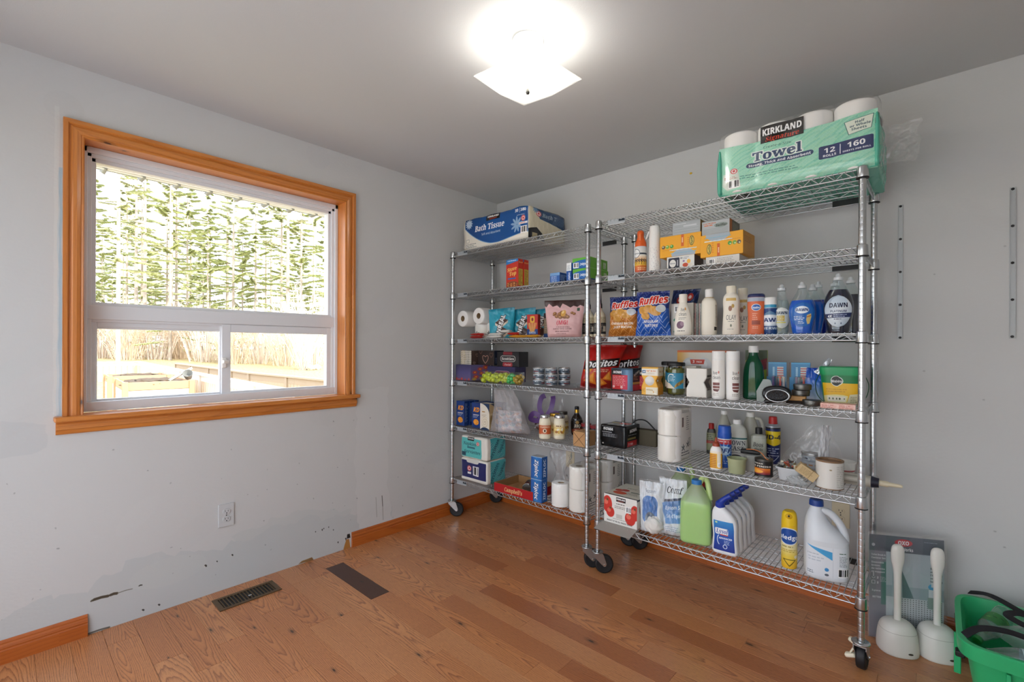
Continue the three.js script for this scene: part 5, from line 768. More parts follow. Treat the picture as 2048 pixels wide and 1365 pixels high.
// ---- bottom shelf
{
  const nf = art(170, 104, (c, w, h) => { R4(c, 0, 0, w, h, '#ece8de'); R4(c, 4, 12, 130, 88, '#5fc0bd'); R4(c, 44, 4, 44, 18, '#222'); tx(c, 'KIRKLAND', 66, 13, 8, '#fff', { mw: 40 }); tx(c, 'Napkins', 60, 36, 20, '#2a5560', { i: 1, f: 'serif' }); R4(c, 44, 50, 50, 8, '#35707a'); tx(c, 'Serviettes', 74, 72, 20, '#1f4a56', { i: 1, f: 'serif' }); maple(c, 112, 32, 9); RR(c, 8, 76, 28, 18, 4, '#20465a'); });
  const nl = art(170, 104, (c, w, h) => { R4(c, 0, 0, w, h, '#ece8de'); R4(c, 6, 8, 158, 78, '#262a62'); RR(c, 40, -6, 80, 24, 10, '#d7d4cc'); maple(c, 58, 44, 13); R4(c, 48, 60, 22, 9, '#eee'); barcode(c, 82, 30, 38, 42); });
  const ns = art(140, 200, (c, w, h) => { R4(c, 0, 0, w, h, '#4fb4b8'); for (let i = 0; i < 30; i++) { c.globalAlpha = 0.4; c.save(); c.translate((i * 43) % w, (i * 61) % h); c.rotate(0.7); R4(c, 0, 0, 4, 40, i % 2 ? '#1d5d7c' : '#cfe9e6'); c.restore(); } c.globalAlpha = 1; tx(c, 'Serviettes', 50, 110, 34, '#173f57', { i: 1, f: 'serif', rot: -1.25, mw: 190 }); tx(c, 'Napkins', 106, 90, 30, '#173f57', { i: 1, f: 'serif', rot: -1.25, mw: 160 }); R4(c, 0, 0, 26, h, '#e9e4d8'); });
  const nap = (l, y, f, sd) => { const t = thing('napkin_pack', l, 'napkins', 0.255, T[5] + y, 0.395, 0.02); softbox(t, 'pack', 0.27, 0.163, 0.2, { f, r: ns, t: '#e8e4da', base: '#ece8de' }, { r: 0.016, amt: 0.007, seed: sd, rough: 0.28 }); };
  nap('plastic-wrapped napkin pack, lower one with dark blue panel', 0, nl, 3); nap('plastic-wrapped napkin pack, upper one with teal label', 0.166, nf, 7);
  // soup tray with one tin lying in it
  const ct = thing('soup_tray', 'open red cardboard soup tray on the lowest shelf', 'tray', 0.66, T[5], 0.395, 0.02), cf = art(260, 46, (c, w, h) => { R4(c, 0, 0, w, h, '#b3161c'); tx(c, 'Campbell’s', 130, 23, 30, '#e9c98a', { i: 1, f: 'serif', w: 'bold', mw: 120 }); });
  carton(ct, 'front_wall', 0.335, 0.056, 0.004, { f: cf, base: '#a57d52' }, 0.5, 0.001).position.z = 0.125; carton(ct, 'back_wall', 0.335, 0.056, 0.004, { b: '#b3161c', base: '#a57d52' }, 0.6, 0.001).position.z = -0.125;
  for (const s of [-1, 1]) { const q = carton(ct, 'side_wall', 0.004, 0.056, 0.246, { [s > 0 ? 'r' : 'l']: '#b3161c', base: '#a57d52' }, 0.6, 0.001); q.position.x = s * 0.1655; } part(ct, 'tray_floor', bx(-0.164, 0.164, 0, 0.004, -0.123, 0.123), M.kraft);
  const sc2 = thing('soup_tin', 'single soup tin lying on its side in the red tray', 'can', 0.665, T[5] + 0.0375, 0.35, 0.5), sca = art(200, 90, (c, w, h) => { R4(c, 0, 0, w, h, '#4a3f3b'); R4(c, 0, 0, w, 34, '#6a2a26'); small(c, 60, 50, 80, 2, 10, '#cbbfae', 5); });
  { const R = smooth([[0, 0.031, 0.031, 2, 0, 0, 1], [0.002, 0.0335, 0.0335, 2, 0, 0, 1], [0.005, 0.0325], [0.095, 0.0325], [0.098, 0.0335, 0.0335, 2, 0, 0, 1], [0.1, 0.031, 0.031, 2, 0, 0, 1], [0.097, 0.029]], 0), g = G(loft(R, 32), 0, -0.05, 0, PI / 2), l = G(patch(R, 0.006, 0.094, ...FULL, sca, 0.0006), 0, -0.05, 0, PI / 2); g.translate(0, 0.05 - 0.0, 0); l.translate(0, 0.05, 0); part(sc2, 'tin', g, M.tin); part(sc2, 'label', l, pm(sca, 0.45)); }
  // storage bag boxes standing on end
  const zf = art(88, 150, (c, w, h) => { R4(c, 0, 0, w, h, GR(c, 0, 0, w, 0, '#1a4f9c', '#2b7fc4', '#1d5aa8')); tx(c, 'Ziploc', 44, 76, 40, '#fff', { i: 1, rot: PI / 2, mw: 116, st: '#123a78', sw: 5 }); R4(c, 0, 0, w, 5, '#8fb8dc'); }), zr = art(62, 150, (c, w, h) => { R4(c, 0, 0, w, h, '#1f5ba6'); tx(c, 'ZIPLOC', 31, 76, 34, '#e3edf7', { rot: -PI / 2, mw: 126 }); });
  const z1 = thing('bag_box', 'blue storage bag carton on end, lower of the stacked pair', 'box', 0.852, T[5], 0.485, 0.02, 'tall blue storage bag cartons'); carton(z1, 'carton', 0.086, 0.141, 0.058, { f: zf, r: zr, t: '#b9bfc4', base: '#1f5ba6' }); copyOf(z1, 'blue storage bag carton on end, upper of the pair with silver top', 0.853, T[5] + 0.1415, 0.485);
  // roll in a twisted clear bag
  const rb = thing('bagged_roll', 'white paper roll inside a tall twisted clear plastic bag', 'paper roll', 1.0, T[5], 0.455, 0.3); rollParts(rb, 0.056, 0.14);
  part(rb, 'clear_bag', loft(smooth([[0.001, 0.05], [0.02, 0.06], [0.135, 0.06], [0.16, 0.042], [0.2, 0.028], [0.235, 0.036], [0.28, 0.062, 0.05], [0.32, 0.075, 0.05], [0.335, 0.06, 0.03]], 2), 48, 1, (p, t, v) => { const k = v > 0.4 ? 0.012 : 0.002, q = noise(Math.cos(t) * 4, v * 7, Math.sin(t) * 4) * k + k * 0.6 * noise(Math.cos(t) * 11, v * 12, Math.sin(t) * 11); return [p[0] + Math.sin(t) * q, p[1] + (v > 0.9 ? 0.02 * noise(t * 2, 1, 3) : 0), p[2] + Math.cos(t) * q]; }), M.film);
}
// shrink-wrapped toilet rolls, two high (used on both racks)
const wrapPrint = art(150, 160, (c, w, h) => { R4(c, 0, 0, w, h, '#f0ece4'); R4(c, 34, 16, 14, 34, '#6b5550'); small(c, 76, 14, 30, 7, 5, '#8d8a86', 4); leaf(c, 46, 126, 13, '#555a5c'); leaf(c, 92, 118, 13, '#55595b'); small(c, 30, 140, 90, 2, 6, '#5a5d60', 5); small(c, 100, 96, 40, 5, 4, '#777', 7); });
function rollPack(label, x, y, z, turn) {
  const t = thing('toilet_roll_pack', label, 'toilet paper', x, y, z, turn, 'shrink-wrapped toilet roll packs');
  for (const k of [0, 1]) for (const q of [0, 1]) rollParts(t, 0.0595, 0.131, 0, 0.0005 + k * 0.1325, 0.06 - q * 0.12);
  const R = smooth([[0, 0.05, 0.11, 2.7], [0.006, 0.0612, 0.1212, 2.8], [0.06, 0.0608, 0.1208, 2.8], [0.125, 0.0608, 0.1208, 2.8], [0.133, 0.06, 0.12, 2.8], [0.141, 0.0608, 0.1208, 2.8], [0.26, 0.0612, 0.1212, 2.8], [0.2665, 0.05, 0.11, 2.7]], 1);
  part(t, 'film', loft(R, 64, 3, (p, tt, v) => { const q = 0.0009 * noise(Math.cos(tt) * 9, v * 26, Math.sin(tt) * 9); return [p[0] + Math.sin(tt) * q, p[1], p[2] + Math.cos(tt) * q]; }), std('#fbfaf7', 0.12, { transmission: 0.86, thickness: 0 }));
  part(t, 'print', patch(R, 0.02, 0.245, 0.85, 2.2, wrapPrint, 0.0015), pm(wrapPrint, 0.35)); return t;
}
const pack0 = rollPack('shrink-wrapped toilet roll pack at bottom shelf front, corner rack', 1.133, T[5], 0.392, 0);
copyOf(pack0, 'shrink-wrapped toilet roll pack behind another on the bottom shelf', 1.15, T[5], 0.2 - 0.055, 0.02);

// ================================================================ goods on the rack under the towels
// ---- top: paper towel bale, rolls standing in printed film
{
  const t = thing('paper_towel_pack', 'green film bale of white paper towel rolls on top of right rack', 'paper towels', 2.243, T[0], 0.33, 0.03), r = 0.071, hh = 0.272;
  for (const [ix, iz] of [[0, 0], [1, 0], [2, 0], [3, 0], [3, 1], [3, 2], [0, 1], [0, 2]]) rollParts(t, r, hh, (ix - 1.5) * 0.1425, 0.004, 0.13 - iz * 0.1425, 0.02);
  const f = art(640, 300, (c, w, h) => {
    R4(c, 0, 0, w, h, '#a2dfc4'); for (let i = 0; i < 150; i++) { c.globalAlpha = 0.3; c.strokeStyle = ['#5fc0a0', '#b7e3c4', '#4fb8a0', '#a6dcae'][i % 4]; c.lineWidth = 6 + i % 9; const x = (i * 71) % w, y = (i * 47) % h; c.beginPath(); c.moveTo(x, y); c.quadraticCurveTo(x + 40, y - 50, x + 90, y - 40 - (i % 30)); c.stroke(); } c.globalAlpha = 1;
    for (let y = 6; y < h; y += 9) for (let x = (y % 18); x < w; x += 13) { c.globalAlpha = 0.25; EL(c, x, y, 2, 2, '#e6f6ea'); } c.globalAlpha = 1;
    tx(c, 'Create-a-Size', 262, 46, 20, '#3c6b5e', { w: 'normal', mw: 120 }); tx(c, 'Towel', 260, 94, 74, '#1d3a63', { w: '900', f: 'serif', mw: 210, st: '#e9f3ea', sw: 12 }); tx(c, 'Towel', 260, 94, 74, '#1d3a63', { w: '900', f: 'serif', mw: 210 });
    RR(c, 128, 128, 282, 30, 15, '#1d3a63'); tx(c, 'Strong, Thick and Absorbent', 269, 144, 21, '#fff', { mw: 262 }); small(c, 70, 196, 330, 2, 9, '#5c9a8a', 5);
    PG(c, [[524, 30], [626, 22], [618, 92], [540, 104]], '#e8efdf', '#2c5a56', 2); tx(c, 'Half', 578, 44, 17, '#2d4a58'); tx(c, 'or Whole', 580, 62, 17, '#2d4a58'); tx(c, 'Sheets', 576, 80, 17, '#2d4a58');
    RR(c, 430, 128, 196, 74, 8, '#1b2f63'); tx(c, '12', 470, 156, 40, '#fff'); tx(c, 'ROLLS', 470, 186, 17, '#fff'); R4(c, 508, 138, 3, 56, '#fff'); tx(c, '160', 566, 156, 40, '#fff', { mw: 92 }); tx(c, 'SHEETS PER ROLL', 568, 186, 13, '#fff', { mw: 100 });
    PG(c, [[20, 170], [90, 150], [104, 262], [40, 274], [16, 240]], '#d7dfd2'); maple(c, 72, 158, 17); barcode(c, 46, 214, 50, 48); small(c, 26, 190, 66, 2, 6, '#a5574d', 4); for (let i = 0; i < 7; i++) { c.globalAlpha = 0.3; PG(c, [[60 + i * 26, 292], [200 + i * 20, 120 - i * 8], [204 + i * 20, 122 - i * 8]], '#fff'); } c.globalAlpha = 1;
  });
  const W = 0.578, D = 0.44, NX = 64, NY = 20, geo = (y0, y1, off, a, t0, t1, top) => {      // film that follows the four rolls
    const P = [], U = [], I = [];
    for (let i = 0; i <= NY; i++) for (let j = 0; j <= NX; j++) { const u = j / NX, v = i / NY, x = (lerp(t0, t1, u) - 0.5) * W, y = lerp(y0, y1, v) - (top ? 0.012 * Math.sin(u * PI * 1.1) * v : 0), k = Math.abs(((x / 0.1425 + 2) % 1 + 1) % 1 - 0.5) * 2; const bulge = 0.2035 - 0.012 * (1 - Math.sqrt(Math.max(0, 1 - k * k * 0.85))); P.push(x, y, bulge + off + 0.004 * fbm(x * 14, y * 16, 3, 3) * Math.sin(PI * clamp(v + 0.05, 0, 1)) - 0.02 * sstep(0.02 - y, 0, 0.03) ); U.push(u, v); }
    for (let i = 0; i < NY; i++) for (let j = 0; j < NX; j++) { const q = i * (NX + 1) + j, w = NX + 1; I.push(q, q + 1, q + w, q + 1, q + w + 1, q + w); }
    const g = new THREE.BufferGeometry(); g.setAttribute('position', new THREE.Float32BufferAttribute(P, 3)); g.setAttribute('uv', new THREE.Float32BufferAttribute(U, 2)); g.setIndex(I); g.computeVertexNormals(); return a ? toArt(g, a) : g;
  };
  part(t, 'printed_film', geo(-0.003, 0.215, 0.0015, f, 0, 1, 1), pm(f, 0.22));
  const side = art(220, 220, (c, w, h) => { R4(c, 0, 0, w, h, '#56b79c'); for (let i = 0; i < 40; i++) { c.globalAlpha = 0.35; c.strokeStyle = ['#2f8f7c', '#8fd6bd'][i % 2]; c.lineWidth = 5; c.beginPath(); c.moveTo((i * 37) % w, h); c.lineTo((i * 53) % w, (i * 17) % 100); c.stroke(); } c.globalAlpha = 1; R4(c, 14, 20, 30, 34, '#4d4a52'); });
  for (const s of [-1, 1]) { const g = softGeo(0.02, 0.21, D, 0.01, 0.008, 4 + s, 12, [2, 12, 14]); toArt(g, side); part(t, 'side_film', G(g, s * (W / 2 - 0.002), 0, -0.01), pm(side, 0.25)); }
  part(t, 'under_film', bx(-W / 2, W / 2, 0.0, 0.0035, -D / 2, D / 2 - 0.03), pm(side, 0.3)); const u = t.children[t.children.length - 1]; toArt(u.geometry, side);
  const sg = art(190, 84, (c, w, h) => { kirkland(c, 0, 0, w, h, 1); }); part(t, 'brand_panel', G(geo(0.19, 0.262, 0.004, sg, 0.3, 0.58), 0, 0, 0), pm(sg, 0.25));
  part(t, 'clear_film', G(softGeo(W + 0.012, 0.284, D + 0.0, 0.03, 0.004, 6, 10), 0, 0.001, -0.012), M.film);
  const ear = pouch(0.16, 0.13, 0.05, { wr: 0.02, seed: 3, nu: 30, nv: 24, ragged: 0.2 }); part(t, 'film_gather', G(ear, 0, -0.065, 0, 0, 0, -PI / 2).translate(W / 2 - 0.01, 0.165, 0.1), M.film); part(t, 'film_gather', G(pouch(0.14, 0.05, 0.04, { wr: 0.014, seed: 6, nu: 26, nv: 14 }), 0, -0.02, 0, 0, 0, PI / 2).translate(-W / 2 + 0.01, 0.13, 0.08), M.film);
}
// ---- second shelf
{
  const fa = art(220, 150, (c, w, h) => { R4(c, 0, 0, w, h, GR(c, 0, 0, 0, h, '#d6dadd', '#e9e5dc', '#e08a2c', '#c9451d')); PG(c, [[40, 92], [190, 86], [200, 108], [40, 112]], '#e9b93c'); for (let i = 0; i < 9; i++) { const x = 60 + i * 15; c.save(); c.translate(x, 80); for (let k = 0; k < 5; k++) { c.rotate(1.2); R4(c, 0, -1.5, 11, 3, '#1c1a16'); } c.restore(); R4(c, x - 1, 80, 2.4, 24, '#1c1a16'); } EL(c, 84, 40, 26, 25, '#f2f3f2'); c.strokeStyle = '#58626c'; c.lineWidth = 3; c.beginPath(); c.arc(84, 40, 25, 0, 7); c.stroke(); tx(c, 'febreze', 84, 40, 13, '#6b7680', { mw: 42 }); R4(c, 108, 38, 70, 9, '#1d2c3c'); small(c, 96, 122, 70, 2, 6, '#ffe3b0', 3); });
  const fb = thing('air_freshener', 'orange-topped air freshener can with palm beach print on second shelf', 'spray can', 1.525, T[1], 0.455, 0.35);
  bottle(fb, [[0, 0.026, 0.026, 2, 0, 0, 1], [0.003, 0.0305], [0.14, 0.0305], [0.152, 0.027]], std('#d9dcde', 0.3), { labels: [[0.004, 0.142, ...FULL, fa, 'label', null, 0.3]], capName: 'trigger_cap', capMat: std('#e2601c', 0.4), cap: [[0.143, 0.0305, 0.0305, 2, 0, 0, 1], [0.165, 0.029, 0.029, 2], [0.18, 0.022, 0.024, 2, 0, -0.001], [0.196, 0.016, 0.022, 2.2, 0, 0.002], [0.208, 0.018, 0.028, 2.4, 0, 0.006], [0.223, 0.017, 0.026, 2.4, 0, 0.004], [0.23, 0.01, 0.014, 2, 0, 0]] }); part(fb, 'trigger', G(rbox(0.012, 0.034, 0.008, 0.003, 2), 0.0, 0.188, 0.03, 0.3), std('#e8742e', 0.4));
  const wp = art(180, 130, (c, w, h) => { R4(c, 0, 0, w, h, '#f1efec'); for (let i = 0; i < 70; i++) { c.globalAlpha = 0.7; c.strokeStyle = ['#9a9ba3', '#b08a9a', '#7b808c'][i % 3]; c.lineWidth = 1.5; c.beginPath(); c.arc((i * 43) % w, (i * 29) % h, 2 + i % 5, i, i + 3); c.stroke(); } });
  const ws = thing('spray_bottle', 'tall plain white continuous mist spray bottle on second shelf', 'spray bottle', 1.598, T[1], 0.44, 0.3);
  bottle(ws, [[0, 0.026, 0.026, 2, 0, 0, 1], [0.004, 0.0295], [0.135, 0.0295], [0.143, 0.0285]], M.white, { labels: [[0.01, 0.13, -1.7, 1.7, wp]], capName: 'spray_head', cap: [[0.143, 0.0295, 0.0295, 2, 0, 0, 1], [0.18, 0.029], [0.232, 0.027, 0.027], [0.243, 0.026, 0.026, 2, 0, 0, 1], [0.246, 0.022]] }); part(ws, 'trigger', G(rbox(0.008, 0.046, 0.012, 0.003, 2), -0.037, 0.2, 0, 0, 0, -0.35), M.white);
  const yb = (flip) => art(260, 150, (c, w, h) => {
    c.save(); if (flip) { c.translate(w, h); c.rotate(PI); } R4(c, 0, 0, w, h, '#f2ab1e'); c.beginPath(); c.arc(150, h + 40, 92, PI, 2 * PI); c.fillStyle = '#a9b6c0'; c.fill(); for (let i = 0; i < 130; i++) EL(c, 66 + (i * 37) % 168, 104 + (i * 23) % 46, 4, 2, i % 2 ? '#8fb6c9' : '#dbe4e8', i); PG(c, [[0, 104], [62, 104], [80, 150], [0, 150]], '#f2ab1e'); PG(c, [[260, 104], [238, 104], [224, 150], [260, 150]], '#f2ab1e');
    R4(c, 138, 0, 17, 84, '#d8641f'); for (let i = 0; i < 4; i++) R4(c, 142, 24 + i * 9, 8, 6, '#ffe2b8'); EL(c, 204, 52, 15, 34, '#3a4a2c'); EL(c, 204, 52, 12, 30, '#e9c95a'); tx(c, 'Swiffer', 204, 52, 18, '#1f2f1e', { rot: PI / 2, mw: 58, i: 1 }); for (let i = 0; i < 5; i++) EL(c, 182, 30 + i * 15, 5, 5, null ?? '#e58a1c');
    [['#6b5a44', 24], ['#7fae3e', 50], ['#4f9f3a', 78]].forEach(([k, x]) => { EL(c, x, 76, 12, 13, k); EL(c, x - 3, 72, 5, 4, '#dfe5c0'); }); small(c, 14, 98, 90, 1, 4, '#c97b12', 2); c.restore();
  });
  const ys = art(120, 150, (c, w, h) => { R4(c, 0, 0, w, h, '#d9951c'); small(c, 14, 30, 80, 4, 7, '#b2720f', 3); });
  const gf = art(150, 80, (c, w, h) => { R4(c, 0, 0, w, h, '#aab0b3'); for (let i = 0; i < 9; i++) tx(c, 'o', 14 + i * 7, 12, 9, '#e9ecee'); for (let i = 0; i < 6; i++) { c.globalAlpha = 0.4; R4(c, 10, 30 + i * 8, 130, 2, i % 2 ? '#d9dde0' : '#8c9599'); } c.globalAlpha = 1; R4(c, 60, 24, 70, 10, '#c9ced1'); }), gs = art(110, 80, (c, w, h) => { R4(c, 0, 0, w, h, '#c07a34'); R4(c, 0, 0, 30, h, '#b08a52'); R4(c, 34, 0, 6, h, '#7b7f80'); small(c, 46, 24, 56, 4, 6, '#7e5222', 4); R4(c, 12, 34, 9, 26, '#2e2a24'); });
  const gf2 = art(150, 80, (c, w, h) => { R4(c, 0, 0, w, h, '#b3b8ba'); small(c, 10, 12, 70, 1, 6, '#d8672a', 2); small(c, 14, 22, 56, 1, 8, '#e07030', 5); EL(c, 104, 30, 36, 13, '#8b9792'); tx(c, 'Swiffer', 104, 30, 18, '#1f2722', { i: 1, mw: 58 }); for (let i = 0; i < 4; i++) R4(c, 8, 46 + i * 8, 132, 2, '#8d979b'); }), gs2 = art(110, 80, (c, w, h) => { R4(c, 0, 0, w, h, '#787468'); R4(c, 0, 0, 26, h, '#cf7a35'); small(c, 34, 16, 64, 6, 5, '#b7b2a0', 4); });
  const wf = art(200, 80, (c, w, h) => { R4(c, 0, 0, w, h, '#e6e4de'); RR(c, 12, 8, 82, 66, 8, '#23283a'); EL(c, 44, 42, 24, 24, '#e8e6e0'); tx(c, 'febreze', 44, 42, 12, '#7c7f88', { mw: 40 }); for (let i = 0; i < 6; i++) R4(c, 76, 24 + i * 6, 8, 4, '#d6d8e0'); tx(c, '6X', 108, 14, 14, '#3d4456'); small(c, 122, 10, 40, 2, 5, '#6d7486', 2); EL(c, 136, 58, 20, 12, '#d4512c'); EL(c, 160, 38, 13, 13, '#f0b84a'); EL(c, 172, 58, 12, 10, '#e4dcd0'); EL(c, 124, 34, 8, 5, '#8f6aa0'); });
  const wf2 = art(220, 50, (c, w, h) => { R4(c, 0, 0, w, h, '#dcd9d3'); barcode(c, 22, 14, 40, 28); small(c, 76, 12, 120, 3, 6, '#a5a29b', 3); });
  const B = (n, l, x, y, z, w, h, d, fc, tu = 0) => { const t = thing(n, l, 'box', x, T[1] + y, z, tu); carton(t, 'carton', w, h, d, fc, 0.42); return t; };
  B('plug_box', 'white box with dark blue panel under the left yellow box', 1.747, 0, 0.405, 0.142, 0.066, 0.12, { f: wf, r: '#57555a', base: '#e6e4de' }); B('flat_box', 'flat white barcode box under the right yellow box', 1.952, 0, 0.40, 0.153, 0.04, 0.14, { f: wf2, r: '#c9c6bf', base: '#dcd9d3' });
  const dk = art(40, 80, (c, w, h) => { R4(c, 0, 0, w, h, '#6d6a66'); R4(c, 4, 10, 8, 60, '#9c9890'); R4(c, 20, 14, 8, 52, '#8a2f2a'); }); for (const [x, l] of [[1.646, 'narrow grey box, left one squeezed beside the white spray bottle'], [1.665, 'narrow grey box, right one behind the plug box corner']]) B('narrow_box', l, x, 0, 0.33, 0.016, 0.078, 0.12, { f: dk, r: '#5a5752', base: '#6d6a66' });
  B('duster_box', 'yellow duster refill box, left one with grey carton on it', 1.743, 0.0665, 0.39, 0.21, 0.107, 0.15, { f: yb(0), r: ys, t: '#f4b83a', base: '#f2ab1e' }, 0.015); B('duster_box', 'yellow duster refill box printed upside down, the right one', 1.948, 0.0405, 0.385, 0.196, 0.108, 0.17, { f: yb(1), r: ys, t: '#f4b83a', base: '#f2ab1e' }, -0.015);
  B('cloth_box', 'grey carton on top of the left yellow duster box', 1.77, 0.1745, 0.385, 0.14, 0.064, 0.14, { f: gf, r: gs, t: '#c2c6c8', base: '#aab0b3' }, 0.03); B('cloth_box', 'grey carton with orange edge on the right yellow duster box', 1.915, 0.1495, 0.38, 0.13, 0.068, 0.15, { f: gf2, r: gs2, t: '#c2c6c8', base: '#b3b8ba' }, 0.0);
}
// ---- third shelf
{
  const zz = (c, w, h, y0, col) => { for (let k = 0; k < 5; k++) { c.strokeStyle = col; c.lineWidth = 3; c.beginPath(); for (let i = 0; i < 9; i++) c.lineTo(i * w / 8 + k * 6 - 14, y0 + k * 26 + (i % 2 ? 18 : -14)); c.stroke(); } };
  const chip = (top, bot, zc, text, sd) => art(180, 230, (c, w, h) => { R4(c, 0, 0, w, h, bot); zz(c, w, h, 120, zc); R4(c, 0, 0, w, 84, top); zz(c, w, 84, -20, '#4d5f9a'); R4(c, 0, 84, w, 6, top); for (const [x, y, r] of [[44, 100, 30], [80, 92, 30], [112, 104, 34], [60, 128, 26]]) { EL(c, x, y, r, r * 0.7, '#d9a24e', 0.3); c.strokeStyle = '#b77a2c'; c.lineWidth = 2; for (let i = -2; i < 3; i++) { c.beginPath(); c.moveTo(x - r * 0.7, y + i * 7); c.lineTo(x + r * 0.7, y + i * 7 + 5); c.stroke(); } } EL(c, 142, 92, 24, 20, '#d8dde0'); tx(c, 'Ruffles', 92, 50, 50, '#d42a1c', { w: '900', i: 1, rot: -0.07, st: '#f3e3e0', sw: 9, mw: 158 }); text.forEach((s, i) => tx(c, s, 86, 156 + i * 20, 18, '#f4efe6', { mw: 130, i: 1 })); });
  const cbA = chip('#1c2b66', '#b8702a', '#e0a456', ['CHEDDAR BACON', 'JUST BACON'], 1), cbB = chip('#1c2f78', '#1f57b5', '#9db8e4', ['REGULAR', 'NATURE'], 2);
  const b1 = thing('chip_bag', 'brown and navy ridged chip bag at left end of third shelf', 'snack bag', 1.41, T[2], 0.42, 0.2); part(b1, 'bag', toArt(pouch(0.178, 0.222, 0.1, { seed: 11, wr: 0.011, taper: -0.08 }), cbA), pm(cbA, 0.22)); copyOf(b1, 'brown chip bag tucked behind its twin beside the rack post', 1.365, T[2], 0.29, -0.15);
  const b2 = thing('chip_bag', 'bright blue ridged chip bag next to the brown one', 'snack bag', 1.575, T[2], 0.41, 0.22); part(b2, 'bag', toArt(pouch(0.182, 0.24, 0.1, { seed: 17, wr: 0.011, taper: -0.08 }), cbB), pm(cbB, 0.22));
  const nav = art(110, 150, (c, w, h) => { R4(c, 0, 0, w, h, '#1a2752'); zz(c, w, h, 0, '#3a4c86'); for (const [x, y] of [[40, 34], [78, 26]]) { EL(c, x, y, 13, 13, '#b53a32'); EL(c, x, y, 6, 6, '#f0d9d4'); } }); const b3 = thing('chip_bag', 'navy chip bag behind the bright blue one, top corner rising higher', 'snack bag', 1.645, T[2], 0.205, 0.1); part(b3, 'bag', toArt(pouch(0.15, 0.262, 0.07, { seed: 23, wr: 0.006, skew: 0.03 }), nav), pm(nav, 0.22));
  const tpF = art(60, 130, (c, w, h) => { R4(c, 0, 0, w, h, '#e4e0d6'); barcode(c, 10, 10, 36, 26); EL(c, 22, 66, 14, 10, '#1f8a5f'); small(c, 12, 84, 30, 3, 5, '#4c9a78', 3); EL(c, 22, 112, 14, 9, '#1f8a5f'); }), tpS = art(100, 130, (c, w, h) => { ['#c9c5bb', '#b8434a', '#d8d4cc', '#54606a', '#cfcac0', '#3f6a70', '#d2cdc4', '#2e5b63'].forEach((k, i) => R4(c, i * 12.5, 0, 12.6, h, k)); for (let i = 0; i < 60; i++) R4(c, (i * 13) % w, (i * 31) % h, 5, 9, i % 2 ? '#8a8f90' : '#e2ded6'); });
  carton(thing('toothpaste_box', 'white carton with green print behind white lotion bottle', 'box', 1.71, T[2], 0.29, 0), 'carton', 0.12, 0.172, 0.13, { f: tpF, r: tpS, base: '#e4e0d6' }, 0.45); for (const [x, l] of [[1.781, 'slim striped carton, left one between the lotion and pump bottle'], [1.802, 'slim striped carton, right one between the lotion and pump bottle']]) carton(thing('slim_carton', l, 'box', x, T[2], 0.28), 'carton', 0.019, 0.168, 0.12, { f: tpS, r: tpS, base: '#c9c5bb' }, 0.45);
  const liv = art(120, 150, (c, w, h) => { R4(c, 0, 0, w, h, '#efe9dc'); tx(c, 'live', 60, 22, 26, '#3a3836', { w: 'normal' }); tx(c, 'clean', 60, 46, 26, '#3a3836', { w: 'normal' }); EL(c, 86, 18, 6, 8, '#d8923a'); small(c, 30, 64, 56, 2, 5, '#8d8880', 2); EL(c, 44, 104, 24, 20, '#6f4a62'); EL(c, 56, 98, 12, 12, '#9a7a8c'); small(c, 24, 134, 50, 1, 6, '#4a4642', 2); });
  const lb = thing('lotion_bottle', 'white tapered lotion bottle with slanted shoulders in front of carton', 'bottle', 1.748, T[2], 0.43, 0.3); bottle(lb, [[0, 0.038, 0.026, 2.4, 0, 0, 1], [0.004, 0.043, 0.029, 2.4], [0.06, 0.043, 0.029, 2.4], [0.12, 0.034, 0.025, 2.3], [0.16, 0.021, 0.02, 2.1], [0.17, 0.018, 0.018]], std('#efe9dc', 0.35), { labels: [[0.01, 0.15, -1.1, 1.1, liv]], cap: [[0.168, 0.019, 0.019, 2, 0, 0, 1], [0.205, 0.021], [0.21, 0.019]], capMat: std('#efe9dc', 0.35) });
  const pb = thing('pump_bottle', 'cream bottle with white cylindrical cap, back label facing out', 'bottle', 1.858, T[2], 0.375, 0.3), pba = art(80, 140, (c, w, h) => { R4(c, 0, 0, w, h, '#efe8d8'); for (let i = 0; i < 16; i++) R4(c, 50, 14 + i * 6, 14, 3, '#8c867a'); R4(c, 44, 112, 18, 16, '#39352f'); }); bottle(pb, [[0, 0.032, 0.03, 2.6, 0, 0, 1], [0.004, 0.0365, 0.034, 2.6], [0.165, 0.037, 0.0345, 2.5], [0.18, 0.03, 0.03, 2.2], [0.188, 0.022, 0.022]], std('#efe8d8', 0.35), { labels: [[0.012, 0.165, -0.4, 1.6, pba]], cap: [[0.186, 0.0195, 0.0195, 2, 0, 0, 1], [0.228, 0.0195, 0.0195, 2, 0, 0, 1], [0.232, 0.017]] }); part(pb, 'neck_ring', G(cyl(0.024, 0.022, 0.006, 24), 0, 0.187, 0), std('#b79a5c', 0.4));
  const ola = art(120, 180, (c, w, h) => { R4(c, 0, 0, w, h, '#f0e8d8'); R4(c, 22, 10, 76, 14, '#d8b468'); EL(c, 54, 62, 14, 13, '#9a6a52'); EL(c, 74, 50, 11, 10, '#bf9a4e'); tx(c, 'OLAY', 60, 106, 32, '#4b4a4c', { w: 'normal', mw: 84 }); small(c, 38, 124, 44, 1, 5, '#8d8a85', 2); EL(c, 60, 146, 6, 7, '#7b7d68'); small(c, 36, 162, 48, 1, 5, '#a9a49a', 3); });
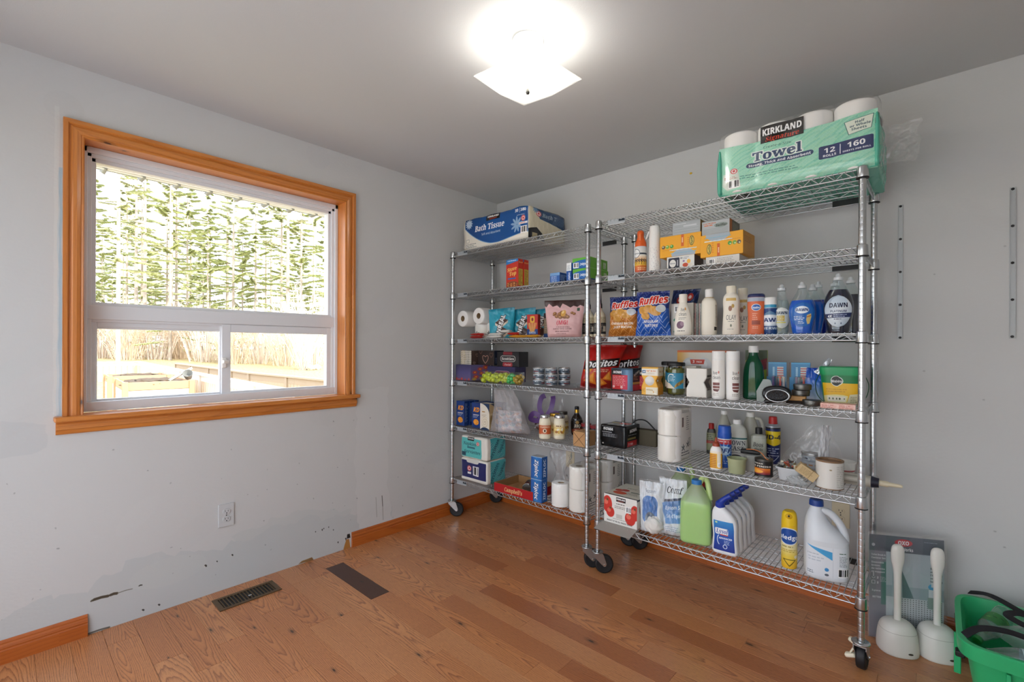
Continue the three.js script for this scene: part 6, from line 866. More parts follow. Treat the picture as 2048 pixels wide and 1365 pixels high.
  const olR = [[0, 0.036, 0.024, 2.4, 0, 0, 1], [0.004, 0.04, 0.027, 2.4], [0.05, 0.0385, 0.027, 2.3], [0.12, 0.0345, 0.026, 2.2], [0.165, 0.0385, 0.027, 2.2], [0.188, 0.034, 0.025, 2.2], [0.2, 0.023, 0.02, 2.1], [0.205, 0.0215, 0.0195]], ol = thing('body_wash', 'cream body wash bottle with nut picture, front one of the pair', 'bottle', 1.97, T[2], 0.395, 0.25, 'cream body wash bottles'); bottle(ol, olR, std('#f0e8d8', 0.3), { labels: [[0.012, 0.186, -1.0, 1.0, ola]], cap: [[0.203, 0.022, 0.02, 2.2, 0, 0, 1], [0.232, 0.0235, 0.021, 2.2], [0.236, 0.021, 0.019, 2.2]], capMat: std('#efe6d0', 0.35) }); copyOf(ol, 'cream body wash bottle, rear one half hidden behind its twin', 1.985, T[2], 0.27, 0.25);
  const vsa = art(120, 150, (c, w, h) => { R4(c, 0, 0, w, h, '#dd6a3c'); EL(c, 60, 28, 33, 17, '#e8eef5'); EL(c, 60, 28, 29, 14, '#2f62b4'); tx(c, 'Vaseline', 60, 28, 15, '#fff', { mw: 50 }); small(c, 34, 56, 44, 4, 6, '#f0b79a', 3); R4(c, 28, 92, 62, 20, '#9c4630'); small(c, 34, 120, 50, 2, 5, '#f0b79a', 5); });
  const vs = thing('lotion_bottle', 'orange lotion bottle with navy lid and blue oval logo', 'bottle', 2.079, T[2], 0.39, 0.25); bottle(vs, [[0, 0.033, 0.022, 2.6, 0, 0, 1], [0.004, 0.0365, 0.025, 2.6], [0.07, 0.0335, 0.024, 2.5], [0.13, 0.037, 0.026, 2.5], [0.158, 0.037, 0.026, 2.5], [0.174, 0.036, 0.025, 2.5, 0, 0, 1]], std('#dd6a3c', 0.3), { labels: [[0.01, 0.152, -1.05, 1.05, vsa], [0.154, 0.173, -PI, PI, solid('#aab4c4'), 'clear_band']], cap: [[0.174, 0.037, 0.026, 2.5, 0, 0, 1], [0.186, 0.036, 0.025, 2.5], [0.19, 0.03, 0.02, 2.4]], capMat: std('#252e5c', 0.35) });
  // dish soap family
  const dawnLogo = (c, x, y, s) => { EL(c, x, y, s, s * 0.62, '#e9eff6'); tx(c, 'DAWN', x, y, s * 0.62, '#16306e', { w: '900', mw: s * 1.9, st: '#dfe8f2', sw: s * 0.08 }); };
  const dca = art(140, 150, (c, w, h) => { R4(c, 0, 0, w, h, '#123f7c'); for (let i = 0; i < 40; i++) { c.globalAlpha = 0.35; EL(c, (i * 37) % w, (i * 53) % h, 8, 3, '#3f78b8', i); } c.globalAlpha = 1; R4(c, 0, 0, w, 20, '#e9e9e4'); RR(c, 44, 2, 50, 16, 2, '#3f9fc4'); PG(c, [[10, 80], [70, 34], [130, 80]], '#5d86a8'); EL(c, 70, 84, 52, 30, '#c6d3df'); dawnLogo(c, 70, 82, 42); tx(c, 'POWERWASH', 70, 124, 18, '#dfe8ef', { mw: 110 }); });
  const dc = thing('dish_spray', 'dark blue dish spray can with white cap, left of the dish soaps', 'spray can', 2.135, T[2], 0.375, 0.2); bottle(dc, [[0, 0.025, 0.025, 2, 0, 0, 1], [0.004, 0.0285], [0.138, 0.0285], [0.142, 0.027]], std('#123f7c', 0.25), { labels: [[0.006, 0.138, ...FULL, dca, 'label', null, 0.3]], cap: [[0.138, 0.0285, 0.0285, 2, 0, 0, 1], [0.164, 0.0275], [0.17, 0.025, 0.025, 2, 0, 0, 1], [0.172, 0.02]], capMat: M.white });
  const soapR = (k, hh) => [[0, 0.034 * k, 0.024 * k, 2.4, 0, 0, 1], [0.004, 0.039 * k, 0.028 * k, 2.4], [hh * 0.16, 0.044 * k, 0.031 * k, 2.3], [hh * 0.4, 0.055 * k, 0.035 * k, 2.2], [hh * 0.6, 0.05 * k, 0.033 * k, 2.1], [hh * 0.78, 0.027 * k, 0.022 * k, 2], [hh * 0.88, 0.0165, 0.0165, 2], [hh * 0.9, 0.0155, 0.0155]];
  const soapCap = (y) => [[y, 0.0175, 0.0175, 2, 0, 0, 1], [y + 0.012, 0.0175, 0.0175, 2, 0, 0, 1], [y + 0.013, 0.011], [y + 0.026, 0.0085], [y + 0.028, 0.006]];
  function soap(t, k, hh, liq, fill, label, lx = [0.13, 0.62], ang = 1.0) {
    const R = smooth(soapR(k, hh), 2), top = hh * fill, inner = R.filter((r) => r[0] < top).map((r) => [Math.max(r[0], 0.002), r[1] * 0.955, r[2] * 0.94, r[3], 0, 0, r[6]]); const e = ringAt(R, top); inner.push([top, e[1] * 0.955, e[2] * 0.94, e[3], 0, 0, 0]);
    if (liq) part(t, 'liquid', loft(inner, 36), liq); part(t, 'bottle', loft(R, 36), M.clear); part(t, 'cap', loft(smooth(soapCap(hh * 0.9), 0), 22), std('#e6eaec', 0.3, { transmission: 0.25, thickness: 0 }));
    if (label) part(t, 'label', patch(R, hh * lx[0], hh * lx[1], -ang, ang, label, 0.0012, 30, 18, OVAL), pm(label, 0.25));
  }
  const dl = art(180, 200, (c, w, h) => { R4(c, 0, 0, w, h, '#2069bd'); dawnLogo(c, 88, 62, 48); small(c, 30, 112, 82, 3, 8, '#e3edf6', 4); PG(c, [[122, 104], [150, 92], [154, 120], [146, 172], [128, 176], [118, 142]], '#d9c07a'); PG(c, [[118, 116], [152, 104], [150, 114], [122, 124]], '#c97a2a'); small(c, 58, 152, 50, 2, 8, '#d7e4f2', 6);  });
  const pl = art(180, 210, (c, w, h) => { R4(c, 0, 0, w, h, GR(c, 0, 0, w, h, '#8fa6bd', '#d9e0e8', '#a3b2c2')); EL(c, 96, 44, 52, 34, '#c9d9e8'); tx(c, 'DAWN', 92, 66, 40, '#141a3a', { w: '900', mw: 120 }); tx(c, 'PLATINUM', 92, 104, 20, '#1b2550', { mw: 116 }); PG(c, [[0, 122], [w, 116], [w, 144], [0, 150]], '#1b2a5a'); tx(c, '4X', 34, 137, 24, '#fff', { i: 1 }); small(c, 60, 126, 100, 2, 7, '#b9c6e0', 3); small(c, 62, 154, 70, 1, 8, '#1b2550', 4); EL(c, 70, 184, 5, 6, '#56657d'); EL(c, 110, 184, 5, 6, '#56657d'); });
  const cl = art(130, 170, (c, w, h) => { R4(c, 0, 0, w, h, '#c9cfc6'); R4(c, 0, 0, w, 30, '#dfe3de'); tx(c, 'DAWN', 60, 44, 30, '#2b3b5a', { w: '900', mw: 92 }); R4(c, 28, 66, 56, 44, '#c9b05a'); small(c, 34, 74, 44, 3, 8, '#e9e2c0', 3); R4(c, 20, 118, 76, 8, '#c9c04a'); });
  const blue = std('#0f5fd0', 0.06), deep = std('#0b2aa0', 0.08), night = std('#10122e', 0.06, { clearcoat: 0.5 }), water = std('#e4ebea', 0.06, { transmission: 0.85, thickness: 0 });
  const S = (l, x, z, tu, ...a) => { const t = thing('dish_soap', l, 'dish soap', x, T[2], z, tu); soap(t, ...a); return t; };
  S('clear dish soap bottle with pale label beside the dark blue spray', 2.178, 0.36, 0.3, 0.66, 0.222, water, 0.7, cl, [0.12, 0.55], 1.1);
  S('bright blue dish soap bottle, front one with oval logo and sponge print', 2.262, 0.372, 0.2, 1.0, 0.226, blue, 0.66, dl); S('bright blue dish soap bottle, second one just behind the front', 2.283, 0.268, 0.2, 0.92, 0.224, blue, 0.66, null);
  S('deep blue dish soap bottle, taller left one at the shelf back', 2.287, 0.16, 0.2, 0.85, 0.25, deep, 0.66, null); S('deep blue dish soap bottle, taller right one at the shelf back', 2.358, 0.185, 0.2, 0.7, 0.248, deep, 0.64, null);
  S('large near-black dish soap bottle with silver label by right post', 2.398, 0.395, 0.12, 1.02, 0.248, night, 0.74, pl, [0.1, 0.64]); S('large near-black dish soap bottle hidden behind the silver-labelled one', 2.425, 0.265, 0.1, 1.02, 0.246, night, 0.7, null);
}
// ---- fourth shelf
{
  const n1 = art(140, 140, (c, w, h) => { R4(c, 0, 0, w, h, '#151619'); R4(c, 0, 0, w, 10, '#2c4a60'); R4(c, 64, 10, 76, 130, GR(c, 64, 0, 140, 0, '#3a5a78', '#7fa3c6', '#3f5d79')); tx(c, 'NOMA', 40, 26, 22, '#fff', { w: '900', i: 1, mw: 56 }); R4(c, 8, 42, 98, 90, '#d0252c'); R4(c, 74, 42, 30, 90, '#d94b62'); small(c, 14, 50, 84, 4, 6, '#f3b9b9', 3); small(c, 14, 86, 84, 3, 6, '#f0b0b0', 5); EL(c, 18, 116, 7, 8, '#f2c9c9'); EL(c, 68, 118, 8, 9, '#f2c9c9'); });
  const n1s = art(70, 140, (c, w, h) => { R4(c, 0, 0, w, h, '#151619'); tx(c, 'NOMA', 30, 30, 18, '#e9e2cf', { i: 1, rot: -0.6 }); R4(c, 0, 84, w, 14, '#b99a3a'); R4(c, 0, 100, w, 36, '#c0272c'); small(c, 6, 48, 44, 3, 6, '#b9a75e', 3); });
  carton(thing('light_box', 'black and red light bulb box beside the red chip bag', 'box', 1.378, T[3], 0.34, 0), 'carton', 0.138, 0.128, 0.1, { f: n1, r: n1s, t: '#1d2a34', base: '#151619' }, 0.3); carton(thing('light_box', 'black and red light bulb box behind and right of its twin', 'box', 1.47, T[3], 0.265), 'carton', 0.1, 0.122, 0.09, { f: n1, r: n1s, t: '#1d2a34', base: '#151619' }, 0.3);
  // hourglass bulb boxes: cartons pinched at the waist round a bulb
  const hour = (w, h, d) => smooth([[0, w / 2, d / 2, 12, 0, 0, 1], [h * 0.3, w / 2, d / 2, 12, 0, 0, 1], [h * 0.52, w * 0.36, d * 0.5, 12, 0, 0, 1], [h * 0.68, w * 0.5, d / 2, 12, 0, 0, 1], [h, w / 2, d / 2, 12, 0, 0, 1]], 0);
  const gb = thing('bulb_box', 'white and yellow globe bulb box with bulb showing through waist', 'box', 1.595, T[3], 0.455, 0.12), R = hour(0.09, 0.143, 0.088), up = art(120, 60, (c, w, h) => { R4(c, 0, 0, w, h, '#ece7db'); R4(c, 0, 0, w, 10, '#e7b64c'); R4(c, 6, 20, 28, 22, '#3f6a96'); tx(c, '60', 20, 31, 14, '#fff'); tx(c, 'SYLVANIA', 76, 26, 12, '#d87a4a', { mw: 60 }); small(c, 46, 38, 60, 2, 5, '#c9b9a0', 3); }), dn = art(120, 60, (c, w, h) => { R4(c, 0, 0, w, h, '#eeb33f'); R4(c, 40, 4, 80, 56, '#e9dfc8'); for (let i = 0; i < 16; i++) EL(c, 50 + (i * 19) % 60, 14 + (i * 13) % 40, 6, 4, ['#f4efe2', '#c9b48a', '#d8a24a'][i % 3], i); small(c, 6, 18, 26, 3, 5, '#9c6a18', 3); }), sd = art(80, 140, (c, w, h) => { R4(c, 0, 0, w, h, '#d9962c'); R4(c, 0, 0, w, 44, '#e9dcc0'); tx(c, 'SYLVANIA', 40, 22, 12, '#c98a4a', { mw: 60 }); small(c, 10, 58, 60, 9, 5, '#a86a14', 3); });
  part(gb, 'carton', loft(R, 64), std('#eeb33f', 0.5)); part(gb, 'top_print', patch(R, 0.1, 0.142, -0.78, 0.78, up, 0.0006, 24, 4), pm(up, 0.45)); part(gb, 'base_print', patch(R, 0.001, 0.042, -0.78, 0.78, dn, 0.0006, 24, 4), pm(dn, 0.45)); part(gb, 'side_print', patch(R, 0.001, 0.142, 0.79, 2.35, sd, 0.0006, 24, 24), pm(sd, 0.45)); part(gb, 'bulb', G(lump(0.036, 0.036, 0.036, 1, 0.0, 1, 5), 0, 0.073, 0.018), std('#e9e8e4', 0.15));
  // pickle jars
  const pkA = art(180, 110, (c, w, h) => { R4(c, 0, 0, w, h, '#2a86a8'); PG(c, [[0, h], [0, 60], [50, 74], [90, 110]], '#efe3cf'); c.strokeStyle = '#e9eef0'; c.lineWidth = 8; c.beginPath(); c.arc(60, 40, 30, 2.2, 5.4); c.stroke(); small(c, 40, 26, 60, 4, 6, '#d7e8ee', 3); for (let i = 0; i < 5; i++) { c.save(); c.translate(104 + i * 13, 84 - i * 8); c.rotate(-0.8); EL(c, 0, 0, 26, 9, i % 2 ? '#7c5a2c' : '#a3842e'); c.restore(); } R4(c, 156, 0, 24, h, '#d9dcd8'); for (let i = 0; i < 14; i++) R4(c, 160, 6 + i * 7, 16, 3, '#9aa39c'); });
  const pj = thing('pickle_jar', 'pickle jar with blue label and black lid, the front one', 'jar', 1.695, T[3], 0.39, 0.3), pR = smooth([[0, 0.038, 0.038, 2, 0, 0, 1], [0.006, 0.0455], [0.02, 0.047], [0.125, 0.047], [0.142, 0.043], [0.15, 0.0415], [0.153, 0.0415]]); 
  { const q = rng(5), a = []; for (let i = 0; i < 46; i++) { const t = q() * 2 * PI, rr = 0.034 * Math.sqrt(q()), g = new THREE.SphereGeometry(0.011, 8, 6); g.scale(1, 1.5 + q() * 1.2, 1); a.push(G(g, Math.sin(t) * rr, 0.018 + q() * 0.108, Math.cos(t) * rr, (q() - 0.5) * 1.2, q() * 3, (q() - 0.5) * 1.2)); } part(pj, 'pickles', merge(a), std('#4c4a16', 0.4)); }
  part(pj, 'brine', loft(pR.filter((r) => r[0] < 0.14).map((r) => [Math.max(0.003, r[0]), r[1] * 0.95, r[2] * 0.95, 2, 0, 0, 0]), 32), std('#8a8a34', 0.05, { transmission: 0.6, thickness: 0 })); part(pj, 'glass', loft(pR, 32), M.clear); part(pj, 'label', patch(pR, 0.035, 0.115, -1.3, 1.3, pkA, 0.001), pm(pkA, 0.4)); part(pj, 'lid', loft(smooth([[0.15, 0.044, 0.044, 2, 0, 0, 1], [0.152, 0.0455], [0.166, 0.0455], [0.169, 0.042]], 1), 32), M.black);
  copyOf(pj, 'pickle jar half hidden behind and left of the front one', 1.615, T[3], 0.285, 1.2);
  const p3 = art(320, 240, (c, w, h) => { R4(c, 0, 0, w, h, GR(c, 0, 0, w * 0.5, 0, '#e8a63a', '#e9dcc6', '#e3dfd6')); R4(c, 0, 0, w, 12, '#d9692e'); for (let i = 0; i < 3; i++) { EL(c, 78 + i * 92, 92, 46, 50, '#d8d9da'); EL(c, 70 + i * 92, 82, 24, 28, '#eceded'); R4(c, 68 + i * 92, 138, 22, 30, '#6b6256'); for (let k = 0; k < 4; k++) R4(c, 66 + i * 92, 142 + k * 7, 26, 2, '#cfc6b4'); } PG(c, [[82, 52], [172, 52], [166, 78], [88, 78]], '#d0432f'); tx(c, '3', 104, 65, 22, '#fff'); tx(c, 'PACK', 138, 65, 13, '#fff'); }), p3s = '#c98a3a';
  carton(thing('bulb_box', 'wide white and orange three-pack bulb box at the back', 'box', 1.76, T[3], 0.145, 0), 'carton', 0.285, 0.232, 0.1, { f: p3, r: p3s, t: '#e0763a', base: '#e9dcc6' }, 0.45);
  const wb = thing('bulb_box', 'plain white pinched bulb box standing turned away in front', 'box', 1.815, T[3], 0.395, 0.1), R2 = hour(0.1, 0.142, 0.09); part(wb, 'carton', loft(R2, 64), std('#e9e6de', 0.55)); part(wb, 'window', patch(R2, 0.035, 0.11, 1.2, 2.0, solid('#3a2a26'), 0.0006, 8, 8), pm(solid('#3a2a26'), 0.3));
  const w3 = art(70, 150, (c, w, h) => { R4(c, 0, 0, w, h, '#e5e0d4'); R4(c, 0, 52, w, 62, '#47322a'); for (let i = 0; i < 14; i++) EL(c, (i * 23) % w, 60 + (i * 17) % 48, 8, 6, ['#8c7a6a', '#c9bda8', '#2e211c'][i % 3]); }); carton(thing('bulb_box', 'white box with brown picture between pickle jar and plain box', 'box', 1.745, T[3], 0.29), 'carton', 0.06, 0.15, 0.07, { f: w3, r: '#d9d4c8', base: '#e5e0d4' }, 0.45);
  const sh = art(110, 190, (c, w, h) => { R4(c, 0, 0, w, h, '#f1eee8'); tx(c, 'live', 40, 66, 24, '#4a4643', { w: 'normal' }); tx(c, 'clean', 48, 90, 24, '#4a4643', { w: 'normal' }); EL(c, 66, 62, 5, 7, '#d98a7a'); R4(c, 22, 116, 50, 14, '#7d4a44'); R4(c, 22, 134, 50, 12, '#8d5a52'); PG(c, [[22, 150], [72, 150], [60, 164], [30, 160]], '#6b3a36'); small(c, 20, 172, 56, 2, 5, '#a39a92', 3); });
  const s1 = thing('shampoo_bottle', 'plain white cylindrical shampoo bottle, left of the pair', 'bottle', 1.925, T[3], 0.435, 0.1, 'white cylindrical shampoo bottles'); bottle(s1, [[0, 0.026, 0.026, 2, 0, 0, 1], [0.003, 0.0295], [0.19, 0.0295, 0.0295, 2, 0, 0, 1], [0.1912, 0.0288, 0.0288, 2, 0, 0, 1], [0.192, 0.0295, 0.0295, 2, 0, 0, 1], [0.227, 0.0295], [0.23, 0.0275]], M.white, { labels: [[0.012, 0.185, -1.2, 1.2, sh]] }); copyOf(s1, 'plain white cylindrical shampoo bottle, right of the pair', 1.988, T[3], 0.425, 0.95);
  carton(thing('leaning_card', 'yellow-green card leaning behind the green mouthwash', 'card', 2.03, T[3], 0.2, 0.1), 'card', 0.1, 0.235, 0.012, { f: art(60, 180, (c, w, h) => { R4(c, 0, 0, w, h, '#a8b83a'); R4(c, 0, 0, w, 40, '#56624a'); PG(c, [[0, 60], [w, 30], [w, 70], [0, 110]], '#8c2f3a'); }), base: '#b5c24a' }, 0.5);
  const mw = thing('mouthwash_bottle', 'green mouthwash bottle with white cap on fourth shelf', 'bottle', 2.052, T[3], 0.33, 0.2); bottle(mw, [[0, 0.04, 0.026, 2.6, 0, 0, 1], [0.005, 0.046, 0.031, 2.6], [0.02, 0.047, 0.032, 2.4], [0.12, 0.046, 0.032, 2.3], [0.165, 0.04, 0.029, 2.2], [0.2, 0.025, 0.023, 2], [0.21, 0.021, 0.021], [0.225, 0.02, 0.02]], std('#0e5c3c', 0.06, { transmission: 0.35, thickness: 0 }), { cap: [[0.224, 0.022, 0.022, 2, 0, 0, 1], [0.253, 0.022, 0.022, 2, 0, 0, 1], [0.256, 0.02]] }); part(mw, 'liquid', G(loft(smooth([[0.003, 0.04, 0.027, 2.4], [0.02, 0.044, 0.03, 2.4], [0.12, 0.043, 0.03, 2.3], [0.165, 0.037, 0.027, 2.2], [0.195, 0.024, 0.021]]), 28)), std('#0d7248', 0.1));
  // long-bristle toothbrush sets: blue card with a tray of coloured handles
  const tc = art(90, 180, (c, w, h) => { R4(c, 0, 0, w, h, '#1f7fb4'); R4(c, 0, 0, w, 8, '#3f9cc9'); for (let i = 0; i < 10; i++) { R4(c, 48, 22 + i * 5.6, 28, 4, i % 2 ? '#e0562f' : '#f0dcc8'); } for (let i = 0; i < 7; i++) R4(c, 28, 24 + i * 7, 9, 4, '#bfe0ee'); R4(c, 0, 0, 8, 70, '#5a3a2a'); });
  const tset = (l, x, z) => { const t = thing('toothbrush_set', l, 'toothbrushes', x, T[3], z, 0.12); carton(t, 'backing_card', 0.084, 0.178, 0.004, { f: tc, base: '#1f7fb4' }, 0.35, 0.001).position.z = -0.012; ['#5b3f86', '#2a3350', '#c5302c', '#c9ccd0'].forEach((k, i) => { part(t, 'toothbrush_handle', G(loft(smooth([[0, 0.005, 0.005], [0.03, 0.006], [0.08, 0.005], [0.1, 0.0035], [0.108, 0.006, 0.004]]), 12), -0.012 + i * 0.0145, 0.002, 0.002), std(k, 0.3)); }); part(t, 'clear_tray', G(rbox(0.068, 0.112, 0.02, 0.006, 2), 0.012, 0.057, 0.001), M.film); return t; };
  tset('blue carded toothbrush set, left one behind the black brush', 2.137, 0.275); tset('blue carded toothbrush set, right one beside blue pouch', 2.232, 0.265);
  const bp = art(90, 150, (c, w, h) => { R4(c, 0, 0, w, h, GR(c, 0, 0, 0, h, '#1a49b0', '#2c66cf', '#8fb4e6', '#d7e3f0')); }), po = thing('wipes_pouch', 'glossy blue pouch with bent silver top beside green tub', 'pouch', 2.292, T[3], 0.255, 0.2); part(po, 'pouch', toArt(pouch(0.078, 0.155, 0.06, { stand: 1, seed: 31, wr: 0.004, taper: -0.3 }), bp), pm(bp, 0.15)); part(po, 'silver_top', G(pouch(0.03, 0.085, 0.012, { seed: 33, wr: 0.006, nu: 8, nv: 16, taper: -0.8 }), 0.012, 0.125, 0.01, 0, 0, -0.55), std('#c9ced4', 0.25, { metalness: 0.5 }));
  // green tub of plant food with wire bail
  const mg = art(220, 140, (c, w, h) => { R4(c, 0, 0, w, h, '#e8b51f'); R4(c, 0, 0, w, 36, '#157a44'); c.beginPath(); c.moveTo(0, 100); c.quadraticCurveTo(90, 84, 150, 98); c.lineTo(140, 140); c.lineTo(0, 140); c.closePath(); c.fillStyle = '#ece3a6'; c.fill(); EL(c, 84, 26, 32, 26, '#e9ede8'); EL(c, 84, 26, 29, 23, '#1c2420'); tx(c, 'Miracle-Gro', 84, 27, 17, '#fff', { mw: 56 }); small(c, 22, 64, 140, 2, 7, '#c98f14', 3); R4(c, 26, 100, 110, 26, '#f1ecdc'); for (let i = 0; i < 5; i++) EL(c, 38 + i * 22, 112, 4, 5, '#4a5a3a'); small(c, 22, 130, 60, 1, 5, '#5a5a3a', 3); PG(c, [[160, 90], [220, 84], [220, 140], [140, 140]], '#d9d2b0'); small(c, 164, 100, 46, 4, 5, '#7d7a5a', 6); });
  const tub = thing('plant_food_tub', 'green lidded tub of plant food with yellow label and wire handle', 'tub', 2.398, T[3], 0.3, 0.12), tR = smooth([[0, 0.06, 0.06, 5, 0, 0, 1], [0.004, 0.064, 0.064, 5], [0.13, 0.076, 0.076, 5], [0.135, 0.076, 0.076, 5, 0, 0, 1]], 1); part(tub, 'bucket', loft(tR, 48), std('#1a8c50', 0.35)); part(tub, 'label', patch(tR, 0.006, 0.128, -0.9, 0.9, mg, 0.0008, 30, 8), pm(mg, 0.35)); part(tub, 'side_label', patch(tR, 0.006, 0.1, 0.92, 2.2, art(90, 90, (c, w, h) => { R4(c, 0, 0, w, h, '#d9dad2'); small(c, 10, 8, 70, 9, 5, '#6b6f66', 3); }), 0.0008), pm(sheets[sheets.length - 1] && solid('#d9dad2'), 0.4));
  part(tub, 'lid', loft(smooth([[0.132, 0.079, 0.079, 5, 0, 0, 1], [0.15, 0.081, 0.081, 5], [0.163, 0.081, 0.081, 5, 0, 0, 1], [0.166, 0.077, 0.077, 5]], 1), 48), std('#199a5c', 0.35)); part(tub, 'handle_wire', tube([[-0.081, 0.13, 0], [-0.094, 0.09, 0.03], [-0.08, 0.035, 0.075], [-0.05, 0.012, 0.09], [0.05, 0.012, 0.09], [0.08, 0.035, 0.075], [0.094, 0.09, 0.03], [0.081, 0.13, 0]], 0.0016, 40, 6), std('#2c5a40', 0.4)); part(tub, 'grip', rod([-0.042, 0.011, 0.09], [0.045, 0.011, 0.09], 0.006, 12), std('#1fa05a', 0.35));
  // black oval brush set with silver ring, and grey card behind it
  const br = thing('paddle_brush', 'black oval brush with silver ring and short dark bristles', 'brush', 2.182, T[3], 0.46, 0.18); part(br, 'head', G(loft(smooth([[0, 0.05, 0.032, 2.4], [0.006, 0.058, 0.038, 2.4], [0.02, 0.056, 0.036, 2.4], [0.026, 0.046, 0.028, 2.4]]), 36), 0, 0.04, -0.012, PI / 2 - 0.25), std('#1a1a1d', 0.25)); part(br, 'silver_ring', G(new THREE.TorusGeometry(0.034, 0.0035, 10, 40), 0, 0, 0).scale(1.3, 0.78, 1).rotateX(-0.25).translate(0.004, 0.036, 0.018), M.chrome);
  { const q = rng(8), a = []; for (let i = 0; i < 150; i++) { const t = q() * 2 * PI, k = Math.sqrt(q()); const x = Math.cos(t) * 0.037 * k + 0.004, y = 0.036 + Math.sin(t) * 0.021 * k; a.push(rod([x, y, 0.008], [x * 1.05, y + 0.004, 0.026], 0.0009, 4)); } part(br, 'bristles', merge(a), std('#4a3526', 0.7)); } part(br, 'handle', G(loft(smooth([[0, 0.006], [0.01, 0.011, 0.008], [0.06, 0.013, 0.009], [0.075, 0.012, 0.008]]), 20), -0.048, 0.006, 0.0, 0, 0, -1.35), std('#1a1a1d', 0.3));
  const gc = thing('hang_card', 'grey angular hang card behind the black oval brush', 'card', 2.122, T[3], 0.405, 0.1), gsh = new THREE.Shape([[-0.034, 0], [0.036, 0], [0.04, 0.03], [0.022, 0.098], [0.012, 0.102], [-0.008, 0.102], [-0.036, 0.045]].map((p) => new THREE.Vector2(...p))); part(gc, 'card', new THREE.ExtrudeGeometry(gsh, { depth: 0.0015, bevelEnabled: false }), std('#9aa39f', 0.5)); { const a = art(70, 70, (c, w, h) => { R4(c, 0, 0, w, h, '#a3aca8'); small(c, 6, 6, 56, 8, 5, '#6f7874', 3); }); part(gc, 'print', toArt(G(new THREE.BoxGeometry(0.042, 0.05, 0.0004), 0, 0.034, 0.0019), a), pm(a, 0.5)); }
  // shoe polish tins and a small wooden block
  const tin = thing('polish_tin', 'round silver polish tin, lowest one at the shelf front', 'tin', 2.312, T[3], 0.44, 0, 'round polish tins'); bottle(tin, [[0, 0.031, 0.031, 2, 0, 0, 1], [0.002, 0.034], [0.012, 0.034, 0.034, 2, 0, 0, 1], [0.0121, 0.0352, 0.0352, 2, 0, 0, 1], [0.023, 0.0352], [0.025, 0.033], [0.0252, 0.028]], M.darksteel, { it: 0 });
  copyOf(tin, 'round polish tin stacked on the wooden block', 2.262, T[3] + 0.036, 0.395); copyOf(tin, 'round polish tin on top of the one on the block', 2.268, T[3] + 0.062, 0.392, 1);
  const wd = thing('wooden_block', 'small pale wooden brush block under the polish tins', 'brush', 2.245, T[3], 0.405, 0.1); part(wd, 'block', G(rbox(0.08, 0.022, 0.035, 0.005, 2), 0, 0.025, 0), std('#b98d56', 0.6)); part(wd, 'bristles', G(rbox(0.072, 0.016, 0.028, 0.002), 0, 0.008, 0), std('#2a211a', 0.9));
  const pp = art(150, 40, (c, w, h) => { R4(c, 0, 0, w, h, '#e9b3a4'); for (let i = 0; i < 12; i++) { c.globalAlpha = 0.4; EL(c, (i * 37) % w, (i * 13) % h, 16, 5, '#f3d8ce', i); } c.globalAlpha = 1; small(c, 6, 12, 60, 3, 6, '#b7655a', 3); small(c, 80, 12, 60, 3, 6, '#b7655a', 6); }); const pk = thing('soap_packet', 'flat pink packet lying in front of the green tub', 'packet', 2.41, T[3], 0.47, 0.05); carton(pk, 'packet', 0.118, 0.021, 0.06, { f: pp, t: pp, r: '#d9d4cc', base: '#e9b3a4' }, 0.4);
}
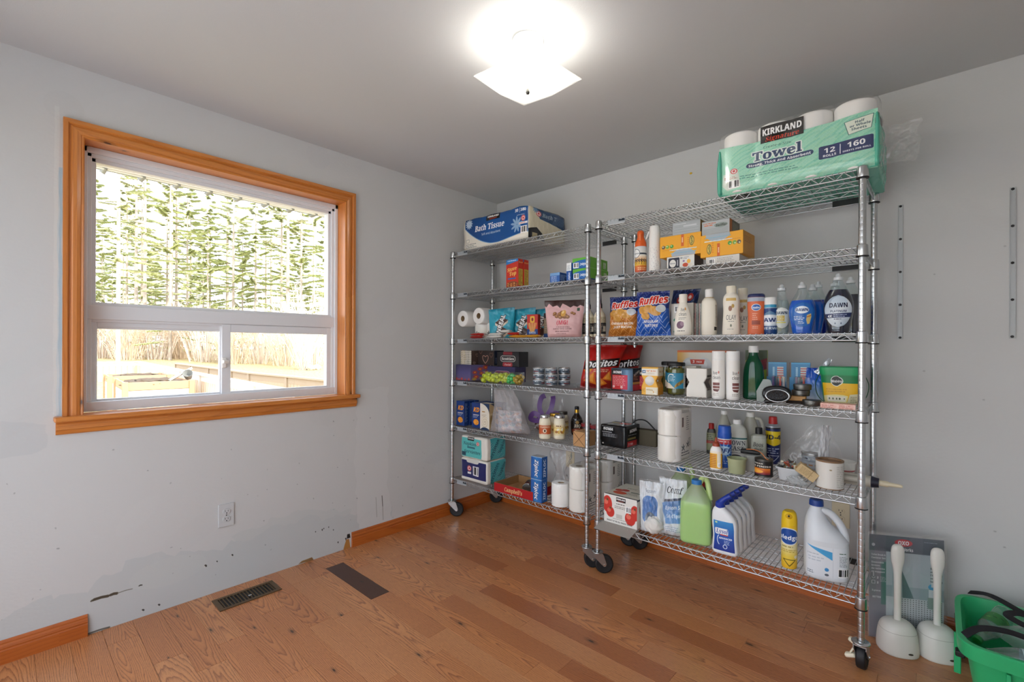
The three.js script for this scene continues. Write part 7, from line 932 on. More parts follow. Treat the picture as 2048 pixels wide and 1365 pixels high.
// ---- fifth shelf
{
  const nf = art(150, 140, (c, w, h) => { R4(c, 0, 0, w, h, '#17181b'); tx(c, 'NOMA', 46, 26, 24, '#fff', { w: '900', i: 1, mw: 60 }); R4(c, 12, 52, 92, 26, '#3a3d42'); small(c, 16, 56, 84, 3, 5, '#a9adb2', 3); R4(c, 10, 44, 60, 4, '#c9ccd0'); EL(c, 16, 120, 5, 5, '#d9dadb'); }), ns = art(140, 140, (c, w, h) => { R4(c, 0, 0, w, h, '#141518'); tx(c, 'NOMA', 74, 34, 26, '#fff', { w: '900', i: 1, mw: 66, rot: -0.1 }); small(c, 30, 58, 90, 1, 6, '#9da1a6', 3); R4(c, 20, 76, 80, 12, '#8d7a4a'); R4(c, 18, 96, 92, 36, '#c5272c'); tx(c, '7.1W', 50, 114, 18, '#f0c4c4', { mw: 50 }); }), nt = art(120, 100, (c, w, h) => { R4(c, 0, 0, w, h, '#1c1d1f'); R4(c, 52, 20, 44, 30, '#d0342f'); R4(c, 10, 30, 38, 14, '#cbb676'); for (let i = 0; i < 5; i++) R4(c, 6 + i * 22, 60, 12, 34, i % 2 ? '#cfcaba' : '#3a3b3d'); });
  const nb = thing('light_box', 'black light bulb case left of the toilet rolls, fifth shelf', 'box', 1.318, T[4], 0.30, -0.02); softbox(nb, 'case', 0.165, 0.128, 0.165, { f: nf, r: ns, t: nt, base: '#17181b' }, { r: 0.006, amt: 0.003, seed: 3, rough: 0.2 });
  const wk = thing('wicker_tray', 'small brown tray standing behind the black light case', 'tray', 1.42, T[4], 0.19, 0.1); part(wk, 'tray', G(rbox(0.16, 0.095, 0.06, 0.006, 2), 0, 0.0475, 0), std('#57503f', 0.8)); part(wk, 'loop_handle', tube([[-0.09, 0.09, 0], [-0.06, 0.138, 0], [0.0, 0.146, 0], [0.07, 0.09, 0]], 0.004, 24, 6), M.black);
  copyOf(pack0, 'shrink-wrapped toilet roll pack standing on fifth shelf of right rack', 1.69, T[4], 0.392, 0);
  const mk = (n, l, cat, x, z, tu, rings, mat, o) => { const t = thing(n, l, cat, x, T[4], z, tu); bottle(t, rings, mat, o); return t; };
  mk('solvent_tin', 'slim dark tin with red cap at back beside blue can', 'can', 1.79, 0.145, 0.2, [[0, 0.021, 0.014, 4, 0, 0, 1], [0.004, 0.024, 0.016, 4], [0.13, 0.024, 0.016, 4], [0.138, 0.012, 0.012]], std('#3c3a33', 0.4), { labels: [[0.02, 0.115, -1.2, 1.2, art(60, 90, (c, w, h) => { R4(c, 0, 0, w, h, '#8d8f6a'); R4(c, 0, 40, w, 14, '#9c3b30'); small(c, 6, 8, 46, 4, 6, '#3a3b2c', 3); })]], cap: [[0.136, 0.014, 0.014, 2, 0, 0, 1], [0.163, 0.014], [0.166, 0.012]], capMat: M.red });
  mk('spirit_bottle', 'tall translucent bottle with white cap behind the blue spray can', 'bottle', 1.868, 0.18, 0.2, [[0, 0.034, 0.034, 2, 0, 0, 1], [0.006, 0.038], [0.13, 0.038], [0.17, 0.034], [0.2, 0.022], [0.222, 0.0145], [0.228, 0.014]], std('#d5d4c6', 0.2, { transmission: 0.35, thickness: 0 }), { cap: [[0.226, 0.0155, 0.0155, 2, 0, 0, 1], [0.244, 0.0155], [0.246, 0.014]] });
  const off = art(150, 140, (c, w, h) => { R4(c, 0, 0, w, h, '#1f59b8'); R4(c, 0, 0, w, 28, '#c7343a'); R4(c, 0, 0, w, 6, '#e6e6e6'); small(c, 40, 12, 60, 1, 8, '#f3d8d8', 3); for (let i = 0; i < 16; i++) { c.save(); c.translate(74, 62); c.rotate(i * PI / 8); PG(c, [[0, -4], [54, 0], [0, 4]], '#7fb4e6'); c.restore(); } EL(c, 74, 58, 28, 22, '#bcd8f0'); tx(c, 'OFF', 74, 58, 30, '#173a84', { w: '900', i: 1, mw: 50 }); small(c, 46, 108, 60, 2, 6, '#c9dbf2', 3); });
  mk('bug_spray', 'blue insect spray can with blue cap and red band', 'spray can', 1.941, 0.395, 0.25, [[0, 0.027, 0.027, 2, 0, 0, 1], [0.004, 0.031], [0.138, 0.031], [0.146, 0.029]], std('#1f59b8', 0.3), { labels: [[0.004, 0.14, ...FULL, off, 'label', null, 0.3]], cap: [[0.142, 0.0315, 0.0315, 2, 0, 0, 1], [0.165, 0.0315, 0.0315, 2, 0, 0, 1], [0.166, 0.03], [0.196, 0.029], [0.2, 0.026]], capMat: std('#1450b4', 0.35) });
  const gl = art(130, 90, (c, w, h) => { R4(c, 0, 0, w, h, '#eab22a'); R4(c, 0, 0, w, 12, '#f1e9d6'); for (let i = 0; i < 8; i++) R4(c, 14, 18 + i * 9, 56, 4, '#b9642a'); R4(c, 78, 10, 28, h - 20, '#efe6d0'); barcode(c, 82, 60, 22, 24); });
  mk('glue_bottle', 'white and yellow wood glue bottle with red-brown nozzle, front', 'bottle', 1.928, 0.472, 0.2, [[0, 0.024, 0.018, 2.6, 0, 0, 1], [0.004, 0.027, 0.021, 2.6], [0.085, 0.027, 0.021, 2.5], [0.1, 0.023, 0.019, 2.3], [0.112, 0.014, 0.014]], M.white, { labels: [[0.008, 0.088, -1.5, 1.5, gl]], cap: [[0.11, 0.0165, 0.0165, 2, 0, 0, 1], [0.126, 0.0155], [0.128, 0.008], [0.146, 0.0045], [0.152, 0.003]], capMat: std('#9c3f24', 0.45) });
  const tb = mk('small_tub', 'pale green plastic tub without lid near the shelf front', 'tub', 2.022, 0.475, 0, [[0, 0.033, 0.033, 2, 0, 0, 1], [0.003, 0.035], [0.06, 0.0395], [0.061, 0.0415, 0.0415, 2, 0, 0, 1], [0.069, 0.042, 0.042, 2, 0, 0, 1], [0.069, 0.039, 0.039, 2, 0, 0, 1], [0.02, 0.035]], std('#a3a983', 0.45), { it: 0 });
  const cp = thing('clear_cup', 'clear plastic tub with black brush lying on top, behind green tub', 'tub', 2.06, T[4], 0.375); bottle(cp, [[0, 0.032, 0.032, 2, 0, 0, 1], [0.07, 0.037, 0.037], [0.073, 0.039, 0.039, 2, 0, 0, 1], [0.076, 0.039, 0.039]], std('#cfd2cc', 0.3, { transmission: 0.45, thickness: 0 }), { it: 0 }); part(cp, 'paint_brush', G(loft(smooth([[0, 0.006], [0.03, 0.012, 0.008], [0.07, 0.014, 0.01], [0.085, 0.01, 0.008]]), 18), 0.035, 0.085, 0, 0, 0, PI / 2), M.black);
  const tw = art(160, 160, (c, w, h) => { R4(c, 0, 0, w, h, '#d3d6d0'); R4(c, 0, 0, w, 10, '#2f6b6a'); tx(c, 'DOWN', 80, 34, 38, '#2b2f3a', { f: 'serif', mw: 120 }); tx(c, 'EAST', 80, 70, 38, '#2b2f3a', { f: 'serif', mw: 110 }); small(c, 30, 94, 100, 1, 7, '#7a7f86', 3); EL(c, 78, 134, 44, 26, '#252a34'); EL(c, 78, 146, 34, 15, '#8fa0a8'); EL(c, 78, 140, 20, 8, '#e8ebe8'); });
  mk('cleaner_bottle', 'large pale bottle with serif lettering and teal stripe', 'bottle', 1.958, 0.26, 0.22, [[0, 0.043, 0.032, 2.6, 0, 0, 1], [0.005, 0.048, 0.036, 2.6], [0.155, 0.048, 0.036, 2.5], [0.178, 0.04, 0.031, 2.3], [0.192, 0.019, 0.019], [0.198, 0.0165, 0.0165]], std('#d8d9cf', 0.35), { labels: [[0.006, 0.13, -1.25, 1.25, tw]], cap: [[0.196, 0.019, 0.019, 2, 0, 0, 1], [0.214, 0.019], [0.217, 0.017]] });
  const jg = mk('cleaner_jug', 'pale translucent handled jug behind the teal-striped bottle', 'bottle', 1.985, 0.135, 0.3, [[0, 0.04, 0.032, 3, 0, 0, 1], [0.005, 0.046, 0.036, 3], [0.14, 0.046, 0.036, 2.8], [0.19, 0.03, 0.026, 2.2], [0.222, 0.018, 0.018]], std('#d3d1c2', 0.3, { transmission: 0.25, thickness: 0 }), { cap: [[0.22, 0.02, 0.02, 2, 0, 0, 1], [0.24, 0.02], [0.243, 0.018]] }); part(jg, 'handle', tube([[0.02, 0.215, 0], [0.042, 0.21, 0], [0.056, 0.175, 0], [0.047, 0.135, 0]], 0.008, 20, 10), std('#d3d1c2', 0.35));
  const bo = art(110, 150, (c, w, h) => { R4(c, 0, 0, w, h, '#a9ab9c'); tx(c, 'Boos', 50, 34, 34, '#2e2d28', { f: 'serif', i: 1, mw: 80 }); tx(c, 'Blocks', 54, 60, 20, '#3a3932', { f: 'serif', i: 1 }); small(c, 30, 76, 44, 1, 5, '#55544a', 2); R4(c, 44, 100, 14, 6, '#3a3932'); });
  mk('oil_bottle', 'squarish grey-green oil bottle with black cap and script lettering', 'bottle', 2.057, 0.255, 0.2, [[0, 0.031, 0.022, 4, 0, 0, 1], [0.004, 0.0345, 0.025, 4], [0.14, 0.0345, 0.025, 4], [0.152, 0.03, 0.022, 3], [0.157, 0.014, 0.014]], std('#b3b4a6', 0.25, { transmission: 0.2, thickness: 0 }), { labels: [[0.008, 0.135, -0.85, 0.85, bo]], cap: [[0.155, 0.016, 0.016, 2, 0, 0, 1], [0.184, 0.016], [0.187, 0.014]], capMat: M.black });
  const w4 = art(160, 190, (c, w, h) => { R4(c, 0, 0, w, h, '#1b2760'); R4(c, 0, 0, w, 8, '#101018'); PG(c, [[30, 20], [132, 20], [132, 76], [84, 96], [30, 76]], '#e8c81f'); tx(c, 'WD-40', 82, 50, 32, '#15182c', { w: '900', mw: 92 }); small(c, 46, 108, 70, 3, 7, '#c9d0e4', 3); PG(c, [[64, 146], [104, 146], [84, 174]], null, '#d9dde9', 3); });
  mk('lubricant_can', 'tall navy and yellow lubricant can with red cap', 'spray can', 2.098, 0.165, 0.2, [[0, 0.029, 0.029, 2, 0, 0, 1], [0.004, 0.0325], [0.185, 0.0325, 0.0325, 2, 0, 0, 1], [0.187, 0.033, 0.033, 2, 0, 0, 1], [0.19, 0.0325], [0.2, 0.024]], std('#b9bcc4', 0.3, { metalness: 0.6 }), { labels: [[0.004, 0.184, ...FULL, w4, 'label', null, 0.3]], cap: [[0.198, 0.02, 0.02, 2, 0, 0, 1], [0.233, 0.0185], [0.236, 0.016]], capMat: M.red });
  const sn = art(170, 90, (c, w, h) => { R4(c, 0, 0, w, h, '#1a1716'); tx(c, 'MINWAX', 62, 14, 11, '#e9e4d6', { mw: 60 }); tx(c, 'CLEAR FINISH', 66, 30, 15, '#f2ece0', { mw: 90 }); R4(c, 8, 42, 100, 38, GR(c, 0, 42, 0, 80, '#e7872a', '#c9571f', '#7a2144')); EL(c, 60, 62, 26, 12, '#f0a83c'); R4(c, 116, 0, 54, h, '#4a4340'); small(c, 120, 8, 44, 9, 5, '#8d8580', 3); });
  const st = mk('stain_can', 'small dark wood finish can with orange label, dripped rim', 'can', 2.128, 0.445, 0.15, [[0, 0.034, 0.034, 2, 0, 0, 1], [0.002, 0.038, 0.038, 2, 0, 0, 1], [0.004, 0.0365], [0.073, 0.0365], [0.075, 0.038, 0.038, 2, 0, 0, 1], [0.079, 0.038, 0.038, 2, 0, 0, 1], [0.079, 0.033, 0.033, 2, 0, 0, 1], [0.074, 0.031]], M.darksteel, { it: 0, labels: [[0.006, 0.071, ...FULL, sn]] });
  const cr = thing('orange_cord', 'thin orange plastic tie looping over the wood finish can', 'tie', 2.128, T[4], 0.445); part(cr, 'cord', tube([[-0.09, 0.098, -0.06], [-0.045, 0.106, -0.03], [-0.01, 0.101, 0.0], [0.016, 0.082, 0.02], [0.024, 0.081, 0.024]], 0.0018, 30, 6), std('#e0864f', 0.5));
  // paint tray tub full of oddments
  const wt = mk('hardware_tub', 'grey rectangular plastic tub full of hardware oddments', 'tub', 2.232, 0.435, -0.04, [[0, 0.038, 0.028, 4, 0, 0, 1], [0.003, 0.041, 0.031, 4], [0.048, 0.047, 0.037, 4], [0.049, 0.053, 0.042, 4, 0, 0, 1], [0.057, 0.054, 0.043, 4, 0, 0, 1], [0.057, 0.049, 0.039, 4, 0, 0, 1], [0.04, 0.044, 0.034, 4]], std('#c9cdd0', 0.4), { it: 0, seg: 48 });
  { const q = rng(12), cols = ['#8d7a52', '#b3b4b2', '#3a3a3c', '#a34a34', '#c9c2ae']; cols.forEach((k, i) => { const a = []; for (let j = 0; j < 9; j++) { const g = j % 2 ? new THREE.CylinderGeometry(0.004, 0.004, 0.03, 8) : rbox(0.02, 0.008, 0.012, 0.002); a.push(G(g, (q() - 0.5) * 0.075, 0.052 + q() * 0.022, (q() - 0.5) * 0.055, q() * 3, q() * 3, q() * 3)); } part(wt, 'hardware', merge(a), std(k, 0.4, { metalness: i < 2 ? 0.6 : 0 })); }); }
  // can inside a zip bag
  const bc = art(160, 80, (c, w, h) => { R4(c, 0, 0, w, h, '#8f979e'); R4(c, 0, 26, w, 26, '#aeb5ba'); small(c, 24, 8, 62, 1, 12, '#1d2430', 7); R4(c, 88, 10, 30, 8, '#b9462f'); small(c, 30, 36, 80, 1, 9, '#b07a4a', 4); });
  const bg = mk('bagged_can', 'grey lidded can inside a tall clear zip bag', 'can', 2.29, 0.285, 0.1, [[0, 0.04, 0.04, 2, 0, 0, 1], [0.002, 0.0455, 0.0455, 2, 0, 0, 1], [0.005, 0.044], [0.098, 0.044], [0.1, 0.046, 0.046, 2, 0, 0, 1], [0.105, 0.046, 0.046, 2, 0, 0, 1], [0.105, 0.04, 0.04, 2, 0, 0, 1], [0.1, 0.038]], M.steel, { it: 0, labels: [[0.012, 0.094, ...FULL, bc]] });
  part(bg, 'zip_bag', G(pouch(0.2, 0.23, 0.12, { stand: 1, seed: 14, wr: 0.012, taper: -1.25, skew: 0.03, nu: 32, nv: 40 }), 0, 0.0, 0), M.film); part(bg, 'zip_strip', G(pouch(0.05, 0.21, 0.012, { seed: 15, wr: 0.01, nu: 14, nv: 34 }), 0.035, 0.03, 0.055, 0, 0.7, -0.12), std('#f2f2f4', 0.25, { transmission: 0.6, thickness: 0 }));
  // white paint can, cup, small carton, crumpled film, caulk
  const pa = art(200, 110, (c, w, h) => { R4(c, 0, 0, w, h, '#dcd9d2'); for (let i = 0; i < 8; i++) { c.globalAlpha = 0.5; EL(c, 12 + i * 4, 70 + i * 3, 16, 7, '#b3834a', 0.4); } c.globalAlpha = 1; small(c, 118, 14, 60, 12, 5, '#b9b6ae', 3); EL(c, 104, 30, 3, 3, '#9a8a6a'); });
  mk('paint_can', 'open white paint can with brown-stained side near right post', 'can', 2.378, 0.452, 0.1, [[0, 0.045, 0.045, 2, 0, 0, 1], [0.002, 0.05, 0.05, 2, 0, 0, 1], [0.004, 0.0485], [0.11, 0.0485], [0.112, 0.05, 0.05, 2, 0, 0, 1], [0.116, 0.05, 0.05, 2, 0, 0, 1], [0.116, 0.042, 0.042, 2, 0, 0, 1], [0.109, 0.041]], std('#8c6a4a', 0.4), { it: 0, labels: [[0.005, 0.11, ...FULL, pa]] });
  mk('white_cup', 'white plastic cup with red stripe behind the paint can', 'cup', 2.40, 0.235, 0, [[0, 0.033, 0.033, 2, 0, 0, 1], [0.003, 0.035], [0.07, 0.042], [0.071, 0.0445, 0.0445, 2, 0, 0, 1], [0.076, 0.0445, 0.0445, 2, 0, 0, 1], [0.076, 0.041, 0.041, 2, 0, 0, 1], [0.06, 0.039]], std('#e4e2dc', 0.4), { it: 0, labels: [[0.006, 0.062, -1.4, 1.8, art(120, 60, (c, w, h) => { R4(c, 0, 0, w, h, '#e4e2dc'); R4(c, 10, 22, 100, 6, '#b3343a'); small(c, 14, 34, 80, 3, 5, '#8d8a84', 3); })]] });
  const cd = thing('small_carton', 'small tan cardboard carton tipped over against the paint can', 'box', 2.318, T[4] + 0.004, 0.478, 0.25), kf = art(90, 60, (c, w, h) => { R4(c, 0, 0, w, h, '#c9b084'); small(c, 12, 12, 60, 5, 5, '#9c855c', 3); R4(c, 60, 0, 2, h, '#8d774f'); }); { const q = carton(cd, 'carton', 0.078, 0.04, 0.04, { f: kf, t: kf, r: '#bfa578', base: '#c9b084' }, 0.7); q.rotation.z = -0.6; q.position.set(-0.028, 0.036, 0); q.geometry.translate(0.0, 0, 0); part(cd, 'open_flap', G(rbox(0.034, 0.0012, 0.038, 0.0005), -0.042, 0.075, 0, 0, 0, 0.5), M.kraft); }
  const cf = thing('crumpled_film', 'small crumpled clear plastic film in front of the hardware tub', 'plastic', 2.268, T[4], 0.498); part(cf, 'film', G(lump(0.032, 0.017, 0.018, 9, 0.5, 3, 6), 0, 0.016, 0), M.film2);
  const ck = thing('caulk_tube', 'caulk tube lying flat, cream nozzle sticking out past right post', 'tube', 2.43, T[4] + 0.023, 0.33, 0), ca = art(120, 80, (c, w, h) => { R4(c, 0, 0, w, h, '#bdb9ac'); for (let i = 0; i < 10; i++) R4(c, 8 + i * 11, 8, 6, 64, i % 2 ? '#9d998d' : '#cfcbbf'); }), cR = smooth([[-0.1, 0.02, 0.02, 2, 0, 0, 1], [-0.098, 0.0225], [0.075, 0.0225, 0.0225, 2, 0, 0, 1]], 0);
  part(ck, 'tube', G(loft(cR, 28), 0, 0, 0, 0, 0, -PI / 2), std('#bdb9ac', 0.5)); part(ck, 'label', G(patch(cR, -0.09, 0.07, ...FULL, ca, 0.0006), 0, 0, 0, 0, 0, -PI / 2), pm(ca, 0.5)); part(ck, 'collar', G(cyl(0.0235, 0.019, 0.026, 24), 0.088, 0, 0, 0, 0, -PI / 2), std('#1e2233', 0.4)); part(ck, 'nozzle', G(lathe([[0.0, 0], [0.012, 0], [0.0115, 0.03], [0.009, 0.032], [0.0065, 0.07], [0.0045, 0.076], [0, 0.076]], 20), 0.1, 0, 0, 0, 0, -PI / 2), M.ivory);
}
// ---- bottom shelf
{
  const tf = art(220, 150, (c, w, h) => { R4(c, 0, 0, w, h, '#e9e6e0'); const tom = (x, y, r, s = 1) => { EL(c, x, y, r, r * s, '#cf3326'); EL(c, x - r * 0.3, y - r * 0.3, r * 0.45, r * 0.4, '#e8705c'); for (let i = 0; i < 5; i++) { c.save(); c.translate(x, y - r * 0.75); c.rotate(i * 1.25); PG(c, [[0, 0], [2, -r * 0.4], [4, 0]], '#3f5a2a'); c.restore(); } }; tom(24, 54, 32, 1.4); tom(44, 92, 28); tom(176, 104, 34); tom(206, 70, 28, 1.4); kirkland(c, 84, 8, 62, 22); small(c, 84, 40, 60, 1, 7, '#6a665f', 9); small(c, 74, 54, 84, 2, 5, '#7d786f', 3); barcode(c, 146, 46, 36, 32); R4(c, 84, 96, 40, 22, '#c9c5bd'); small(c, 60, 122, 100, 1, 4, '#8d887f', 2); tx(c, 'PRODUCT OF THE USA / PRODUIT DES É.-U.', 106, 138, 10, '#2c2a28', { mw: 170 }); });
  const tt = art(220, 200, (c, w, h) => { R4(c, 0, 0, w, h, '#ddd8c8'); R4(c, 0, h - 10, w, 10, '#2a2b2c'); EL(c, 70, 150, 44, 20, '#d9502a'); EL(c, 40, 116, 26, 15, '#c93a22'); EL(c, 74, 104, 26, 15, '#b82c1c'); R4(c, 118, 110, 60, 9, '#35523a'); small(c, 110, 128, 80, 3, 7, '#8d8878', 3); EL(c, 150, 40, 20, 11, '#c93a22'); small(c, 60, 60, 90, 2, 6, '#8d8878', 4); }), ts = art(150, 150, (c, w, h) => { R4(c, 0, 0, w, h, '#cfc7b8'); R4(c, 0, 0, w, 10, '#2a2b2c'); EL(c, 60, 56, 44, 50, '#a8301f'); EL(c, 46, 40, 18, 18, '#d9634a'); small(c, 20, 112, 100, 4, 6, '#8d887c', 4); });
  const tm = thing('tomato_box', 'white carton with red tomato pictures and loose grey bottom flap', 'box', 1.438, T[5] + 0.004, 0.385, 0.0); carton(tm, 'carton', 0.2, 0.155, 0.25, { f: tf, r: ts, t: tt, base: '#e9e6e0' }, 0.5); part(tm, 'bottom_flap', G(rbox(0.215, 0.0018, 0.09, 0.0006), -0.006, -0.0115, 0.164, 0.24), std('#a29d95', 0.7));
  // epsom salt bags
  const ep = (t2) => art(150, 240, (c, w, h) => { R4(c, 0, 0, w, h, '#dfe4e8'); if (t2) { tx(c, 'Comf', 84, 46, 38, '#161616', { i: 1, f: 'serif', mw: 84 }); PG(c, [[14, 92], [w, 70], [w, 80], [14, 102]], '#1c2a44'); PG(c, [[14, 102], [w, 80], [w, 176], [40, 190]], GR(c, 0, 90, 0, 190, '#3f74b4', '#6fa0d6')); tx(c, 'Epsom Salt', 92, 118, 22, '#dbe8f5', { rot: -0.12, mw: 110 }); tx(c, 'Sel d’Epsom', 96, 152, 20, '#dbe8f5', { rot: -0.12, mw: 104 }); small(c, 40, 200, 90, 3, 5, '#8fa6bf', 3); } else { tx(c, 'Epsom', 70, 44, 22, '#6c7a8c', { w: 'normal' }); RR(c, 20, 66, 92, 130, 34, '#3c74b8'); EL(c, 70, 170, 30, 30, '#5b6d80'); } });
  const e1a = ep(0), e2a = ep(1); const e1 = thing('salt_bag', 'plastic bag of bath salt with blue oval, left of the pair', 'bag', 1.598, T[5], 0.46, 0.25); part(e1, 'bag', toArt(pouch(0.125, 0.26, 0.085, { stand: 1, seed: 41, wr: 0.011, taper: 0.1, nu: 32, nv: 40 }), e1a), pm(e1a, 0.25)); part(e1, 'salt', G(lump(0.045, 0.045, 0.036, 3, 0.18, 2), 0.015, 0.044, 0.022), std('#e9e6e0', 0.5)); part(e1, 'film', G(pouch(0.14, 0.27, 0.1, { stand: 1, seed: 44, wr: 0.014, nu: 32, nv: 40 }), 0, 0, 0.002), M.film);
  const e2 = thing('salt_bag', 'plastic bag of bath salt with black script, right of the pair', 'bag', 1.694, T[5], 0.42, 0.2); part(e2, 'bag', toArt(pouch(0.13, 0.285, 0.09, { stand: 1, seed: 47, wr: 0.01, taper: 0.1, nu: 32, nv: 40 }), e2a), pm(e2a, 0.25)); part(e2, 'film', G(pouch(0.145, 0.292, 0.104, { stand: 1, seed: 49, wr: 0.013, nu: 32, nv: 40 }), 0, 0, 0.002), M.film);
  // washer fluid jugs
  const jugR = [[0, 0.06, 0.045, 5, 0, 0, 1], [0.008, 0.072, 0.056, 5], [0.02, 0.0745, 0.058, 5], [0.195, 0.0745, 0.058, 5], [0.215, 0.068, 0.053, 4], [0.265, 0.036, 0.034, 2.6], [0.285, 0.024, 0.024, 2.1], [0.292, 0.021, 0.021]], liq = std('#a4e04a', 0.25), shell = std('#eef7d8', 0.25, { transmission: 0.7, thickness: 0 });
  const jug = thing('washer_fluid_jug', 'lime green washer fluid jug with blue cap, front one', 'jug', 1.82, T[5], 0.43, 0.25, 'lime green washer fluid jugs'), jR = smooth(jugR); { const inner = jR.filter((r) => r[0] < 0.212).map((r) => [Math.max(0.003, r[0]), r[1] * 0.975, r[2] * 0.97, r[3], 0, 0, 0]); part(jug, 'liquid', loft(inner, 48), liq); part(jug, 'jug', loft(jR, 48), shell); part(jug, 'cap', loft(smooth([[0.288, 0.0245, 0.0245, 2, 0, 0, 1], [0.306, 0.0245], [0.309, 0.022]], 1), 28), std('#2f7cc4', 0.4)); part(jug, 'handle', tube([[0.012, 0.292, -0.005], [0.03, 0.318, -0.02], [0.046, 0.3, -0.025], [0.056, 0.25, -0.02], [0.062, 0.212, -0.01]], 0.013, 26, 12), std('#cfe69a', 0.35)); }
  part(jug, 'label', patch(jR, 0.04, 0.18, 1.25, 2.3, art(70, 110, (c, w, h) => { R4(c, 0, 0, w, h, '#2f6fb0'); R4(c, 0, 40, w, 24, '#c7302c'); small(c, 6, 8, 56, 4, 5, '#d7e4f0', 3); }), 0.001), pm(solid('#2f6fb0'), 0.4)); copyOf(jug, 'lime green washer fluid jug at the back behind the salt bags', 1.66, T[5], 0.235, 0.1);
  const rc = thing('small_bottle', 'small dark bottle with red cap peeking between the two jugs', 'bottle', 1.763, T[5], 0.2); bottle(rc, [[0, 0.02, 0.02, 2, 0, 0, 1], [0.005, 0.024], [0.19, 0.024], [0.215, 0.013]], std('#4a4746', 0.3), { labels: [[0.05, 0.18, -1.3, 1.3, solid('#c9c6be')]], cap: [[0.213, 0.014, 0.014, 2, 0, 0, 1], [0.248, 0.013], [0.25, 0.011]], capMat: M.red });
  // five toilet cleaner bottles in a row, duck necks
  const ly = art(130, 190, (c, w, h) => { R4(c, 0, 0, w, h, GR(c, 0, 0, 0, h, '#2f8fd0', '#1a57b4', '#15308c')); RR(c, 8, 46, 86, 40, 8, '#f2f4f6'); tx(c, 'Lysol', 52, 66, 36, '#1b3f9c', { i: 1, f: 'serif', mw: 76 }); R4(c, 40, 84, 52, 7, '#c3323c'); tx(c, 'ADVANCED', 74, 108, 16, '#fff', { i: 1, mw: 86 }); small(c, 66, 122, 50, 3, 6, '#c9dcf2', 4); c.strokeStyle = '#dfe9f6'; c.lineWidth = 5; c.beginPath(); c.arc(66, 118, 44, 2.3, 3.8); c.stroke(); EL(c, 72, 160, 13, 14, null ?? '#dfe9f6'); EL(c, 72, 160, 9, 10, '#1b3a96'); EL(c, 18, 12, 8, 6, '#bfe0a8'); });
  const lyR = smooth([[0, 0.05, 0.021, 4, 0, 0, 1], [0.006, 0.056, 0.026, 4], [0.02, 0.058, 0.0275, 4], [0.08, 0.052, 0.0275, 3.8], [0.13, 0.056, 0.0275, 3.6, -0.002], [0.165, 0.054, 0.0265, 3.2, -0.006], [0.195, 0.04, 0.025, 2.6, -0.018], [0.21, 0.026, 0.022, 2.2, -0.024], [0.216, 0.021, 0.02, 2, -0.024]], 2);
  const lys = thing('toilet_cleaner', 'white angled-neck toilet cleaner bottle, front one with blue label', 'cleaner bottle', 1.972, T[5], 0.47, 0.06, 'white toilet cleaner bottles in a row'); part(lys, 'body', loft(lyR, 44), std('#eef0f2', 0.3)); part(lys, 'label', patch(lyR, 0.018, 0.155, -0.72, 0.72, ly, 0.0009, 24, 14), pm(ly, 0.3));
  { const bend = new THREE.CatmullRomCurve3([[-0.024, 0.212, 0], [-0.024, 0.226, 0], [-0.015, 0.243, 0], [0.0, 0.258, 0], [0.014, 0.268, 0]].map((p) => new THREE.Vector3(...p))), g = new THREE.TubeGeometry(bend, 24, 1, 20), p = g.attributes.position; for (let i = 0; i <= 24; i++) { const c = bend.getPointAt(i / 24), r = i < 7 ? 0.0215 : i < 9 ? 0.018 : lerp(0.0145, 0.0105, (i - 9) / 15); for (let j = 0; j <= 20; j++) { const k = i * 21 + j; p.setXYZ(k, c.x + (p.getX(k) - c.x) * r, c.y + (p.getY(k) - c.y) * r, c.z + (p.getZ(k) - c.z) * r); } } g.computeVertexNormals(); part(lys, 'angled_neck', g, M.blueCap); part(lys, 'nozzle_cap', G(cyl(0.0135, 0.0115, 0.014, 20), 0.017, 0.27, 0, 0, 0, -0.95), M.blueCap); }
  ['second from the front', 'middle one of the row', 'fourth from the front', 'hindmost of the row'].forEach((s, i) => copyOf(lys, `white angled-neck toilet cleaner bottle, ${s}`, 1.972 + 0.002 * (i + 1), T[5], 0.47 - 0.0575 * (i + 1), 0.06));
  // furniture polish and bleach
  const pl = art(150, 200, (c, w, h) => { R4(c, 0, 0, w, h, GR(c, 0, 0, 0, h, '#f2c318', '#f0d469', '#e9dfae', '#f0cf4a', '#eeb92a')); EL(c, 74, 52, 38, 40, '#e9eef4'); EL(c, 74, 52, 33, 36, '#1a4fa0'); tx(c, 'pledge', 74, 58, 26, '#fff', { mw: 66 }); small(c, 52, 98, 46, 1, 7, '#9a8a3a', 6); small(c, 44, 114, 66, 2, 5, '#b79a2e', 3); PG(c, [[58, 160], [96, 160], [77, 190]], null, '#5a4c14', 3); EL(c, 100, 146, 8, 8, '#f6efcf'); });
  const pg = thing('furniture_polish', 'yellow furniture polish can with blue round logo, alone mid-shelf', 'spray can', 2.225, T[5], 0.42, 0.15); bottle(pg, [[0, 0.027, 0.027, 2, 0, 0, 1], [0.003, 0.0305], [0.19, 0.0305], [0.196, 0.029]], std('#efc223', 0.3), { labels: [[0.004, 0.19, ...FULL, pl, 'label', null, 0.3]], capName: 'cap', cap: [[0.19, 0.031, 0.031, 2, 0, 0, 1], [0.205, 0.031], [0.238, 0.028, 0.028, 2.3], [0.246, 0.02, 0.024, 2.3, 0, -0.004]], capMat: std('#f2c81c', 0.35) }); part(pg, 'spray_hollow', G(lump(0.014, 0.013, 0.008, 2, 0.02, 1, 4), 0, 0.228, 0.024), std('#d9a90f', 0.4)); part(pg, 'nozzle', G(cyl(0.004, 0.004, 0.006, 10), 0, 0.232, 0.033, PI / 2), M.black);
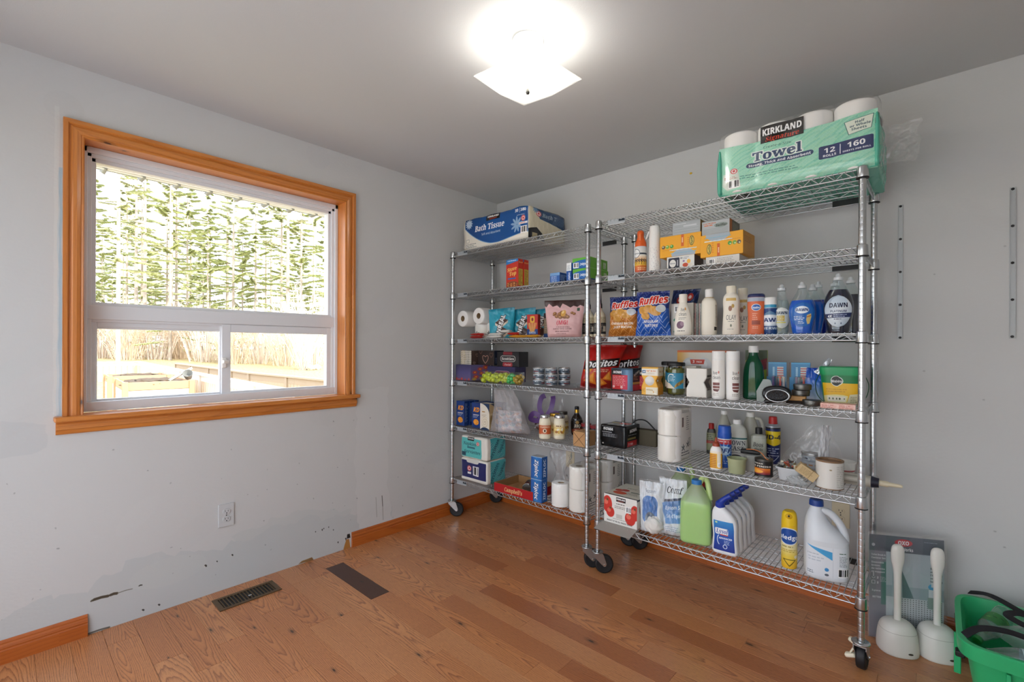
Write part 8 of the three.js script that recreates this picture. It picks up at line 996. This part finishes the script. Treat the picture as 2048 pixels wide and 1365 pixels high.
  const blA = art(320, 150, (c, w, h) => { R4(c, 0, 0, w, h, '#e3e8ee'); PG(c, [[10, 0], [140, 22], [140, 62]], '#4aa6dc'); R4(c, 142, 0, 2, h, '#c9d0d8'); small(c, 14, 40, 60, 1, 7, '#b8c0c8', 2); small(c, 12, 128, 40, 2, 6, '#5c6a78', 3); EL(c, 112, 112, 10, 9, null ?? '#3f8fc9'); EL(c, 112, 138, 10, 6, '#54606c'); small(c, 20, 56, 84, 2, 9, '#c2ccd6', 8); small(c, 174, 22, 44, 1, 7, '#5f7a6a', 5); small(c, 174, 38, 46, 7, 5, '#7c8890', 4, 'left'); barcode(c, 168, 100, 62, 42); small(c, 262, 12, 46, 17, 5, '#7d8890', 5); });
  const bl = thing('bleach_jug', 'big white bleach jug with blue cap and open handle', 'jug', 2.36, T[5], 0.415, 0.28), blR = smooth([[0, 0.062, 0.05, 3.2, 0, 0, 1], [0.006, 0.074, 0.06, 3.2], [0.02, 0.0785, 0.064, 3.2], [0.15, 0.0785, 0.064, 3.2], [0.165, 0.078, 0.0635, 3]], 2), bm = std('#e9eef3', 0.32, { transmission: 0.12, thickness: 0 });
  part(bl, 'body', loft(blR, 56, 1), bm);
  // shoulder with a see-through handle: hollow column at the left, arched bar at the right
  part(bl, 'shoulder', loft(smooth([[0.163, 0.078, 0.0635, 3], [0.19, 0.068, 0.058, 2.6, -0.01], [0.225, 0.046, 0.046, 2.3, -0.03], [0.262, 0.032, 0.034, 2.1, -0.036], [0.288, 0.0225, 0.0225, 2, -0.034], [0.3, 0.0215, 0.0215, 2, -0.034]], 2), 48, 2), bm);
  { const pts = [[-0.018, 0.282, 0.004], [0.012, 0.272, 0.004], [0.044, 0.238, 0.004], [0.062, 0.2, 0.003], [0.068, 0.17, 0.002], [0.068, 0.155, 0]]; part(bl, 'handle', tube(pts, 0.0145, 36, 16), bm); }
  part(bl, 'cap', loft(smooth([[0.297, 0.0265, 0.0265, 2, -0.034, 0, 1], [0.318, 0.026, 0.026, 2, -0.034], [0.322, 0.023, 0.023, 2, -0.034]], 1), 32), std('#173f8f', 0.4)); part(bl, 'label', patch(blR, 0.022, 0.145, -1.15, 1.75, blA, 0.0009, 48, 6), pm(blA, 0.35));
}

// ================================================================ on the floor right of the racks
{
  const t = thing('toilet_brush_set', 'clear blister pack of two white toilet brushes standing against the wall', 'toilet brushes', 2.632, 0, 0.2, 0.48);
  const ca = art(300, 460, (c, w, h) => {
    R4(c, 0, 0, w, h, '#a9b2b8'); R4(c, 70, 70, w - 70, 150, '#b9c4ca'); R4(c, 0, 0, 70, h, '#85848e'); R4(c, 50, 120, 20, 190, '#4d7f77'); R4(c, 70, 220, w - 70, 70, '#9fb0b8');
    EL(c, 130, 100, 44, 74, '#c3ccd2'); PG(c, [[96, 160], [134, 170], [140, 330], [92, 330]], '#a9b8bf'); PG(c, [[134, 150], [190, 290], [150, 330], [138, 330]], '#5a777e'); R4(c, 70, 270, w - 70, 90, '#cfd5d8'); for (let y = 276; y < 400; y += 9) for (let x = 120 + (y % 18 ? 5 : 0); x < w; x += 11) EL(c, x, y, 2.4, 2, '#4a5254'); EL(c, 264, 210, 26, 16, '#3f9fd0'); R4(c, 240, 222, 44, 34, '#dfe5e8'); R4(c, 236, 256, 50, 50, '#8fa29c'); R4(c, 250, 60, 10, 150, '#dfe3e4');
    R4(c, 0, 0, w, 72, '#565d6b'); EL(c, 140, 28, 36, 16, '#cf2f3f'); tx(c, 'OXO', 140, 29, 24, '#fff', { w: '900', mw: 46 }); tx(c, 'SoftWorks', 142, 56, 20, '#fff', { mw: 74 }); small(c, 222, 16, 60, 1, 4, '#a9b0ba', 3); EL(c, 18, 46, 7, 7, '#c9ccd2'); EL(c, 276, 56, 8, 8, '#d9dadc');
    ['Toilet Brush &', 'Canister Set', 'Ensemble', 'brosse', 'de toilette', 'et support'].forEach((s, i) => tx(c, s, 10, 90 + i * 14 + (i > 1 ? 6 : 0), 11, '#e3e4e8', { al: 'left', mw: 58 })); tx(c, '2', 36, 192, 13, '#fff'); tx(c, '2', 36, 214, 13, '#fff'); c.strokeStyle = '#e3e4e8'; c.lineWidth = 2; c.strokeRect(12, 206, 13, 14); c.beginPath(); c.arc(19, 190, 6, 0, PI); c.stroke(); R4(c, 17, 164, 4, 24, '#d9d9de'); small(c, 46, 188, 24, 4, 4, '#c9ccd2', 3); tx(c, '3-piece', 30, 250, 11, '#e3e4e8', { mw: 36 }); tx(c, 'BETTER', 32, 280, 10, '#e3e4e8', { mw: 36 });
    ['Built-in drip', 'and shine', 'S’égoutte et', 'se ferme', 'facilement'].forEach((s, i) => tx(c, s, 246, 130 + i * 14, 10, '#3a4148', { al: 'left', mw: 48 }));
  });
  carton(t, 'backing_card', 0.272, 0.446, 0.003, { f: ca, base: '#c9ccd0' }, 0.3, 0.001).position.z = -0.05;
  part(t, 'blister_shell', merge([G(rbox(0.286, 0.456, 0.004, 0.0015), 0, 0.229, -0.046), G(rbox(0.286, 0.01, 0.018, 0.002), 0, 0.453, -0.05), G(rbox(0.008, 0.45, 0.018, 0.002), -0.141, 0.226, -0.05), G(rbox(0.008, 0.45, 0.018, 0.002), 0.141, 0.226, -0.05)]), M.film);
  const wm = std('#e9e7df', 0.35), bR = smooth([[0.003, 0.068, 0.062, 2.4, 0, 0, 1], [0.02, 0.07, 0.064, 2.4], [0.085, 0.064, 0.058, 2.4], [0.112, 0.055, 0.05, 2.3], [0.124, 0.04, 0.036, 2.2], [0.128, 0.018, 0.018]], 2);
  for (const x of [-0.066, 0.072]) {
    const b = sub(t, 'brush'); b.position.set(x, 0, 0.03); part(b, 'canister', loft(bR, 44), wm); part(b, 'canister_foot', loft(smooth([[0, 0.066, 0.06, 2.4, 0, 0, 1], [0.006, 0.0685, 0.0625, 2.4]], 0), 40), std('#cfccc3', 0.5)); part(b, 'seam', patch(bR, 0.09, 0.0915, -PI, PI, null, 0.0005, 44, 1), std('#b9b6ad', 0.5));
    part(b, 'handle', loft(smooth([[0.12, 0.0125, 0.011, 2], [0.3, 0.0125, 0.011, 2], [0.345, 0.016, 0.012, 2], [0.37, 0.0235, 0.015, 2.2], [0.42, 0.0235, 0.015, 2.2], [0.436, 0.016, 0.011, 2], [0.439, 0.006, 0.005, 2]], 2), 28), wm); part(b, 'badge', G(loft([[0, 0.009, 0.004, 2], [0.0008, 0.008, 0.0035, 2]], 18), 0.018, 0.022, 0.0635, PI / 2), M.darksteel);
  }
}
{
  // green recycling box with webbing straps, bottles piled inside
  const CX = 2.985, CZ = 0.335, t = thing('recycling_box', 'green plastic recycling box with black webbing straps, full of bottles', 'recycling box', CX, 0, CZ, 0.0), gm = std('#2fb573', 0.4), hw = 0.222, hd = 0.235;
  const out = [[0, 0.165, 0.175, 7, 0, 0, 1], [0.008, 0.172, 0.182, 7, 0, 0, 1], [0.2, hw - 0.022, hd - 0.022, 7, 0, 0, 1], [0.2005, hw, hd, 7, 0, 0, 1], [0.247, hw + 0.003, hd + 0.003, 7, 0, 0, 1], [0.25, hw, hd, 7, 0, 0, 1], [0.25, hw - 0.014, hd - 0.014, 7, 0, 0, 1], [0.2, hw - 0.028, hd - 0.028, 7, 0, 0, 1], [0.012, 0.168, 0.178, 7, 0, 0, 1]];
  part(t, 'box', loft(smooth(out, 0), 72), gm); part(t, 'floor', bx(-0.16, 0.16, 0.008, 0.012, -0.17, 0.17), gm);
  for (const [x, z, a] of [[-0.1, hd - 0.004, 0], [0.1, hd - 0.004, 0], [-hw + 0.004, 0.02, PI / 2]]) part(t, 'rib', G(rbox(0.012, 0.15, 0.02, 0.003), x, 0.115, z - (a ? 0 : 0.016), 0, a), gm);
  part(t, 'hand_slot', G(rbox(0.004, 0.018, 0.05, 0.002), -hw - 0.0022, 0.226, -0.02), std('#4a2f1c', 0.8)); part(t, 'strap_buckle', G(rbox(0.026, 0.02, 0.034, 0.005, 2), -hw + 0.008, 0.188, 0.17), M.black);
  const strap = (pts, wd = 0.026) => { const c = new THREE.CatmullRomCurve3(pts.map((p) => new THREE.Vector3(...p))), P = [], I = [], n = 44; for (let i = 0; i <= n; i++) { const a = c.getPoint(i / n), tg = c.getTangent(i / n), b = new THREE.Vector3().crossVectors(tg, new THREE.Vector3(0, 1, 0.25)).normalize(), nn = new THREE.Vector3().crossVectors(b, tg).normalize(); for (const [s, q] of [[-1, 1], [1, 1], [1, -1], [-1, -1]]) P.push(a.x + b.x * s * wd / 2 + nn.x * q * 0.001, a.y + b.y * s * wd / 2 + nn.y * q * 0.001, a.z + b.z * s * wd / 2 + nn.z * q * 0.001); } for (let i = 0; i < n; i++) for (let k = 0; k < 4; k++) { const a = i * 4 + k, b = i * 4 + (k + 1) % 4; I.push(a, b, a + 4, b, b + 4, a + 4); } const g = new THREE.BufferGeometry(); g.setAttribute('position', new THREE.Float32BufferAttribute(P, 3)); g.setAttribute('uv', new THREE.Float32BufferAttribute(new Float32Array(P.length / 3 * 2), 2)); g.setIndex(I); g.computeVertexNormals(); return g; };
  const wb = std('#15151a', 0.8);
  part(t, 'strap', strap([[-0.18, 0.262, -0.225], [-0.13, 0.28, -0.2], [-0.05, 0.292, -0.08], [0.0, 0.3, 0.0], [0.03, 0.298, 0.03], [0.1, 0.292, 0.0], [0.2, 0.28, -0.03]]), wb);
  part(t, 'strap', strap([[-0.205, 0.262, 0.19], [-0.17, 0.29, 0.17], [-0.1, 0.3, 0.15], [0.0, 0.292, 0.16], [0.12, 0.285, 0.165], [0.215, 0.262, 0.17]]), wb);
  part(t, 'strap', strap([[0.03, 0.304, 0.02], [-0.06, 0.306, -0.02], [-0.088, 0.302, 0.01], [-0.06, 0.3, 0.05], [0.02, 0.3, 0.1], [0.1, 0.296, 0.14], [0.2, 0.27, 0.2]]), wb);
  // bottles
  const bR = (r, h) => smooth([[0, r * 0.7, r * 0.7, 2, 0, 0, 1], [0.008, r * 0.96], [h * 0.2, r], [h * 0.24, r * 0.94], [h * 0.28, r], [h * 0.5, r * 0.97], [h * 0.62, r], [h * 0.82, r * 0.55], [h * 0.9, r * 0.36], [h * 0.93, r * 0.36]], 1);
  const mk = (l, x, y, z, ax, ay, r, h, capM, lab) => {
    const b = thing('plastic_bottle', l, 'bottle', CX + x, y, CZ + z, 0, 'empty plastic bottles in the green box'), R = bR(r, h), tr = (g) => G(g, 0, -h / 2, 0, 0, 0, 0).rotateZ(PI / 2 + ax).rotateY(ay);
    const warp = (p, tt, v) => { const k = 0.003 * noise(Math.cos(tt) * 2.2 + h * 30, v * 8, Math.sin(tt) * 2.2); return [p[0] + Math.sin(tt) * k, p[1], p[2] + Math.cos(tt) * k]; };
    part(b, 'bottle', tr(loft(R, 30, 3, warp)), std('#eef5f5', 0.06, { transmission: 0.9, thickness: 0 })); if (capM) part(b, 'cap', tr(loft(smooth([[h * 0.925, r * 0.42, r * 0.42, 2, 0, 0, 1], [h * 0.99, r * 0.42, r * 0.42, 2, 0, 0, 1], [h, r * 0.36]], 0), 20)), capM); if (lab) part(b, 'label', tr(patch(R, h * 0.3, h * 0.56, -PI, PI, lab, 0.0012)), pm(lab, 0.4)); return b;
  };
  const gl = art(120, 60, (c, w, h) => { R4(c, 0, 0, w, h, '#2e7a3a'); for (let i = 0; i < 40; i++) EL(c, (i * 37) % w, (i * 23) % h, 4, 3, i % 2 ? '#5da04a' : '#1f5a2c'); }), wl = art(120, 60, (c, w, h) => { R4(c, 0, 0, w, h, '#bfd8dc'); R4(c, 0, 14, w, 6, '#7fb0bd'); });
  const grn = std('#1f8a3f', 0.4);
  mk('clear bottle with a green label lying at left end of the green box', -0.125, 0.215, -0.06, 0.25, 1.15, 0.034, 0.22, grn, gl); mk('large clear bottle lying across the middle of the green box', -0.02, 0.235, 0.03, 0.12, -0.5, 0.046, 0.27, null, null);
  mk('clear bottle lying along the front edge of the green box', -0.05, 0.215, 0.14, 0.05, 0.12, 0.036, 0.23, null, wl); mk('clear round-ended bottle at the right edge of the frame', 0.12, 0.225, 0.04, 0.1, 1.3, 0.046, 0.24, null, null);
  mk('teal-tinted clear bottle near the wall in the green box', 0.06, 0.225, -0.12, 0.2, 0.5, 0.038, 0.22, null, wl); mk('crumpled clear bottle deep in the green box corner', -0.1, 0.14, 0.08, 0.1, 0.9, 0.035, 0.21, M.white, null); mk('crumpled clear bottle under the large one in the green box', 0.06, 0.13, 0.02, 0.1, -0.7, 0.036, 0.22, M.white, null);
  const fb = thing('clear_bag', 'crumpled clear plastic bag spread over bottles in the green box', 'bag', CX + 0.03, 0.205, CZ - 0.09); part(fb, 'film', (() => { const g = new THREE.PlaneGeometry(0.2, 0.2, 40, 40); g.rotateX(-PI / 2); const p = g.attributes.position; for (let i = 0; i < p.count; i++) { const x = p.getX(i), z = p.getZ(i); p.setY(i, 0.052 + 0.03 * fbm(x * 9, z * 9, 4, 4) + 0.02 * Math.abs(noise(x * 26, z * 26, 2))); } g.computeVertexNormals(); return g; })(), M.film);
}

renderer.render(scene, camera);
